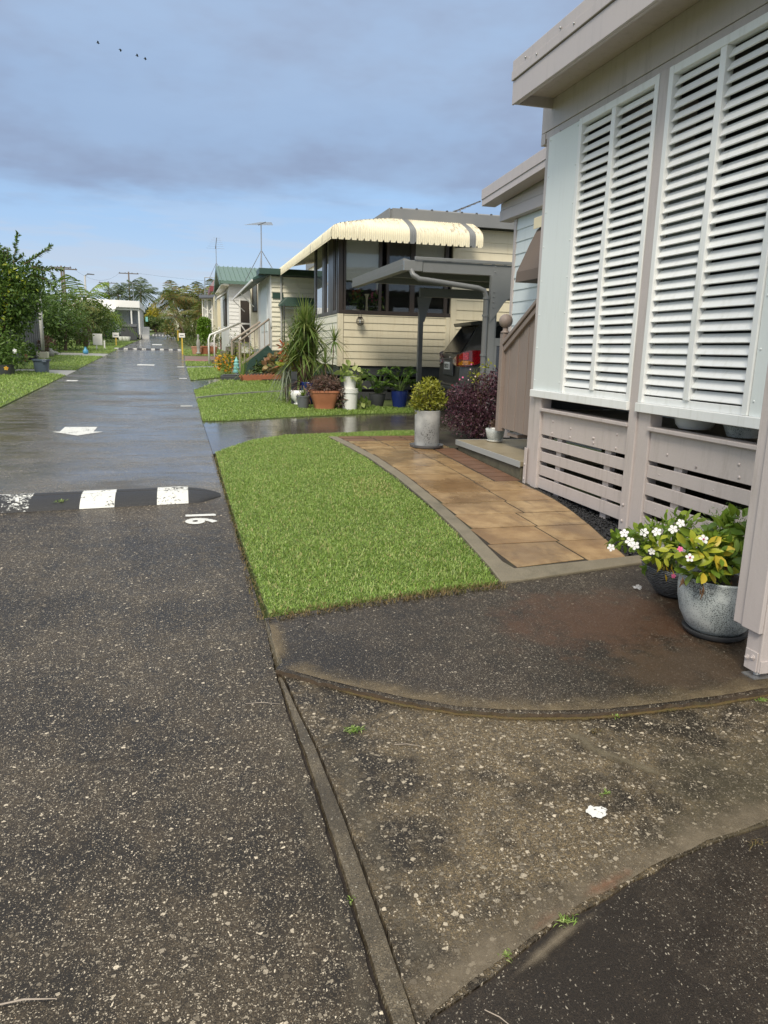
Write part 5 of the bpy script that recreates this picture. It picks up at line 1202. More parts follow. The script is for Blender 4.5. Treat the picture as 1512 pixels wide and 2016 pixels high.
def soil_disc(root, x, y, z, r): return part('soil', MB().lathe([(r*.98, -.03), (r, 0), (r*.5, .012)], x, y, z, 24), M['soil'], root, smooth='all')
def stems(root, base, tips, r0=.005, mat=None, sag=.0):
    mb = MB()
    for t in tips:
        b_ = Vector(base)+Vector((rnd.uniform(-.03, .03), rnd.uniform(-.03, .03), 0)); t = Vector(t); m_ = (b_+t)/2+Vector((rnd.uniform(-.02, .02), rnd.uniform(-.02, .02), .03)); mb.tube([b_, m_, t], [r0*1.3, r0, r0*.5], 5)
    return part('stem', mb, mat or M['stem'], root)
CAMV = np.array([-.5, -.75, .5])

# foreground pot: speckled grey egg pot with yellowing vinca
bx, by = 2.675, 3.07; bz = SL*by+.023
t = thing('potted_plant', 'large speckled grey pot of yellow-leaved white vinca beside the front post', 'potted plant', (bx, by, bz))
part('pot', MB().lathe([(.12, .018), (.153, .05), (.186, .115), (.203, .19), (.208, .255), (.203, .305), (.209, .315), (.203, .322), (.19, .315), (.185, .28)], bx, by, bz, 40), M['speckle'], t, smooth='all')
part('saucer', MB().lathe([(.14, 0), (.162, .02), (.165, .032), (.152, .03), (.12, .02)], bx, by, bz, 36), M['black_plastic'], t, smooth=True)
soil_disc(t, bx, by, bz+.285, .185)
c0 = np.array([bx, by, bz])
stems(t, (bx, by, bz+.30), [(bx+rnd.uniform(-.22, .16), by+rnd.uniform(-.16, .16), bz+rnd.uniform(.4, .62)) for _ in range(26)], .004)
foliage('leaf', [((bx-.10, by-.06, bz+.46), (.15, .13, .10)), ((bx+.02, by, bz+.50), (.17, .14, .10)), ((bx-.17, by-.05, bz+.38), (.08, .1, .07)), ((bx+.05, by-.02, bz+.58), (.10, .10, .07))], 330, .072, .48, M['fresh'], t, .4, .5, 21, True)
foliage('yellow_leaf', [((bx+.06, by-.10, bz+.46), (.12, .08, .09)), ((bx-.02, by-.15, bz+.40), (.12, .06, .05)), ((bx-.09, by-.12, bz+.49), (.08, .06, .05))], 46, .085, .55, M['yellow_leaf'], t, .5, .2, 22, True, label=None) if False else None
def leafset(name, items, mat, root, rnd_leaf=True, droop=.15):   # items: (pos, dir, L, W)
    if len(items) < 12 and len(items) > 1:
        for it in items: leafset(name, [it], mat, root, rnd_leaf, droop)
        return
    P = np.array([i[0] for i in items], float); D = np.array([i[1] for i in items], float); n = len(P)
    N = unit(np.random.default_rng(3).normal(size=(n, 3))*.35+np.array([-.25, -.45, .9])); L = np.array([i[2] for i in items]); W = np.array([i[3] for i in items])
    V, T = (round_cards if rnd_leaf else leaf_cards)(P, D, N, L, W, droop=droop); return part(name, raw(name, V, T, OFF[root.name]), mat, root)
def pxleaf(px, py, Y, d, L, W):
    p = atY(px, py, Y); return ((p.x, p.y, p.z), d, L, W)
yl = [pxleaf(1418, 1090, 2.94, (.3, -.3, .25), .07, .055), pxleaf(1400, 1098, 2.93, (.5, -.4, -.2), .085, .06), pxleaf(1408, 1092, 2.92, (.0, -.5, -.7), .085, .062), pxleaf(1392, 1075, 2.95, (.5, -.2, .4), .08, .05), pxleaf(1385, 1128, 2.92, (-.3, -.4, -.5), .06, .045), pxleaf(1395, 1128, 2.93, (.3, -.4, -.5), .06, .04), pxleaf(1375, 1085, 2.95, (-.2, -.5, -.1), .07, .045), pxleaf(1430, 1080, 2.98, (.6, -.1, .2), .07, .05), pxleaf(1365, 1070, 2.97, (-.4, -.4, .3), .07, .04)]
leafset('yellow_leaf', yl, M['yellow_leaf'], t)
r = random.Random(9)
yg = [pxleaf(r.uniform(1345, 1440), r.uniform(1060, 1130), r.uniform(2.93, 3.05), (r.uniform(-1, 1), r.uniform(-.8, .2), r.uniform(-.2, .8)), r.uniform(.055, .085), r.uniform(.03, .045)) for _ in range(46)]
leafset('pale_leaf', yg, M['yellowgreen'], t)
bl = [pxleaf(r.uniform(1425, 1460), r.uniform(1090, 1145), r.uniform(2.98, 3.1), (r.uniform(-.4, .4), -.2, -1), r.uniform(.05, .08), .018) for _ in range(16)]+[pxleaf(r.uniform(1370, 1390), r.uniform(1150, 1165), 2.86, (r.uniform(-.4, .4), -.2, -1), .045, .008) for _ in range(6)]+[pxleaf(r.uniform(1340, 1352), r.uniform(1130, 1140), 2.9, (0, -.2, -1), .05, .010) for _ in range(4)]
leafset('withered_leaf', bl, M['brown_leaf'], t, False, .4)
fl = [atY(1385, 1062, 2.93), atY(1358, 1098, 2.90), atY(1340, 1030, 3.0)]
flowers('flower', [(tuple(p), (-.35, -.9, .45)) for p in fl], .022, M['white_fl'], t)
part_each('flower_eye', MB().ball(tuple(fl[0]+Vector((-.003, -.006, .003))), .005, 8).ball(tuple(fl[1]+Vector((-.003, -.006, .003))), .005, 8), M['eye_pink'], t)
flowers('flower', [(tuple(atY(1339, 1081, 2.90)), (-.35, -.9, .45))], .016, M['pink_fl'], t, 'pink flower', 5)
# feathery herb behind in the same pot
V, T = straps([((bx+rnd.uniform(-.02, .15), by+rnd.uniform(.05, .14), bz+.33), (rnd.uniform(-.3, .5), rnd.uniform(-.3, .2), 1), rnd.uniform(.18, .34), .006, rnd.uniform(0, .25)) for _ in range(70)], 5); part('feathery_leaf', raw('feathery_leaf', V, T, OFF[t.name]), M['hedge'], t)
foliage('feathery_leaf', [((bx+.06, by+.10, bz+.55), (.14, .08, .12))], 500, .022, .18, M['hedge'], t, .2, .8, 23)
# ribbed dark bowl behind it
bx, by = 2.83, 3.62; bz = SL*by+.023
t = thing('potted_plant', 'low dark ribbed bowl of trailing white vinca behind the speckled pot', 'potted plant', (bx, by, bz))
part('pot', MB().lathe([(.09, 0), (.12, .02), (.17, .09), (.20, .155), (.208, .185), (.202, .192), (.19, .18), (.18, .145)], bx, by, bz, 40), M['woven'], t, smooth='all')
soil_disc(t, bx, by, bz+.155, .182)
stems(t, (bx-.04, by, bz+.155), [(bx+rnd.uniform(-.38, .05), by+rnd.uniform(-.12, .12), bz+rnd.uniform(.26, .46)) for _ in range(24)], .004)
foliage('leaf', [((bx-.16, by, bz+.36), (.16, .13, .09)), ((bx-.30, by-.02, bz+.35), (.13, .10, .06)), ((bx-.40, by-.02, bz+.36), (.07, .07, .04)), ((bx-.02, by, bz+.41), (.12, .12, .09)), ((bx-.22, by-.06, bz+.24), (.07, .05, .06))], 340, .055, .45, M['fresh'], t, .35, .5, 24, True)
leafset('yellow_leaf', [pxleaf(1290, 1098, 3.42, (.1, -.5, -.6), .07, .045), pxleaf(1295, 1083, 3.43, (.5, -.4, .1), .06, .035), pxleaf(1309, 1096, 3.42, (.1, -.4, -.8), .06, .025)]+[pxleaf(r.uniform(1280, 1325), r.uniform(1060, 1110), r.uniform(3.42, 3.55), (r.uniform(-1, 1), r.uniform(-.8, .2), r.uniform(-.3, .8)), .055, .03) for _ in range(30)], M['yellowgreen'], t)
leafset('withered_leaf', [pxleaf(r.uniform(1293, 1330), r.uniform(1105, 1130), r.uniform(3.46, 3.6), (r.uniform(-.4, .4), -.2, -1), .06, .012) for _ in range(14)], M['yellow_leaf'], t, False, .4)
fl = [(1203, 1078), (1229, 1050), (1250, 1074), (1268, 1048), (1293, 1047), (1298, 1072), (1240, 1066), (1325, 1042), (1283, 1086)]
flowers('flower', [(tuple(atY(px, py, 3.46+rnd.uniform(-.06, .08))), (-.4+rnd.uniform(-.5, .4), -.7, .5+rnd.uniform(-.5, .4))) for px, py in fl], .0235, M['white_fl'], t)
flowers('flower', [(tuple(atY(1326, 1134, 3.40)), (-.3, -.9, .2))], .014, M['pink_fl'], t, 'pink flower')
# fallen bloom, twigs, weeds, paint splash
p = G(1254, 1157, .025); V = []; T = []
petals(V, T, (p.x, p.y, p.z), (.1, -.1, 1), .03); petals(V, T, (p.x+.02, p.y+.01, p.z+.004), (.1, -.4, 1), .02); me = raw('fallen_flower', np.array(V), np.array(T), (p.x, p.y, p.z))
o = bpy.data.objects.new('fallen_flower', me); COL.objects.link(o); o.location = p; me.materials.append(M['white_fl']); o['label'] = 'single fallen white flower on the slab before the dark bowl'; o['category'] = 'flower'
mb = MB(); c = G(1175, 1600); rr = random.Random(4); k = 26
for b_ in range(4):
    ox, oy, sc = [(0, 0, .034), (.018, .006, .02), (-.02, .008, .014), (.012, -.016, .012)][b_]; o_ = len(mb.v)
    mb.v += [(c.x+ox+math.cos(a)*sc*rr.uniform(.75, 1.2), c.y+oy+math.sin(a)*sc*.9*rr.uniform(.75, 1.2), 0) for a in [i*6.283/k for i in range(k)]]; mb.face(range(o_, o_+k))
mb.v = [(x, y, SL*y+.004+.0005*i/len(mb.v)) for i, (x, y, z) in enumerate(mb.v)]
solo('paint_splash', mb, worn_paint('white_splash', (.75, .74, .70), .66, 60), 'small white splash on the coarse concrete apron', 'paint splash', (c.x, c.y, c.z))
def twig(px0, py0, px1, py1, lab, r_=.002, dz=.004):
    a, b_ = G(px0, py0, dz), G(px1, py1, dz); m_ = (a+b_)/2+Vector((0, .006, .003)); solo('twig', MB().tube([a, m_, b_], [r_, r_*1.2, r_*.5], 5), M['timber_rail'], lab, 'twig', tuple(a))
twig(-20, 1982, 112, 1966, 'thin pale twig on the road at the bottom left'); twig(776, 1466, 828, 1469, 'thin pale straw on the apron near the channel', .0012, .001); twig(954, 1988, 1018, 2030, 'thin straw on the dark apron at the bottom edge', .0012, 0); twig(484, 1385, 552, 1386, 'thin straw on the road beside the drain channel', .0012)
def weed(px, py, n, L, lab, dz=0.0, w=.004, mat=None, name='weed', cat='weed'):
    g = G(px, py, dz); rg = np.random.default_rng(px); sp = []
    for i in range(n):
        a = rg.random()*6.28; e = .2+1.1*rg.random(); q = (g.x+rg.normal()*L*.5, g.y+rg.normal()*L*.25, g.z)
        sp.append((q, (math.cos(a)*math.cos(e), math.sin(a)*math.cos(e), math.sin(e)), L*(.5+.7*rg.random()), w, .5))
    V, T = straps(sp, 3); me = raw(name, V, T, tuple(g)); o = bpy.data.objects.new(name, me); COL.objects.link(o); o.location = g; me.materials.append(mat or M['grass']); o['label'] = lab; o['category'] = cat
weed(698, 1438, 60, .035, 'flat tuft of grass on the apron below the slab edge'); weed(1116, 1815, 34, .03, 'small green tuft in the crack of the lower apron', 0, .003); weed(995, 1880, 22, .02, 'tiny weed at the lower end of the crack', 0, .003)
weed(1216, 1410, 16, .02, 'tiny yellow-green weed at the foot of the slab edge', 0, .004); weed(1502, 1378, 60, .02, 'mossy green patch at the foot of the front post', .0, .005); weed(118, 988, 34, .05, 'grass tuft growing from the near speed bump', .05, .006); weed(694, 1772, 16, .018, 'tiny weed in the drain channel', -.01, .003)
weed(1172, 1440, 30, .025, 'brown dry tuft on the apron under the curved slab', 0, .003, M['grass_dry']); weed(1492, 1660, 22, .03, 'dry yellow tuft at the right end of the crack', 0, .0025, M['grass_dry']); weed(1195, 1562, 20, .022, 'faint green tuft near the white splash', 0, .003)
weed(1022, 985-30, 26, .03, 'small weed at the foot of the far house post', 0, .012, M['fresh']); weed(1166, 1050, 18, .02, 'small weed in the black gravel', .01, .01, M['fresh'])

# tall grey cylinder planter with lime shrub
bx, by = 3.02, 9.02; bz = SL*by+.02
t = thing('potted_plant', 'tall mottled grey cylinder planter with yellow-green shrub on the paving', 'potted plant', (bx, by, bz))
part('pot', MB().lathe([(.150, .03), (.158, .06), (.163, .30), (.166, .48), (.160, .485), (.150, .47)], bx, by, bz, 36), M['zinc'], t, smooth=True)
part('saucer', MB().lathe([(.17, 0), (.21, .015), (.222, .045), (.212, .046), (.19, .03)], bx, by, bz, 36), M['grey_plastic'], t, smooth=True)
soil_disc(t, bx, by, bz+.46, .15)
stems(t, (bx, by, bz+.46), [(bx+rnd.uniform(-.18, .18), by+rnd.uniform(-.15, .15), bz+rnd.uniform(.6, .8)) for _ in range(20)], .005, M['stem_brown'])
foliage('foliage', [((bx, by, bz+.66), (.22, .22, .19)), ((bx-.12, by, bz+.58), (.12, .14, .13)), ((bx+.13, by, bz+.60), (.12, .12, .12)), ((bx+.02, by, bz+.80), (.12, .12, .10))], 1700, .042, .5, M['lime'], t, .35, .5, 31)
# purple shrub
bx, by = 4.02, 9.75; bz = SL*by
t = thing('shrub', 'dense dark purple-leaved shrub between the planter and the brown stair', 'shrub', (bx, by, bz))
stems(t, (bx, by, bz), [(bx+rnd.uniform(-.4, .5), by+rnd.uniform(-.3, .4), bz+rnd.uniform(.4, .95)) for _ in range(30)], .008, M['stem_brown'])
foliage('foliage', [((bx-.15, by, bz+.40), (.36, .36, .36)), ((bx+.28, by, bz+.46), (.36, .36, .42)), ((bx+.40, by+.05, bz+.78), (.28, .30, .24)), ((bx-.28, by-.05, bz+.58), (.22, .25, .22)), ((bx-.02, by-.2, bz+.26), (.38, .24, .24)), ((bx+.12, by, bz+.75), (.22, .25, .20))], 7000, .038, .55, M['purple'], t, .45, .5, 32, zmin=bz+.03)
foliage('pale_leaf', [((bx+.02, by-.12, bz+.62), (.22, .15, .06)), ((bx-.2, by-.25, bz+.25), (.2, .1, .15))], 130, .035, .5, M['purple_thin'], t, .3, .5, 33)
foliage('foliage', [((bx+.15, by+.1, bz+1.04), (.10, .1, .06)), ((bx+.46, by+.05, bz+1.06), (.10, .1, .05)), ((bx-.06, by, bz+.90), (.12, .1, .10))], 80, .05, .5, M['lime'], t, .3, .9, 34)
flowers('flower', [(tuple(atY(905, 747, 9.6)), (-.3, -.9, .2)), (tuple(atY(911, 743, 9.6)), (-.3, -.9, .5)), (tuple(atY(928, 717, 9.6)), (-.3, -.9, .2))], .014, M['pink_fl'], t)
flowers('flower', [(tuple(atY(926, 727, 9.6)), (-.3, -.9, .2)), (tuple(atY(936, 741, 9.6)), (-.3, -.9, .5)), (tuple(atY(922, 748, 9.6)), (-.1, -.9, .3))], .011, M['pale_pink'], t)
# small pot with white pebbles on the step
bx, by = 3.80, 8.62; bz = zt+.003
t = thing('potted_plant', 'small mottled grey pot of white pebbles on the concrete step', 'potted plant', (bx, by, bz))
part('pot', MB().lathe([(.075, .018), (.10, .05), (.118, .12), (.122, .165), (.115, .168), (.108, .14)], bx, by, bz, 30), M['speckle'], t, smooth='all')
part('saucer', MB().lathe([(.08, 0), (.10, .012), (.103, .024), (.09, .022)], bx, by, bz, 28), M['white_plastic'], t, smooth=True)
soil_disc(t, bx, by, bz+.15, .108)
mb = MB()
for k in range(22): a = rnd.random()*6.28; q = .095*math.sqrt(rnd.random()); mb.ball((bx+q*math.cos(a), by+q*math.sin(a), bz+.165), .014+.006*rnd.random(), 8)
part_each('white_pebble', mb, M['white_stone'], t, smooth='all')
foliage('foliage', [((bx-.03, by, bz+.22), (.05, .05, .05))], 90, .03, .5, M['purple_thin'], t, .3, .5, 35)
stems(t, (bx-.03, by, bz+.15), [(bx-.03+rnd.uniform(-.05, .05), by, bz+.27) for _ in range(6)], .003, M['stem_brown'])

# ------------------------------------------------------------------ row of pots along the cream house
def pot_at(px, py, dy=0.0):
    g = G(px, py); return g
# white urn with black post behind
g = G(588, 798); x, y, z = g.x, g.y, SL*g.y+.015
t = thing('potted_plant', 'round white urn with dried bronze bromeliad at the left end of the pots', 'potted plant', (x, y, z))
part('urn', MB().lathe([(.09, 0), (.095, .02), (.06, .035), (.10, .07), (.145, .13), (.155, .20), (.15, .27), (.135, .275), (.13, .25)], x, y, z, 28), M['white_plastic'], t, smooth='all')
rg = np.random.default_rng(41); V, T = straps(tuft_specs((x+.1, y+.1, z+.35), 60, .55, .022, rg, 1, .9), 6); part('foliage', raw('foliage', V, T, OFF[t.name]), M['purple_thin'], t)
part('stake', MB().box(x-.13, x-.02, y+.05, y+.12, z, z+.62), M['black_plastic'], t)
# trailing silver plant
x, y = 1.95, 14.6; z = SL*y
t = thing('hanging_plant', 'pale silver trailing moss hanging beside the white urn', 'plant', (x, y, z))
V, T = straps([((x+rg.normal()*.05, y+rg.normal()*.06, z+.62+rg.normal()*.08), (rg.normal()*.3, rg.normal()*.3, -.3), .25+.35*rg.random(), .012, .9) for _ in range(90)], 6); V[:, 2] = np.maximum(V[:, 2], z+.02); part('foliage', raw('foliage', V, T, OFF[t.name]), M['silver'], t)
part('hanger', MB().tube([(x, y, z), (x, y, z+.70)], .012, 6), M['dark_boards'], t)
# grey nursery pot
g = G(597, 805); x, y, z = g.x, g.y, SL*g.y+.012
t = thing('potted_plant', 'dark grey nursery pot of short grass between white urn and terracotta pot', 'potted plant', (x, y, z))
part('pot', MB().lathe([(.095, 0), (.125, .20), (.132, .205), (.132, .23), (.12, .23), (.115, .2)], x, y, z, 28), M['grey_plastic'], t, smooth=True); soil_disc(t, x, y, z+.2, .115)
V, T = straps(tuft_specs((x, y, z+.2), 46, .22, .012, rg, 1, .5, .3), 5); part('foliage', raw('foliage', V, T, OFF[t.name]), M['fresh'], t)
# blue glazed pot behind
x, y = 2.36, 14.25; z = SL*y
t = thing('pot', 'tall cobalt blue glazed pot behind the terracotta pot', 'pot', (x, y, z)); part('pot_body', MB().lathe([(.13, 0), (.20, .15), (.22, .30), (.205, .42), (.215, .44), (.19, .44)], x, y, z, 28), M['blue_glaze'], t, smooth='all')
# big square-ish terracotta pot
g = G(638, 806); x, y, z = g.x, g.y, SL*g.y+.012
t = thing('potted_plant', 'large square terracotta pot overflowing with bronze succulent leaves', 'potted plant', (x, y, z))
part('pot', MB().lathe([(.175, 0), (.180, .05), (.20, .12), (.245, .23), (.262, .30), (.275, .305), (.275, .34), (.25, .34), (.24, .3)], x, y, z, 40, sq=5), M['terracotta'], t, smooth=True)
soil_disc(t, x, y, z+.31, .23)
foliage('foliage', [((x, y, z+.46), (.30, .28, .14)), ((x-.2, y-.15, z+.38), (.14, .14, .08)), ((x+.24, y-.1, z+.33), (.10, .16, .14)), ((x+.28, y-.12, z+.16), (.06, .10, .14))], 1000, .085, .28, M['purple_thin'], t, .3, .4, 42)
# tall dracaenas behind, one clump and one small stem
def dracaena(x, y, heads, lab, L, w, n, trunk=.028, seed=50):
    z = SL*y; t = thing('dracaena', lab, 'plant', (x, y, z), 'dracaenas at the cream house'); rg = np.random.default_rng(seed)
    mb = MB(); sp = []
    for hx, hy, hz in heads:
        mb.tube([(x, y, z), (x+hx*.5+.02, y+hy*.5, z+hz*.55), (x+hx, y+hy, z+hz)], [trunk, trunk*.8, trunk*.6], 7); sp += tuft_specs((x+hx, y+hy, z+hz), n, L, w, rg, 1, .5, -.5)
    part('trunk', mb, M['stem_brown'], t); V, T = straps(sp, 7); part('foliage', raw('foliage', V, T, OFF[t.name]), M['dracaena'], t); return t
dracaena(2.35, 14.6, [(-.05, 0, 1.55), (-.18, .1, 1.2), (.12, .05, 1.25), (-.1, -.1, .95), (.15, 0, .85), (0, -.05, 1.35), (-.28, 0, .8)], 'tall clump of green dracaena left of the cream house corner', .62, .030, 95)
dracaena(2.72, 14.3, [(.10, -.05, 1.22)], 'slim dracaena with one spiky head before the cream corner', .42, .026, 46, .014, 51); dracaena(2.62, 14.1, [(0, 0, .80)], 'low spiky dracaena just above the terracotta pot', .40, .024, 44, .016, 52)
# croton and small red plants at left of the clump
x, y = 2.02, 15.2; z = SL*y
t = thing('shrub', 'red and orange croton left of the tall dracaena clump', 'shrub', (x, y, z)); stems(t, (x, y, z), [(x+rnd.uniform(-.15, .15), y, z+rnd.uniform(.6, 1.0)) for _ in range(8)], .008, M['stem_brown'])
foliage('foliage', [((x, y, z+.95), (.14, .16, .18)), ((x+.08, y, z+.68), (.16, .16, .15))], 110, .15, .34, M['croton'], t, .3, .4, 43, True); foliage('green_leaf', [((x+.1, y, z+.62), (.2, .2, .22))], 120, .14, .4, M['yellowgreen'], t, .3, .3, 44, True)
# stacked white buckets with pothos
g = G(688, 807); x, y, z = g.x, g.y, SL*g.y+.012
t = thing('potted_plant', 'stacked white buckets with pale green pothos before the cream house', 'potted plant', (x, y, z))
b1 = part('bucket', MB().lathe([(.135, 0), (.15, .30), (.163, .302), (.165, .345), (.152, .348), (.158, .352), (.16, .38), (.155, .385), (.13, .386)], x, y, z, 34), M['white_plastic'], t, smooth=True)
part('bucket', MB().lathe([(.105, .387), (.128, .60), (.132, .605), (.122, .606)], x, y, z, 34), M['white_plastic'], t, smooth=True)
foliage('foliage', [((x, y, z+.70), (.17, .16, .11)), ((x-.13, y, z+.64), (.07, .1, .06)), ((x+.16, y-.02, z+.50), (.06, .08, .14)), ((x, y-.10, z+.60), (.13, .06, .08))], 75, .13, .62, M['pothos'], t, .4, .4, 45, True)
# philodendrons
def philo(px, py, lab, potm, r_, h_, spread, seed):
    g = G(px, py); x, y, z = g.x, g.y, SL*g.y+.008; t = thing('potted_plant', lab, 'potted plant', (x, y, z))
    part('pot', MB().lathe([(r_*.75, 0), (r_, h_*.7), (r_*1.02, h_), (r_*1.08, h_+.005), (r_*.95, h_+.006)], x, y, z, 28), potm, t, smooth=True); soil_disc(t, x, y, z+h_-.04, r_*.95)
    tips = [(x+rnd.uniform(-spread, spread), y+rnd.uniform(-.2, .15), z+h_+rnd.uniform(.1, .45)) for _ in range(24)]; stems(t, (x, y, z+h_-.03), tips, .006)
    rg = np.random.default_rng(seed); it = []
    for tp in tips:
        out = unit(np.array([tp[0]-x+rg.normal()*.08, -.25+rg.normal()*.2, .15])); s = unit(np.cross(out, [0, 0, 1]))
        for k in range(9):
            a = (k-4)/4*1.9; it.append((np.array(tp), out*math.cos(a)+s*math.sin(a)+np.array([0, 0, rg.normal()*.2]), .15*(1-.3*abs(k-4)/4)*(.8+.4*rg.random()), .038))
    leafset('foliage', it, M['philo'], t, False, .3)
philo(742, 800, 'black pot of fingered philodendron right of the white buckets', M['black_plastic'], .16, .24, .34, 46); philo(786, 803, 'dark blue glazed pot of philodendron near the carport', M['blue_glaze'], .165, .32, .30, 47)
g = G(716, 806); x, y, z = g.x, g.y, SL*g.y
t = thing('ground_plant', 'small white-edged leafy plant at the foot of the white buckets', 'plant', (x, y, z)); foliage('foliage', [((x, y, z+.08), (.15, .10, .06))], 34, .15, .5, M['pothos'], t, .2, .5, 48, True)
g = G(664, 804); x, y, z = g.x, g.y, SL*g.y
t = thing('ground_plant', 'small green seedling between terracotta pot and white buckets', 'plant', (x, y, z)); foliage('foliage', [((x, y, z+.07), (.08, .08, .05))], 30, .09, .45, M['fresh'], t, .2, .5, 49, True)

# ------------------------------------------------------------------ white house with green roof, its stairs and garden
B = thing('house', 'white weatherboard house with green roof and two front stairs', 'house', (3.2, 24.0, .8))
ax, ay = 2.55, 22.6
part('front_wall', siding(MB(), ay, 'x', ax+.03, 4.6, 1.48, 3.62, .14, .03, lip=.02), M['cream_white'], B)
mb = MB(); mb.box(ax-.01, ax+.029, ay-.02, 26.2, 1.40, 3.66); part('side_panel', mb, M['white_wall'], B)
mb = MB(); mb.box(ax-.025, ax-.011, 23.4, 25.2, 2.05, 3.45); part('lattice_screen', mb, M['white_sheet'], B)
mb = MB(); mb.box(ax+.05, 4.6, ay+.2, 26.2, .9, 3.6); part('inner_core', mb, M['cream_white'], B)
part('lower_wall', siding(MB(), ay+.08, 'x', ax+.10, 4.6, 1.45, 2.36, .10, .012), M['yellow_siding'], B)
mb = MB(); mb.box(ax+.02, ax+.14, ay-.01, ay+.11, .8, 2.34); mb.box(ax+.0, ax+.16, ay-.02, ay+.12, 2.1, 2.16); part_each('verandah_post', mb, M['cream_white'], B)
mb = MB(); mb.box(ax-.35, 4.7, ay-.30, ay+.6, 3.63, 3.80); mb.hexa([(ax-.48, ay+.3, 3.50), (ax-.02, ay-.3, 3.62), (ax-.02, 32.2, 3.72), (ax-.48, 32.2, 3.46), (ax-.48, ay+.3, 3.56), (ax-.02, ay-.3, 3.82), (ax-.02, 32.2, 3.82), (ax-.48, 32.2, 3.52)]); part('green_fascia', mb, M['dkgreen'], B, bevel=.01)
mb = MB(); mb.hexa([(ax+.2, ay-.45, 3.0), (4.6, ay-.45, 3.0), (4.6, ay-.02, 3.12), (ax+.2, ay-.02, 3.12), (ax+.3, ay-.40, 3.25), (4.6, ay-.40, 3.25), (4.6, ay-.02, 3.36), (ax+.3, ay-.02, 3.36)]) if False else None
mb = MB(); mb.ext([(2.86, 2.72), (2.74, 2.66), (2.92, 2.86), (3.0, 2.93)], 'y', 1, 1.01) if False else None
p0, p1 = atY(545, 606, 22.0), atY(560, 582, 22.4)
mb = MB(); mb.hexa([(p0.x, 21.7, 2.72), (4.7, 21.7, 2.72), (4.7, ay-.05, 2.80), (p0.x+.1, ay-.05, 2.80), (p1.x, 21.75, 2.98), (4.7, 21.75, 2.98), (4.7, ay-.05, 3.02), (p1.x, ay-.05, 3.02)]); part('side_hood', mb, M['dkgreen'], B, bevel=.01)
mb = MB(); mb.box(p0.x+.25, 4.7, 21.9, 21.95, 2.66, 2.71); part('hood_edge', mb, M['white_metal'], B)
mb = MB(); mb.box(ax+.05, p1.x-.02, ay-.06, ay-.035, 2.98, 3.14); part('window_hood', mb, M['dkgreen'], B)
mb = MB(); mb.tube([(2.86, ay-.05, .8), (2.86, ay-.05, 3.64)], .03, 8); part('downpipe', mb, M['zinc_post'], B)
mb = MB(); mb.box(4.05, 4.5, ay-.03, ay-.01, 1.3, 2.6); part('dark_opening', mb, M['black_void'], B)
mb = MB()
for i in range(4): mb.box(ax-.25, 4.0, ay-.9+.2*i, ay-.66+.2*i, .72+.19*i, .86+.19*i)
mb.box(ax-.2, 4.2, ay-.1, ay+.05, .7, 1.46); part_each('green_step', mb, M['dkgreen'], B, bevel=.01)
# gabled block further along
gx0, gx1, gy0, gy1 = 1.95, 4.6, 33.0, 41.0
mb = MB(); siding(mb, gy0, 'x', gx0, 2.85, 1.9, 4.2, .16, .02); part('door_wall', mb, M['white_wall'], B)
mb = MB(); mb.box(gx0+.04, 4.6, gy0+.1, gy1, 1.3, 4.2); part('block_core', mb, M['white_wall'], B)
mb = MB(); mb.box(2.86, 2.92, 26.2, 33.0, 1.5, 4.1); part('porch_side', mb, M['cream_white'], B)
rz_ = atY(440, 525, gy0+2.6).z; ze = 4.22; ry0, ry1, ry2 = gy0-.5, gy0+2.6, gy0+5.7; rx0, rx1 = 1.60, 6.5
mb = MB(); mb.add([(rx0, ry0, ze), (rx1, ry0, ze), (rx1, ry1, rz_), (rx0, ry1, rz_), (rx1, ry2, ze), (rx0, ry2, ze)], [(0, 1, 2, 3), (3, 2, 4, 5)]); mb.add([(rx0, ry0, ze-.06), (rx1, ry0, ze-.06), (rx1, ry1, rz_-.06), (rx0, ry1, rz_-.06), (rx1, ry2, ze-.06), (rx0, ry2, ze-.06)], [(3, 2, 1, 0), (5, 4, 2, 3)])
x = rx0+.1
while x < rx1:
    mb.bar((x, ry0, ze+.02), (x, ry1, rz_+.02), .05, .03); x += .2
part('roof', mb, M['green_roof'], B)
mb = MB(); mb.bar((rx0-.02, ry0, ze-.06), (rx0-.02, ry1, rz_-.04), .05, .2); mb.bar((rx0-.02, ry1, rz_-.04), (rx0-.02, ry2, ze-.06), .05, .2); mb.box(rx0, rx1, ry0-.03, ry0-.001, ze-.10, ze+.02)
part('barge_board', mb, M['green_roof'], B)
mb = MB(); mb.add([(gx0, gy0, 4.1), (gx0, gy0+5.2, 4.1), (gx0, ry1, rz_-.12), (gx0+.05, gy0, 4.1), (gx0+.05, gy0+5.2, 4.1), (gx0+.05, ry1, rz_-.12)], [(0, 2, 1), (3, 4, 5), (0, 3, 5, 2), (1, 2, 5, 4)]); mb.box(rx0+.02, gx0-.001, ry0+.02, gy0+5.6, 4.06, 4.10)
part('gable_wall', mb, M['cream_white'], B)
d0, d1 = atY(473, 592, gy0-.05), atY(492, 670, gy0-.05)
dr = part('screen_door', MB().box(d0.x, d1.x, gy0-.075, gy0-.045, 1.75, d0.z), M['dark_frame'], B)
mb = MB(); mb.box(d0.x-.06, d0.x, gy0-.09, gy0-.04, 1.75, d0.z+.06); mb.box(d1.x, d1.x+.06, gy0-.09, gy0-.04, 1.75, d0.z+.06); mb.box(d0.x, d1.x, gy0-.09, gy0-.076, 2.50, 2.57); mb.bar((d0.x, gy0-.085, 2.5), (d1.x, gy0-.085, 1.95), .012, .05); part('door_frame', mb, M['white_metal'], dr)
w0, w1 = atY(498, 562, 30.0), atY(505, 612, 30.0)
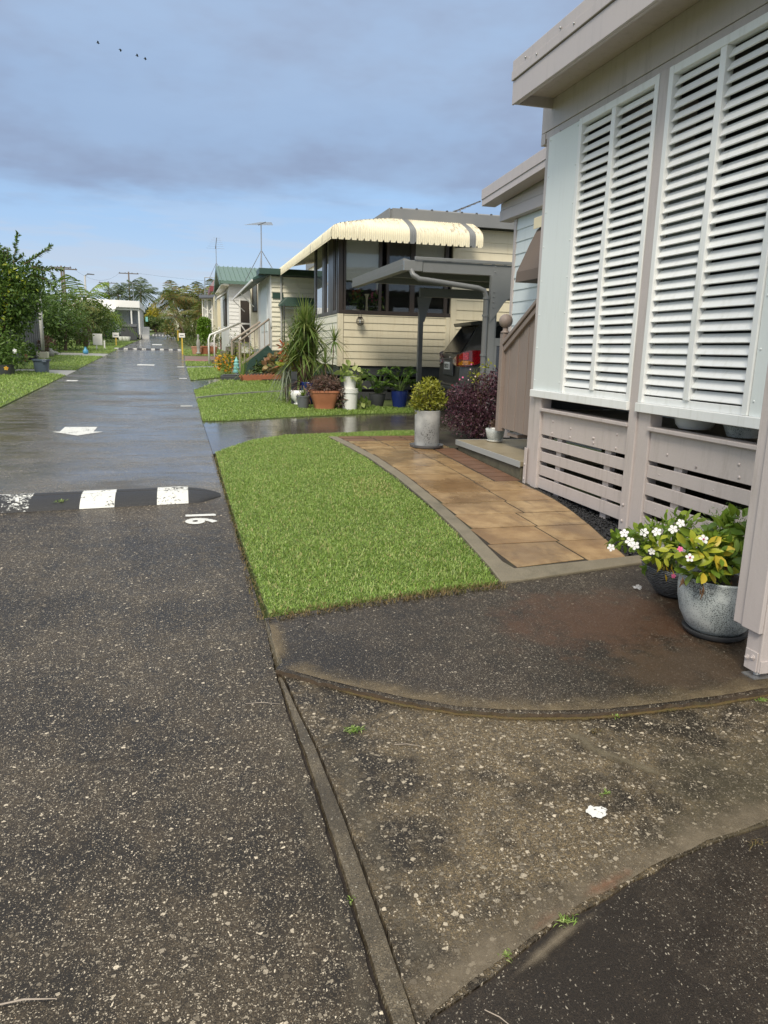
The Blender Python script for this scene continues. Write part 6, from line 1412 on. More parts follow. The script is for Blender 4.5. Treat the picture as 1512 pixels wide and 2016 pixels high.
wf = part('window_frame', MB().box(w0.x-.04, w1.x+.04, 29.95, 30.0, w1.z-.05, w0.z+.05), M['dark_frame'], B); part('window_pane', MB().box(w0.x, w1.x, 29.93, 29.949, w1.z, w0.z), M['glass_mirror'], wf)
part('porch_panel', MB().box(w0.x-.1, w1.x+.35, 30.01, 30.1, 1.5, 4.05), M['cream_white'], B)
w0, w1 = atX(452, 585, 1.94), atX(459, 632, 1.94)
mb = MB(); mb.box(1.915, 1.949, 35.2, 37.0, 2.5, 3.7); part('side_window', mb, M['dark_frame'], B)
mb = MB(); mb.ext([(1.95, 4.0), (1.55, 3.72), (1.55, 3.66), (1.95, 3.92)], 'y', 35.0, 37.2); part('window_hood', mb, M['white_metal'], B)
mb = MB(); mb.bar((ax-.5, ay+.35, 3.50), (ax-.5, 32.2, 3.46), .04, .06); mb.bar((ax-.5, 32.18, 3.47), (ax, 32.18, 3.0), .03, .03); mb.bar((ax-.5, 28.0, 3.47), (ax, 28.0, 3.0), .03, .03); part('hood_edge', mb, M['white_metal'], B)
# front stairs: white rails to the door, brown-cream balustrade nearer
def rail(path, r_, mat, lab, extra=None, name='handrail'):
    t = thing(name, lab, 'handrail', path[0], 'stair handrails of the green-roofed house'); part('top_rail', MB().tube(path, r_, 8), mat, t, smooth='all')
    if extra: part('baluster', extra, mat, t)
    return t
a = G(412, 718); b_ = G(423, 711)
def railpath(a, h, end, k): return [tuple(a), (a.x, a.y, a.z+h-.15), (a.x+.05, a.y+.02, a.z+h), end]
e1 = atY(470, 636, a.y+1.2); e2 = atY(474, 636, b_.y+1.2)
rail(railpath(a, 1.02, tuple(e1), 0), .032, M['white_metal'], 'nearer white tubular stair rail of the green-roofed house'); rail(railpath(b_, 1.02, tuple(e2), 0), .032, M['white_metal'], 'farther white tubular stair rail of the green-roofed house')
f = Vector((1.72, 22.3, SL*22.3)); top_a = atY(530, 628, 22.5); lo_a = atY(471, 672, 22.3); base_a = atY(472, 728, 22.3)
mb = MB(); mb.bar(atY(472, 718, 22.3), atY(531, 678, 22.5), .04, .05)
for i in range(7):
    u = i/6; p_ = lo_a.lerp(top_a, u); q_ = atY(472, 718, 22.3).lerp(atY(531, 678, 22.5), u); mb.bar(p_, q_, .022, .022)
mb.bar(lo_a, (lo_a.x, lo_a.y, SL*22.3), .045, .045)
rail([tuple(lo_a), tuple(top_a)], .030, M['timber_rail'], 'brownish balustrade climbing to the white siding of the green-roofed house', mb, 'balustrade')
lo_b = atY(456, 672, 23.4); top_b = atY(512, 634, 23.5)
rail([tuple(lo_b), tuple(top_b)], .035, M['timber_rail'], 'dark far rail behind the brownish balustrade', MB().bar(lo_b, (lo_b.x, lo_b.y, SL*23.4), .05, .05), 'balustrade')
st_ = thing('staircase', 'green timber steps behind the brownish balustrade', 'stairs', (2.0, 22.9, .78)); mb = MB()
for i in range(5): mb.box(lo_a.x+.15+.16*i, lo_a.x+.34+.16*i, 22.35, 23.4, .76+.14*i, .80+.14*i)
mb.bar((lo_a.x, 22.36, .80), (top_a.x, 22.36, 1.55), .05, .2); part_each('tread', mb, M['dkgreen'], st_)
st2 = thing('staircase', 'grey steps between the white tubular rails', 'stairs', (1.5, 28.8, 1.0)); mb = MB()
for i in range(5): mb.box(a.x+.1+.2*i, a.x+.35+.2*i, a.y+.2, b_.y-.1, SL*a.y+.02, SL*a.y+.16*(i+1))
part_each('tread', mb, M['concrete'], st2)
p = atY(515, 529, 27.0); aerial((p.x, p.y, 3.80), atY(515, 441, 27.0).z-3.80, 'tall braced television aerial on the green roofed house', .35, 7, True, 1.0, .25)
# garden at its front
mb_gard = MB(); gp2 = pg((436, 748), (560, 752), (560, 738), (470, 738)); mb_gard.prism(gp2, -.05, .05); struct('garden_bed', mb_gard, M['earth'])
g = G(462, 749); solo('stone_trough', MB().box(g.x-.35, g.x+.30, g.y-.1, g.y+.35, g.z, g.z+.12).box(g.x-.30, g.x+.26, g.y-.05, g.y+.30, g.z+.121, g.z+.15), M['dark_boards'], 'low dark stone trough under the orange flowering bush', 'trough', tuple(g), bevel=.015)
g = G(450, 742); x, y, z = g.x, g.y+.3, SL*g.y
t = thing('shrub', 'bush of orange and yellow flowers at the end of the garden bed', 'shrub', (x, y, z)); foliage('foliage', [((x, y, z+.38), (.30, .28, .28))], 900, .05, .45, M['fresh'], t, .4, .5, 61); foliage('flower', [((x-.05, y-.06, z+.38), (.30, .26, .26))], 230, .055, .8, M['orange_fl'], t, .75, .3, 62, True)
g = G(466, 742); x, y, z = g.x, g.y, SL*g.y+.12
t = thing('garden_ornament', 'aqua tiered garden lantern beside the orange flowers', 'ornament', (x, y, z)); part('tier', MB().lathe([(.10, 0), (.11, .04), (.075, .06), (.095, .14), (.07, .16), (.085, .24), (.055, .26), (.065, .32), (.03, .37), (.01, .44)], x, y, z, 20), M['aqua'], t, smooth=True)
part('stand', MB().lathe([(.05, -.12), (.05, -.01)], x, y, z, 12), M['white_plastic'], t)
def bushy(name, px, py, lab, rx, rz, n, L, W, mat, seed, dy=.0, rl=False, grp=None, cat='shrub', Yabs=None):
    g = G(px, py); x, y = g.x, g.y+dy; z = SL*y; t = thing(name, lab, cat, (x, y, z), grp); stems(t, (x, y, z), [(x+rnd.uniform(-rx, rx)*.7, y+rnd.uniform(-rx, rx)*.4, z+rz*rnd.uniform(.8, 1.7)) for _ in range(9)], .008, M['stem_brown'])
    foliage('foliage', [((x, y, z+rz), (rx, rx*.8, rz)), ((x-rx*.4, y, z+rz*.7), (rx*.6, rx*.6, rz*.7)), ((x+rx*.45, y, z+rz*.8), (rx*.5, rx*.6, rz*.7))], n, L, W, mat, t, .35, .5, seed, rl, zmin=z+.02); return t
bushy('shrub', 545, 742, 'pink and cream caladium leaves at the right of the garden bed', .34, .30, 170, .16, .7, M['caladium'], 63, .1, True); bushy('shrub', 520, 738, 'dark green bush in the middle of the garden bed', .36, .32, 700, .08, .5, M['hedge'], 64, .2)
bushy('shrub', 492, 738, 'pale flowering bush behind the balustrade of the garden bed', .34, .50, 800, .05, .4, M['yellowgreen'], 65, 1.2); bushy('shrub', 505, 735, 'grey-green straggly bush with white stems below the green steps', .22, .5, 260, .05, .4, M['silver'], 66, 1.0); bushy('shrub', 470, 738, 'dark leggy shrub beside the brownish balustrade', .22, .62, 420, .06, .45, M['hedge2'], 67, 1.6)
g = G(478, 750); x, y, z = g.x, g.y, SL*g.y; t = thing('spiky_plant', 'tuft of long yellow-green strap leaves at the bed corner', 'plant', (x, y, z)); V, T = straps(tuft_specs((x, y, z), 30, .8, .035, rg, 1, .7, .2), 6); part('foliage', raw('foliage', V, T, OFF[t.name]), M['dracaena'], t)
q0 = G(484, 751); q1 = G(560, 750); k = 13; base_brick = None
for i in range(k):
    c = q0.lerp(q1, i/(k-1)); mb = MB(); w_, h_, d_ = .10, .26, .06; an = .55
    bx_ = [(-w_/2, 0), (w_/2, 0), (w_/2, h_), (-w_/2, h_)]; pr = [(c.x+px*math.cos(an)+pz*math.sin(an)*-1, SL*c.y-.06+px*math.sin(an)+pz*math.cos(an)) for px, pz in bx_]
    if base_brick is None:
        base_brick = solo('edging_brick', MB().ext(pr, 'y', c.y, c.y+d_), M['brick_red'], 'slanting red brick in the toothed edging of the garden bed', 'brick', tuple(c), 'bricks edging the garden bed', bevel=.008)
    else: copy_tree(base_brick, tuple(c))
# slim black posts by the trellis
p = G(551, 750); solo('garden_post', MB().tube([(p.x+.3, 21.4, .7), (p.x+.3, 21.4, 2.75)], .02, 6), M['dark_boards'], 'slim dark post standing before the green side hood', 'post', (p.x+.3, 21.4, .7))
# dark leafy screen under the hood beside the cream house
x, y = 3.35, 20.2; z = SL*y
t = thing('shrub', 'tall dark shrub under the green side hood behind the dracaenas', 'shrub', (x, y, z)); stems(t, (x, y, z), [(x+rnd.uniform(-.3, .3), y, z+rnd.uniform(.8, 1.6)) for _ in range(8)], .015, M['stem_brown']); foliage('foliage', [((x, y, z+1.4), (.5, .5, .6)), ((x-.15, y, z+.8), (.55, .5, .7))], 1500, .10, .4, M['hedge'], t, .3, .4, 68)

# ------------------------------------------------------------------ yellow house with burgundy roof, further along
Y3 = 42.0
D = thing('house', 'pale yellow house with burgundy roof edge beyond the green-roofed house', 'house', (2.2, 44, 1.45))
x0 = atY(428, 620, Y3).x; x1 = 3.2
part('front_wall', siding(MB(), Y3, 'x', x0+.22, x1, 1.95, 4.45, .17, .02), M['yellow_siding'], D)
mb = MB(); mb.box(x0, x0+.21, Y3-.03, Y3+.2, 1.95, 4.45); mb.box(x0+.02, x0+.06, Y3+.2, 49, 1.95, 4.45); part_each('corner_trim', mb, M['cream_trim'], D)
part('core', MB().box(x0+.1, x1, Y3+.1, 49, 1.4, 4.4), M['yellow_siding'], D)
mb = MB(); mb.box(x0-.35, x1, Y3-.42, Y3-.30, 4.42, 4.68); mb.box(x0-.37, x0-.25, Y3-.29, 45, 4.42, 4.68); part_each('burgundy_fascia', mb, M['burgundy'], D)
mb = MB(); mb.hexa([(x0-.36, Y3-.4, 4.69), (x1, Y3-.4, 4.69), (x1, 45, 4.69), (x0-.36, 45, 4.69), (x0-.0, Y3+1, 5.25), (x1, Y3+1, 5.25), (x1, 44.5, 5.25), (x0-.0, 44.5, 5.25)]); part('roof', mb, M['red_roof'], D)
part('base_boards', MB().box(x0+.1, x1, Y3+.02, Y3+.09, 1.4, 1.94), M['burgundy'], D)
mb = MB(); mb.box(x0+.02, x0+.10, Y3-.3, Y3-.22, 1.4, 2.6); mb.box(x0+.35, x0+.43, Y3-.3, Y3-.22, 1.4, 2.6); part_each('stair_post', mb, M['white_metal'], D)
p = atY(427, 562, 44.5); aerial((p.x, p.y, 5.0), atY(427, 482, 44.5).z-5.0, 'tall stacked television aerial above the burgundy roof', .15, 6, True, 1.0, .9)
Wt = thing('pergola', 'white lattice porch frame beyond the pale yellow house', 'pergola', (1.7, 48, 1.63))
c0, c1 = atY(400, 640, 48.0), atY(425, 588, 48.0)
mb = MB()
for u in (0, .35, .7, 1): mb.box(c0.x+(c1.x-c0.x)*u-.04, c0.x+(c1.x-c0.x)*u+.04, 48, 48.08, 1.6, c1.z)
for zz in (c1.z-.08, c0.z+.3): mb.box(c0.x, c1.x, 48.01, 48.07, zz, zz+.09)
mb.bar((c0.x, 48.04, c1.z-.5), (c0.x+.5, 48.04, c1.z-.9), .05, .05); mb.bar((c0.x, 48.04, c1.z-1.2), (c0.x+.7, 48.04, c1.z-.4), .05, .05)
part('frame', mb, M['white_metal'], Wt)
mb = MB(); mb.box(c0.x+.1, c1.x+1, 48.6, 48.7, 1.7, c1.z-.1); part('back_wall', mb, M['white_wall'], Wt); part('awning_roof', MB().hexa([(c0.x-.2, 47.6, c1.z-.06), (c1.x, 47.6, c1.z), (c1.x, 49, c1.z+.25), (c0.x-.2, 49, c1.z+.2), (c0.x-.2, 47.6, c1.z), (c1.x, 47.6, c1.z+.06), (c1.x, 49, c1.z+.31), (c0.x-.2, 49, c1.z+.26)]), M['dark_boards'], Wt)
mb = MB(); p = atY(403, 600, 50); q = atY(403, 546, 50); solo('clothes_pole', MB().tube([(p.x, 50, 2), (q.x, 50, q.z)], .03, 6).tube([(q.x, 50, q.z), (q.x+1.0, 50, q.z)], .025, 6), M['steel'], 'bent metal pole beyond the white lattice porch', 'pole', (p.x, 50, 2))
# pots, topiary and hedge along the brick path
def boxpot(px, py, s, h, mat, lab, flower=None, seed=70):
    g = G(px, py); x, y, z = g.x, g.y, SL*g.y; t = thing('potted_plant', lab, 'potted plant', (x, y, z), 'pots on the brick path')
    part('pot', MB().lathe([(s*.8, 0), (s, h*.85), (s*1.08, h*.86), (s*1.08, h), (s*.9, h)], x, y, z, 24, sq=4), mat, t, smooth=True)
    foliage('foliage', [((x, y, z+h+.06), (s, s, .10))], 90, .09, .5, flower or M['hedge2'], t, .2, .5, seed); return t
boxpot(388, 698, .24, .36, M['terra_pale'], 'pale square terracotta pot at the left of the three path pots'); boxpot(403, 698, .27, .38, M['brick_red'], 'darker red pot in the middle of the three path pots', None, 71); boxpot(418, 697, .23, .34, M['terracotta'], 'orange terracotta pot at the right of the three path pots', M['white_fl'], 72)
g = G(404, 694); x, y, z = g.x, g.y+.7, SL*g.y
t = thing('topiary', 'bright green clipped topiary behind the path pots', 'shrub', (x, y, z)); stems(t, (x, y, z), [(x+rnd.uniform(-.1, .1), y, z+1.3) for _ in range(4)], .03, M['bark']); foliage('foliage', [((x, y, z+1.15), (.33, .33, .45)), ((x-.02, y, z+.8), (.34, .34, .45)), ((x, y, z+1.45), (.30, .3, .2))], 4200, .075, .55, M['topiary'], t, .7, .5, 73)
bushy('shrub', 422, 690, 'loose green bush right of the clipped topiary', .45, .62, 900, .08, .45, M['hedge2'], 74, 1.0); bushy('hedge', 372, 682, 'low trimmed green hedge beside the yellow-post sign', .75, .30, 1500, .06, .45, M['hedge2'], 75, .6, cat='hedge')
p = atY(391, 697, 33.6); q = atY(391, 655, 33.6); solo('garden_statue', MB().lathe([(.10, 0), (.10, .06), (.05, .10), (.075, .28), (.09, .45), (.06, .60), (.035, .66), (.055, .73), (.045, .80), (.015, .84)], p.x, 33.6, p.z, 14), M['rust_concrete'], 'slim pale garden statue before the clipped topiary', 'statue', (p.x, 33.6, p.z), smooth='all')
def sign(px, py_f, py_t, Y, w, h, lab, postm, back=False, seed=0):
    p = atY(px, py_f, Y); q = atY(px, py_t, Y); t = thing('sign', lab, 'sign', (p.x, Y, SL*Y)); part('post', MB().box(p.x-.03, p.x+.03, Y, Y+.05, SL*Y, q.z-h+.02), postm, t)
    if back: part('post', MB().box(p.x+w*.55, p.x+w*.55+.07, Y+.9, Y+.95, SL*Y, q.z-.3), M['white_metal'], t)
    part('sign_board', MB().box(p.x-w*(.35 if back else .5), p.x+w*(.65 if back else .5), Y-.02, Y-.005, q.z-h, q.z), M['white_metal'], t, bevel=.01)
    if not back: mb = MB(); mb.box(p.x-w*.3, p.x+w*.3, Y-.024, Y-.0202, q.z-h*.62, q.z-h*.45); part('faint_lettering', mb, M['grey_plastic'], t)
    return t
sign(359, 686, 656, 34.5, .26, .19, 'small white sign on yellow post at the right of the road', M['yellow_paint']); sign(229, 682, 655, 43.0, .33, .25, 'small white sign on yellow post at the left of the road', M['yellow_paint']); sign(190.5, 688, 657, 37.5, .42, .52, 'white square notice board seen from behind on two posts', M['white_metal'], True)
p = G(176, 681); solo('marker_post', MB().tube([(p.x, p.y, p.z), (p.x-.03, p.y, p.z+.75)], .03, 6), M['zinc_post'], 'thin pale post left of the white notice board', 'post', tuple(p))

# ------------------------------------------------------------------ trees and palms
def palm(x, y, h, lab, L, n, mat, seed, trunk=.14, drop=.55, grp=None, cat='palm tree', multi=1, lf=.55, base=None):
    z = gz(y) if base is None else base; t = thing('palm_tree', lab, cat, (x, y, z), grp); rg = np.random.default_rng(seed); mb = MB(); V = []; T = []
    for m_ in range(multi):
        ox, oy = (rg.normal()*L*.35, rg.normal()*L*.3) if multi > 1 else (0, 0); hh = h*(.6+.55*rg.random()) if multi > 1 else h
        lean = (ox*.5, oy*.5); c = np.array([x+ox+lean[0], y+oy+lean[1], z+hh]); mb.tube([(x+ox*.6, y+oy*.6, z), (x+ox*.9, y+oy*.9, z+hh*.55), tuple(c)], [trunk*1.2, trunk, trunk*.7], 8)
        for i in range(n):
            a = i*2.399+rg.normal()*.2; e = -.15+1.5*((i+.5)/n)+rg.normal()*.1; d = np.array([math.cos(a)*math.cos(e), math.sin(a)*math.cos(e), math.sin(e)]); Lf = L*(.8+.35*rg.random())
            up = np.array([0, 0, 1.]); s = unit(np.cross(d, up)); K = 15; prev = c.copy(); pts = []
            for k in range(K+1):
                u = k/K; pts.append(c+d*Lf*u+np.array([0, 0, -1])*Lf*drop*u*u*(.6+.6*math.cos(e)))
            mb.tube([tuple(p) for p in pts[::3]], [.022, .018, .014, .010, .006, .004][:len(pts[::3])], 4, cap=False)
            for k in range(2, K+1):
                u = k/K; tg = unit(pts[k]-pts[k-1]); ll = Lf*lf*math.sin(math.pi*min(1, .12+u*.86))**.7*.62
                for sg in (1, -1):
                    ld_ = unit(s*sg*.85+tg*.55+np.array([0, 0, -.25-.25*rg.random()])); w = .05*Lf/2; o = len(V); q = unit(np.cross(ld_, tg))
                    w2 = tg*w*.5
                    V += [pts[k]-w2, pts[k]+w2, pts[k]+ld_*ll*.55+w2*.9+np.array([0, 0, -ll*.05]), pts[k]+ld_*ll+np.array([0, 0, -ll*.25]), pts[k]+ld_*ll*.55-w2*.9+np.array([0, 0, -ll*.05])]; T.append([o, o+1, o+2, o+3, o+4])
    part('trunk', mb, M['bark'], t, smooth='all'); part('crown', raw('crown', np.array(V), np.array(T), OFF[t.name]), mat, t); return t
for px, py, Y, lab, L, sd_ in ((233, 588, 100, 'left of two far palms behind the white house', 2.6, 1), (277, 584, 97, 'right of two far palms behind the white house', 3.0, 2), (336, 588, 108, 'lone far palm behind the end of the street', 2.4, 3)):
    p = atY(px, py, Y); palm(p.x, Y, p.z-gz(Y)+.3, lab, L, 20, M['palm'], sd_, .16, .42, 'far palms')
p = atY(368, 600, 62); palm(p.x, 62, 3.2, 'golden clump of areca palms on the right of the street', 2.3, 9, M['palm_gold'], 5, .07, .55, None, 'palm tree', 7)
p = atY(372, 600, 55); palm(p.x+.2, 55, 2.2, 'lower golden palm clump before the areca palms', 1.7, 8, M['palm_gold'], 6, .06, .6, None, 'palm tree', 5)
p = atY(352, 630, 66); bushy('shrub', 352, 668, 'olive and rust bush at the foot of the areca palms', 1.2, .8, 900, .22, .35, M['palm_gold'], 77)
p = atY(385, 640, 52); t = bushy('shrub', 384, 676, 'dark rusty bush between areca palms and topiary', .8, .9, 900, .16, .4, M['hedge2'], 78, 8)
def tree(name, lab, cat, x, y, trunk_h, blobs, n, L, W, mat, seed, tr=.12, grp=None, up=.4, rl=False, shell=.45):
    z = gz(y); t = thing(name, lab, cat, (x, y, z), grp); mb = MB(); mb.tube([(x, y, z-.1), (x+.05, y, z+trunk_h*.6), (x, y, z+trunk_h)], [tr*1.3, tr, tr*.8], 8)
    for c, r_ in blobs: mb.tube([(x, y, z+trunk_h*.75), ((x+c[0]+x)/2, (y+c[1]+y)/2, z+(trunk_h*.8+c[2])/2), (x+c[0], y+c[1], z+c[2])], [tr*.6, tr*.4, tr*.12], 6)
    part('trunk', mb, M['bark'], t); bb = [((x+c[0], y+c[1], z+c[2]), r_) for c, r_ in blobs]
    foliage('crown', bb, n, L, W, mat, t, shell, up, seed, rl, zmin=z+.05); return t
# big leafy tree at the left edge
tx, ty = -4.75, 22.2; tz = SL*ty
LT = tree('tree', 'large leafy hibiscus tree at the left edge with long shoots against the sky', 'tree', tx, ty, 1.3, [((-.2, 0, 2.4), (.9, .9, .8)), ((.45, -.1, 2.0), (.7, .8, .7)), ((.75, .0, 2.5), (.55, .6, .35)), ((-.9, .2, 1.9), (.9, .9, .9)), ((0, -.2, 1.2), (.65, .7, .75)), ((-.7, -.3, 1.0), (.8, .8, .8)), ((.0, 0, 2.9), (.5, .5, .35)), ((-.5, -.4, .45), (.7, .6, .45)), ((.55, 0, 1.45), (.35, .5, .45)), ((-1.4, 0, 2.6), (.9, .9, .7)), ((.78, .1, 1.9), (.42, .5, .5)), ((.25, -.4, .55), (.5, .5, .5))], 18000, .105, .50, M['hedge'], 80, .10)
def A(px, py, Y): p = atY(px, py, Y); return (p.x, p.y, p.z)
shoots = [[A(22, 560, 22), A(28, 505, 22), A(36, 457, 22)], [A(48, 520, 22), A(78, 502, 22), A(103, 484, 22)], [A(30, 515, 22), A(48, 503, 22)], [A(5, 520, 22), A(7, 489, 22)], [A(60, 525, 22), A(100, 535, 22), A(112, 562, 22)], [A(70, 525, 22.2), A(95, 528, 22.2), A(126, 530, 22.2)], [A(60, 540, 22), A(90, 550, 22), A(108, 568, 22)], [A(15, 510, 22), A(14, 487, 22)], [A(70, 522, 22), A(80, 515, 22)]]
mb = MB()
for s_ in shoots: mb.tube(s_, [.02]+[.012]*(len(s_)-2)+[.006], 5)
part('shoot', mb, M['stem_brown'], LT); sprays('shoot_leaf', shoots, M['hedge'], LT, .115, .42, .030, 81, 3)
foliage('bright_leaf', [((tx-.3, ty-.6, tz+1.6), (.7, .3, .9)), ((tx+.2, ty-.4, tz+2.3), (.7, .4, .5))], 420, .11, .5, M['yellowgreen'], LT, .6, .5, 82)
for i, (px, py) in enumerate(((5, 715), (26, 690))):
    pass
p = atY(12, 725, 20.9); t = thing('potted_plant', 'black pot with one orange hibiscus flower at the left edge', 'potted plant', (p.x, 20.9, SL*20.9))
part('pot', MB().lathe([(.18, 0), (.22, .26), (.2, .26)], p.x, 20.9, SL*20.9, 20), M['black_plastic'], t, smooth=True); foliage('foliage', [((p.x+.1, 20.9, SL*20.9+.5), (.42, .3, .35)), ((p.x-.2, 20.9, SL*20.9+.7), (.5, .3, .5))], 700, .12, .3, M['hedge'], t, .4, .3, 83)
flowers('flower', [(A(12, 725, 20.45), (.2, -1, .3))], .055, M['orange_fl'], t); flowers('flower', [(A(29, 693, 20.6), (.2, -1, .3)), (A(29, 690, 20.6), (.4, -1, .5))], .045, M['white_fl'], t)
# grey shed wall and leaning pole behind
sh = thing('shed', 'dark grey corrugated shed mostly hidden by the left tree', 'shed', (-6.2, 27.5, .93)); mb = MB(); y = 25.2
xs0 = -5.05
while y < 30.4: mb.box(xs0-(.012 if int(y*5) % 2 else 0), xs0+.02-(.012 if int(y*5) % 2 else 0), y, y+.2, .8, 3.2); y += .2
x = xs0
while x > -9: mb.box(x-.2, x, 25.15-(.01 if int(x*5) % 2 else 0), 25.18-(.01 if int(x*5) % 2 else 0), .8, 3.2); x -= .2
part('shed_wall', mb, paint('shed_sheet', (.085, .09, .10), .5, .1), sh); part('shed_roof', MB().hexa([(-9, 25, 3.3), (xs0+.1, 25, 3.3), (xs0+.1, 30.6, 3.3), (-9, 30.6, 3.3), (-9, 25, 3.4), (xs0+.1, 25, 3.36), (xs0+.1, 30.6, 3.36), (-9, 30.6, 3.4)]), M['grey_roof'], sh)
solo('leaning_pole', MB().tube([A(85, 690, 25.0), A(81, 640, 25.0), A(77, 582, 25.0)], .055, 10), M['zinc_post'], 'leaning pale pole beside the dark grey shed', 'pole', A(85, 690, 25.0), smooth='all')
# hedges marching away on the left
def hedge(px, py, w, h, lab, mat, n, seed, Y=None, L=.12):
    g = G(px, py); x, y = g.x-w*.75, g.y+.9; bl = []; r = random.Random(seed)
    for i in range(9): bl.append(((r.uniform(-w, w)*.8, r.uniform(-.8, 1.6), h*r.uniform(.25, .72)), (w*r.uniform(.42, .62), .9, h*r.uniform(.24, .36))))
    return tree('hedge', lab, 'hedge', x, y, h*.5, bl, n, L, .46, mat, seed, .06, 'hedges along the left of the road')
hedge(128, 692, 1.15, 2.9, 'tall mixed green hedge beside the leaning pole', M['hedge2'], 4200, 90); hedge(158, 694, .95, 2.55, 'dark green hedge bush above the blue jar', M['hedge'], 3000, 91, None, .12); hedge(200, 682, 1.0, 2.5, 'rounded hedge behind the white notice board', M['hedge2'], 2600, 92, None, .15); hedge(218, 676, 1.05, 2.6, 'farthest dark hedge beside the white porch house', M['hedge'], 2400, 93, None, .17); hedge(100, 690, .8, 2.3, 'hedge bush directly behind the white planter box', M['hedge2'], 1600, 94, None, .12)
# planters in front of it
def planter(px, py, w, d, h, mat, lab, leaf, seed, n=160):
    g = G(px, py); x, y, z = g.x, g.y, SL*g.y; t = thing('planter_box', lab, 'planter', (x, y, z)); mb = MB(); mb.hexa([(x-w*.46, y, z), (x+w*.46, y, z), (x+w*.46, y+d, z), (x-w*.46, y+d, z), (x-w*.5, y-.02, z+h), (x+w*.5, y-.02, z+h), (x+w*.5, y+d+.02, z+h), (x-w*.5, y+d+.02, z+h)]); part('box', mb, mat, t, bevel=.02)
    foliage('foliage', [((x, y+d*.5, z+h+.16), (w*.55, d*.5, .22))], n, .14, .35, leaf, t, .3, .5, seed); return t
planter(41, 714, .36, .3, .27, M['brick_red'], 'brick-red planter box left of the dark trough', M['hedge2'], 95); planter(60, 711, .42, .3, .18, M['black_plastic'], 'low dark trough of succulents between two planter boxes', M['philo'], 96); planter(83, 706, .40, .3, .24, M['cream_white'], 'cream rectangular planter box of spiky plants', M['purple_thin'], 97)
g = G(100, 703); solo('stone_jar', MB().lathe([(.10, 0), (.14, .1), (.13, .22), (.06, .28), (.07, .32)], g.x, g.y, g.z, 16), M['rust_concrete'], 'grey stone jar right of the cream planter box', 'jar', tuple(g), smooth='all'); g = G(107, 699); solo('rock', MB().ball((g.x, g.y, g.z+.07), .14, 8, 0, (1.2, .8, .7)), M['rust_concrete'], 'pale rock beside the grey stone jar', 'rock', tuple(g))
g = G(169, 697); solo('blue_jar', MB().lathe([(.07, 0), (.11, .05), (.10, .15), (.045, .21), (.035, .27), (.045, .29)], g.x, g.y, g.z, 18), M['blue_plastic'], 'light blue jar standing at the foot of the hedges', 'jar', tuple(g), smooth='all')
g = G(83, 734); x, y, z = g.x, g.y, SL*g.y+.012; t = thing('tub', 'dark slate blue plastic tub on the left lawn', 'tub', (x, y, z))
part('tub_body', MB().lathe([(.17, 0), (.20, .30), (.225, .305), (.23, .35), (.215, .352), (.19, .30), (.165, .03)], x, y, z, 32, sq=3), M['tub_blue'], t, smooth=True); mb = MB(); mb.box(x+.05, x+.16, y-.245, y-.215, z+.27, z+.32); part('tub_handle', mb, M['tub_blue'], t, bevel=.01)
bushy('ground_plant', 70, 702, 'leafy ground plants behind the planter boxes', .6, .25, 420, .14, .4, M['philo'], 98, .8, cat='plant'); bushy('shrub', 88, 697, 'reddish shrub at the foot of the leaning pole', .3, .35, 260, .12, .4, M['purple_thin'], 99, .8)
g = G(166, 690); x, y, z = g.x, g.y+.6, SL*g.y; t = thing('shrub', 'bare brown twiggy shrub above the blue jar', 'shrub', (x, y, z)); stems(t, (x, y, z), [(x+rnd.uniform(-.35, .35), y, z+rnd.uniform(.7, 1.4)) for _ in range(40)], .01, M['stem_brown'])
# big fern-like palm reaching over the hedge
p = atY(178, 600, 46.0); palm(p.x-.1, 44.0, p.z-SL*46+.15, 'bright green arching palm fronds above the hedges', 2.6, 9, M['fresh'], 7, .12, .5)
p = atY(150, 600, 42); palm(p.x, 42, p.z-SL*42-.3, 'yellowing palm crown behind the tall mixed hedge', 1.6, 9, M['palm_gold'], 8, .12, .5)
# white house with porch at the far left
WH = thing('house', 'white house with front porch at the far left of the street', 'house', (-4.6, 60, 2.0)); Y = 58.0
a0, a1, a2 = A(205, 615, Y), A(275, 592, Y), A(262, 608, Y)
xr = a1[0]; xl_ = a0[0]-2.0
mb = MB(); mb.hexa([(xl_, Y-.3, 4.15), (xr, Y-.3, 4.15), (xr, Y+8, 4.15), (xl_, Y+8, 4.15), (xl_, Y-.28, 4.70), (xr, Y-.28, 4.62), (xr, Y+8, 4.62), (xl_, Y+8, 4.70)]); part('roof', mb, M['white_metal'], WH, bevel=.02)
mb = MB(); mb.box(xl_, xr-.9, Y+1.2, Y+8, 2.3, 4.14); mb.box(xr-.9, xr-.35, Y+2.5, Y+8, 2.3, 4.14); part('wall', mb, paint('grey_white_wall', (.42, .45, .47), .6, .05), WH)
mb = MB()
for x in (xr-.62, xr-.10): mb.box(x-.05, x+.05, Y-.1, Y, 2.0, 4.14)
for yy in (Y+1.6, Y+3.2, Y+5): mb.box(xr-.13, xr-.03, yy, yy+.1, 2.0, 4.14)
mb.box(xl_, xr-.12, Y-.08, Y-.02, 3.98, 4.10); part_each('porch_post', mb, M['white_metal'], WH)
mb = MB(); mb.box(xl_, xr-.6, Y-.07, Y-.03, 2.93, 3.0); x = xr-1.7
while x < xr-.62: mb.box(x, x+.05, Y-.07, Y-.04, 2.15, 2.93); x += .12
part('porch_railing', mb, M['white_metal'], WH)
part('porch_floor', MB().box(xl_, xr-.1, Y-.1, Y+8, 2.05, 2.28), M['dark_boards'], WH); mb = MB()
for i in range(6): mb.box(xr-.02, xr+.5, Y+1.2+.25*i, Y+1.4+.25*i, 2.0+.02*i, 2.2+.14*i)
part_each('porch_step', mb, M['white_metal'], WH)
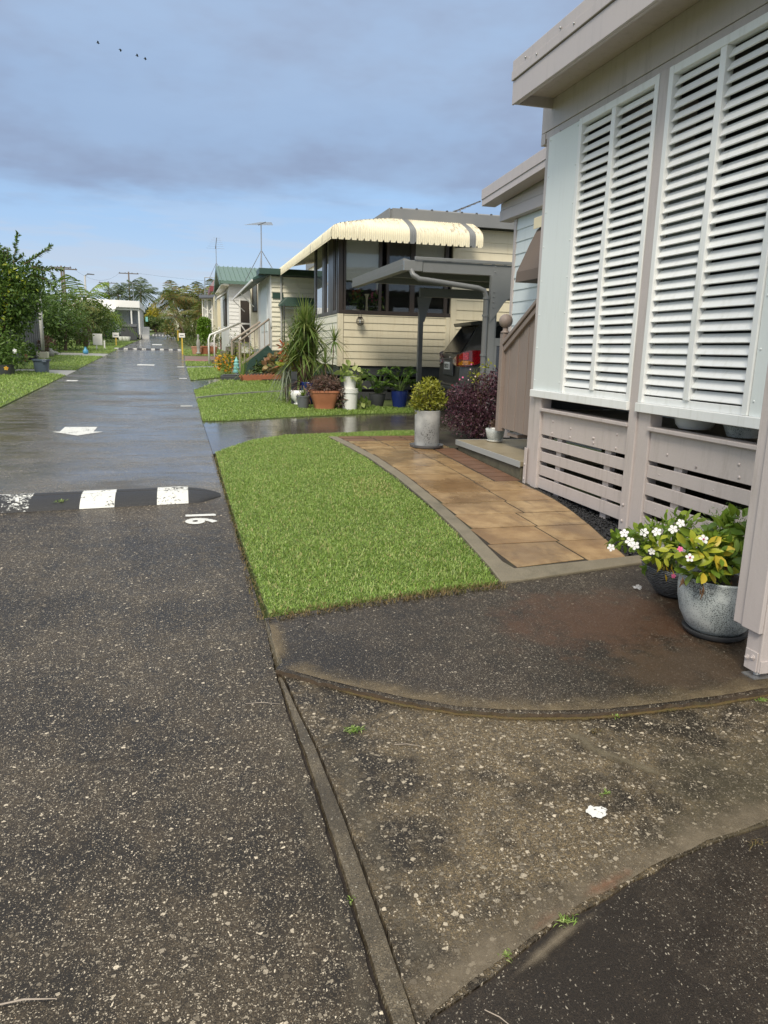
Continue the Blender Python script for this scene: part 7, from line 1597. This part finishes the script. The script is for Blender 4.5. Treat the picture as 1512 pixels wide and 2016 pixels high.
mb = MB(); mb.add([(xl_-1, Y-2.5, 3.7), (xr-1.6, Y-2.5, 3.7), (xr-1.6, Y-.35, 4.12), (xl_-1, Y-.35, 4.12), (xl_-1, Y-2.5, 3.76), (xr-1.6, Y-2.5, 3.76), (xr-1.6, Y-.35, 4.18), (xl_-1, Y-.35, 4.18)], [(3, 2, 1, 0), (4, 5, 6, 7), (0, 1, 5, 4), (1, 2, 6, 5), (2, 3, 7, 6), (3, 0, 4, 7)]); part('carport_roof', mb, M['white_metal'], WH)
bx0 = A(246, 668, 55); solo('storage_box', MB().box(bx0[0]-.25, bx0[0]+.75, 55, 56.2, gz(55), gz(55)+.85).hexa([(bx0[0]-.3, 54.95, gz(55)+.851), (bx0[0]+.8, 54.95, gz(55)+.851), (bx0[0]+.8, 56.25, gz(55)+.851), (bx0[0]-.3, 56.25, gz(55)+.851), (bx0[0]-.3, 54.95, gz(55)+.90), (bx0[0]+.8, 54.95, gz(55)+.90), (bx0[0]+.8, 56.25, gz(55)+1.1), (bx0[0]-.3, 56.25, gz(55)+1.1)]), M['dark_boards'], 'dark storage box before the white porch house', 'storage box', (bx0[0], 55, gz(55)))
for i, px in enumerate((239, 246, 252)):
    q = A(px, 672, 53); solo('white_pot', MB().lathe([(.10, 0), (.17, .12), (.18, .26), (.15, .26)], q[0], 53, gz(53), 14), M['white_plastic'], ['left', 'middle', 'right'][i]+' one of three white pots before the dark storage box', 'pot', (q[0], 53, gz(53)), 'white pots by the storage box', smooth=True)
p = A(238, 600, 62); aerial((p[0]+1.0, 61, 4.7), 1.4, 'thin aerial on the white porch house roof', 1.0, 5, False, .8)
# far end of the street
EH = thing('house', 'low white-roofed house closing the end of the street', 'house', (-1.6, 100, 3.3)); Y = 98
l0, r0 = A(312, 618, Y), A(345, 615, Y)
part('roof', MB().box(l0[0]-1.2, r0[0]+3, Y-.5, Y+8, l0[2]-.15, l0[2]+.45), M['white_metal'], EH, bevel=.03); part('wall', MB().box(l0[0]-.4, r0[0]+3, Y, Y+7, 3.0, l0[2]-.16), M['cream_white'], EH); part('carport_opening', MB().box(l0[0]+1.0, r0[0]-.2, Y-.06, Y-.02, 3.2, l0[2]-.5), M['dark_room'], EH)
def fartree(px, py_top, Y, w, h, lab, mat, seed, n=900, L=.4):
    p = atY(px, py_top, Y); z = gz(Y); hh = p.z-z; r = random.Random(seed); bl = [((r.uniform(-w, w)*.7, r.uniform(-.6, .6), hh*r.uniform(.35, .78)), (w*r.uniform(.4, .6), w*.5, hh*r.uniform(.18, .26))) for _ in range(8)]
    return tree('tree', lab, 'tree', p.x, Y, hh*.5, bl, n, L, .42, mat, seed, .15, None)
fartree(299, 598, 92, 1.0, 4, 'yellow-leaved tree beside the white porch house', M['yellow_tree'], 101, 900, .28); fartree(285, 622, 84, 1.6, 3, 'green bush left of the street end', M['hedge2'], 102, 1600, .28); fartree(305, 625, 88, 1.5, 3, 'green bush right under the yellow-leaved tree', M['hedge2'], 103, 1600, .28); fartree(322, 643, 94, 1.3, 2, 'low bush before the end house', M['hedge'], 104, 900, .25); fartree(285, 605, 93, 1.4, 3, 'second green bush behind the street end', M['far_leaf'], 105, 1000, .3)
fartree(318, 598, 125, 3.5, 5, 'grey-green distant tree behind the end house', M['far_leaf'], 106, 1200, .5); fartree(395, 575, 75, 2.2, 5, 'green tree behind the white lattice porch', M['far_leaf'], 107, 1400, .35); fartree(205, 600, 70, 2.0, 4, 'tree behind the farthest hedge', M['hedge2'], 108, 1400, .35); fartree(260, 612, 110, 4.0, 4, 'wide distant tree behind the two far palms', M['far_leaf'], 109, 1500, .5)
fartree(60, 560, 40, 2.6, 4, 'dark tree behind the shed roof', M['hedge2'], 110, 2400, .2); fartree(20, 540, 34, 2.6, 4, 'green tree behind the big left tree', M['hedge'], 111, 2400, .18)
g = A(289, 628, 80); solo('blue_banner', MB().box(g[0]-.12, g[0]+.10, 80, 80.03, g[2]-.25, g[2]+.2), M['aqua'], 'small light blue cloth among the far bushes', 'banner', g); g = G(287, 657); solo('white_pot', MB().lathe([(.15, 0), (.22, .3), (.2, .45), (.16, .45)], g.x, g.y, g.z, 14), M['white_plastic'], 'white pot at the left edge near the street end', 'pot', tuple(g), smooth=True)
solo('marker_post', MB().tube([A(351, 671, 45), A(350, 650, 45)], .035, 6), M['yellow_paint'], 'thin yellow post at the right edge before the areca palms', 'post', A(351, 671, 45))
# street light and power poles
sl = thing('street_lamp', 'tall street lamp above the left hedges', 'street lamp', (A(170, 600, 58)[0], 58, gz(58))); b0 = A(170, 600, 58); tp = A(167, 543, 58)
part('pole', MB().tube([(b0[0], 58, gz(58)), (b0[0], 58, b0[2]), (tp[0], 58, tp[2])], [.09, .075, .06], 10), M['zinc_post'], sl, smooth='all'); h0 = A(184, 540, 57)
part('arm', MB().tube([(tp[0], 58, tp[2]), (tp[0]+.25, 57.8, tp[2]+.12)], .035, 8), M['grey_steel'], sl); part('lamp_head', MB().hexa([(tp[0]+.18, 57.7, tp[2]+.08), (h0[0], 57.4, h0[2]), (h0[0], 57.65, h0[2]), (tp[0]+.18, 57.95, tp[2]+.08), (tp[0]+.2, 57.72, tp[2]+.16), (h0[0], 57.42, h0[2]+.05), (h0[0], 57.63, h0[2]+.05), (tp[0]+.2, 57.93, tp[2]+.16)]), M['dark_boards'], sl, bevel=.01)
poles = []
def upole(px, py_t, Y, lab, arms, lean=0):
    p = atY(px, py_t, Y); z = gz(Y); t = thing('power_pole', lab, 'power pole', (p.x, Y, z), 'power poles'); part('pole', MB().tube([(p.x+lean, Y, z), (p.x, Y, p.z)], [.16, .10], 8), M['wood_pole'], t, smooth='all'); mb = MB(); ins = MB()
    for dz, w in arms:
        mb.box(p.x-w, p.x+w, Y-.06, Y+.06, p.z-dz-.06, p.z-dz+.06)
        for u in (-.9, -.35, .35, .9): ins.lathe([(.04, 0), (.05, .06), (.02, .12)], p.x+w*u, Y, p.z-dz+.061, 6)
    part_each('crossarm', mb, M['wood_pole'], t); part('insulator', ins, M['dark_boards'], t); poles.append((p.x, Y, p.z)); return t
upole(253, 535, 120, 'power pole with two crossarms between the far palms', [(.25, 1.4), (2.4, 1.0)]); upole(213, 554, 135, 'distant power pole left of the far palms', [(.25, 1.5)]); upole(120, 523, 95, 'left pole of the pair beyond the big tree', [(.2, 1.1), (3.2, .4)]); upole(125, 526, 92, 'right pole of the pair beyond the big tree, with side pegs', [(.2, 1.4), (2.2, .4), (2.9, .4), (3.6, .4), (4.3, .4)])
def wire(a, b_, sag, lab):
    a, b_ = Vector(a), Vector(b_); solo('power_line', MB().tube([a.lerp(b_, i/12)+Vector((0, 0, -sag*4*(i/12)*(1-i/12))) for i in range(13)], .010, 4), M['cable'], lab, 'cable', tuple(a))
p0, p1, p2 = poles[0], poles[1], poles[3]
wire((p0[0]-1.2, 120, p0[2]-.15), (p2[0]+1.0, 92, p2[2]-.1), 1.2, 'power line from the pole between the palms to the left pole pair'); wire((p0[0]+1.2, 120, p0[2]-.15), (p0[0]+42, 122, p0[2]+1.0), 1.2, 'power line running right from the pole between the palms'); wire((p0[0], 120, p0[2]-2.3), (p1[0], 135, p1[2]-.2), .5, 'power line between the two far poles'); wire((p0[0]+.9, 120, p0[2]-2.3), (p0[0]+45, 124, p0[2]-1.6), 1.5, 'lower power line running right from the pole between the palms')
# four birds high up
for i, (px, py, ln_) in enumerate(((193, 85, 'first bird from the left in the line of four'), (237, 98, 'second bird from the left in the line of four'), (270, 110, 'third bird from the left in the line of four'), (286, 116, 'last bird at the right of the line of four'))):
    p = atY(px, py, 90); mb = MB(); s = .26; mb.tube([(p.x-.18, p.y, p.z+.02), (p.x, p.y, p.z), (p.x+.18, p.y, p.z-.02)], [.015, .05, .015], 6)
    up = (.16, -.08, .12, .05)[i]
    mb.add([(p.x-.08, p.y, p.z), (p.x+.1, p.y, p.z), (p.x+.08, p.y-.28, p.z+up*.6), (p.x-.02, p.y-.5, p.z+up*.4), (p.x-.06, p.y-.28, p.z+up*.6)], [(0, 1, 2, 4), (4, 2, 3)]); mb.add([(p.x-.08, p.y, p.z), (p.x+.1, p.y, p.z), (p.x+.08, p.y+.28, p.z+up*.6), (p.x-.02, p.y+.5, p.z+up*.4), (p.x-.06, p.y+.28, p.z+up*.6)], [(0, 1, 2, 4), (4, 2, 3)])
    solo('bird', mb, M['bird'], 'dark flying bird, '+ln_, 'bird', tuple(p), 'birds in a line')
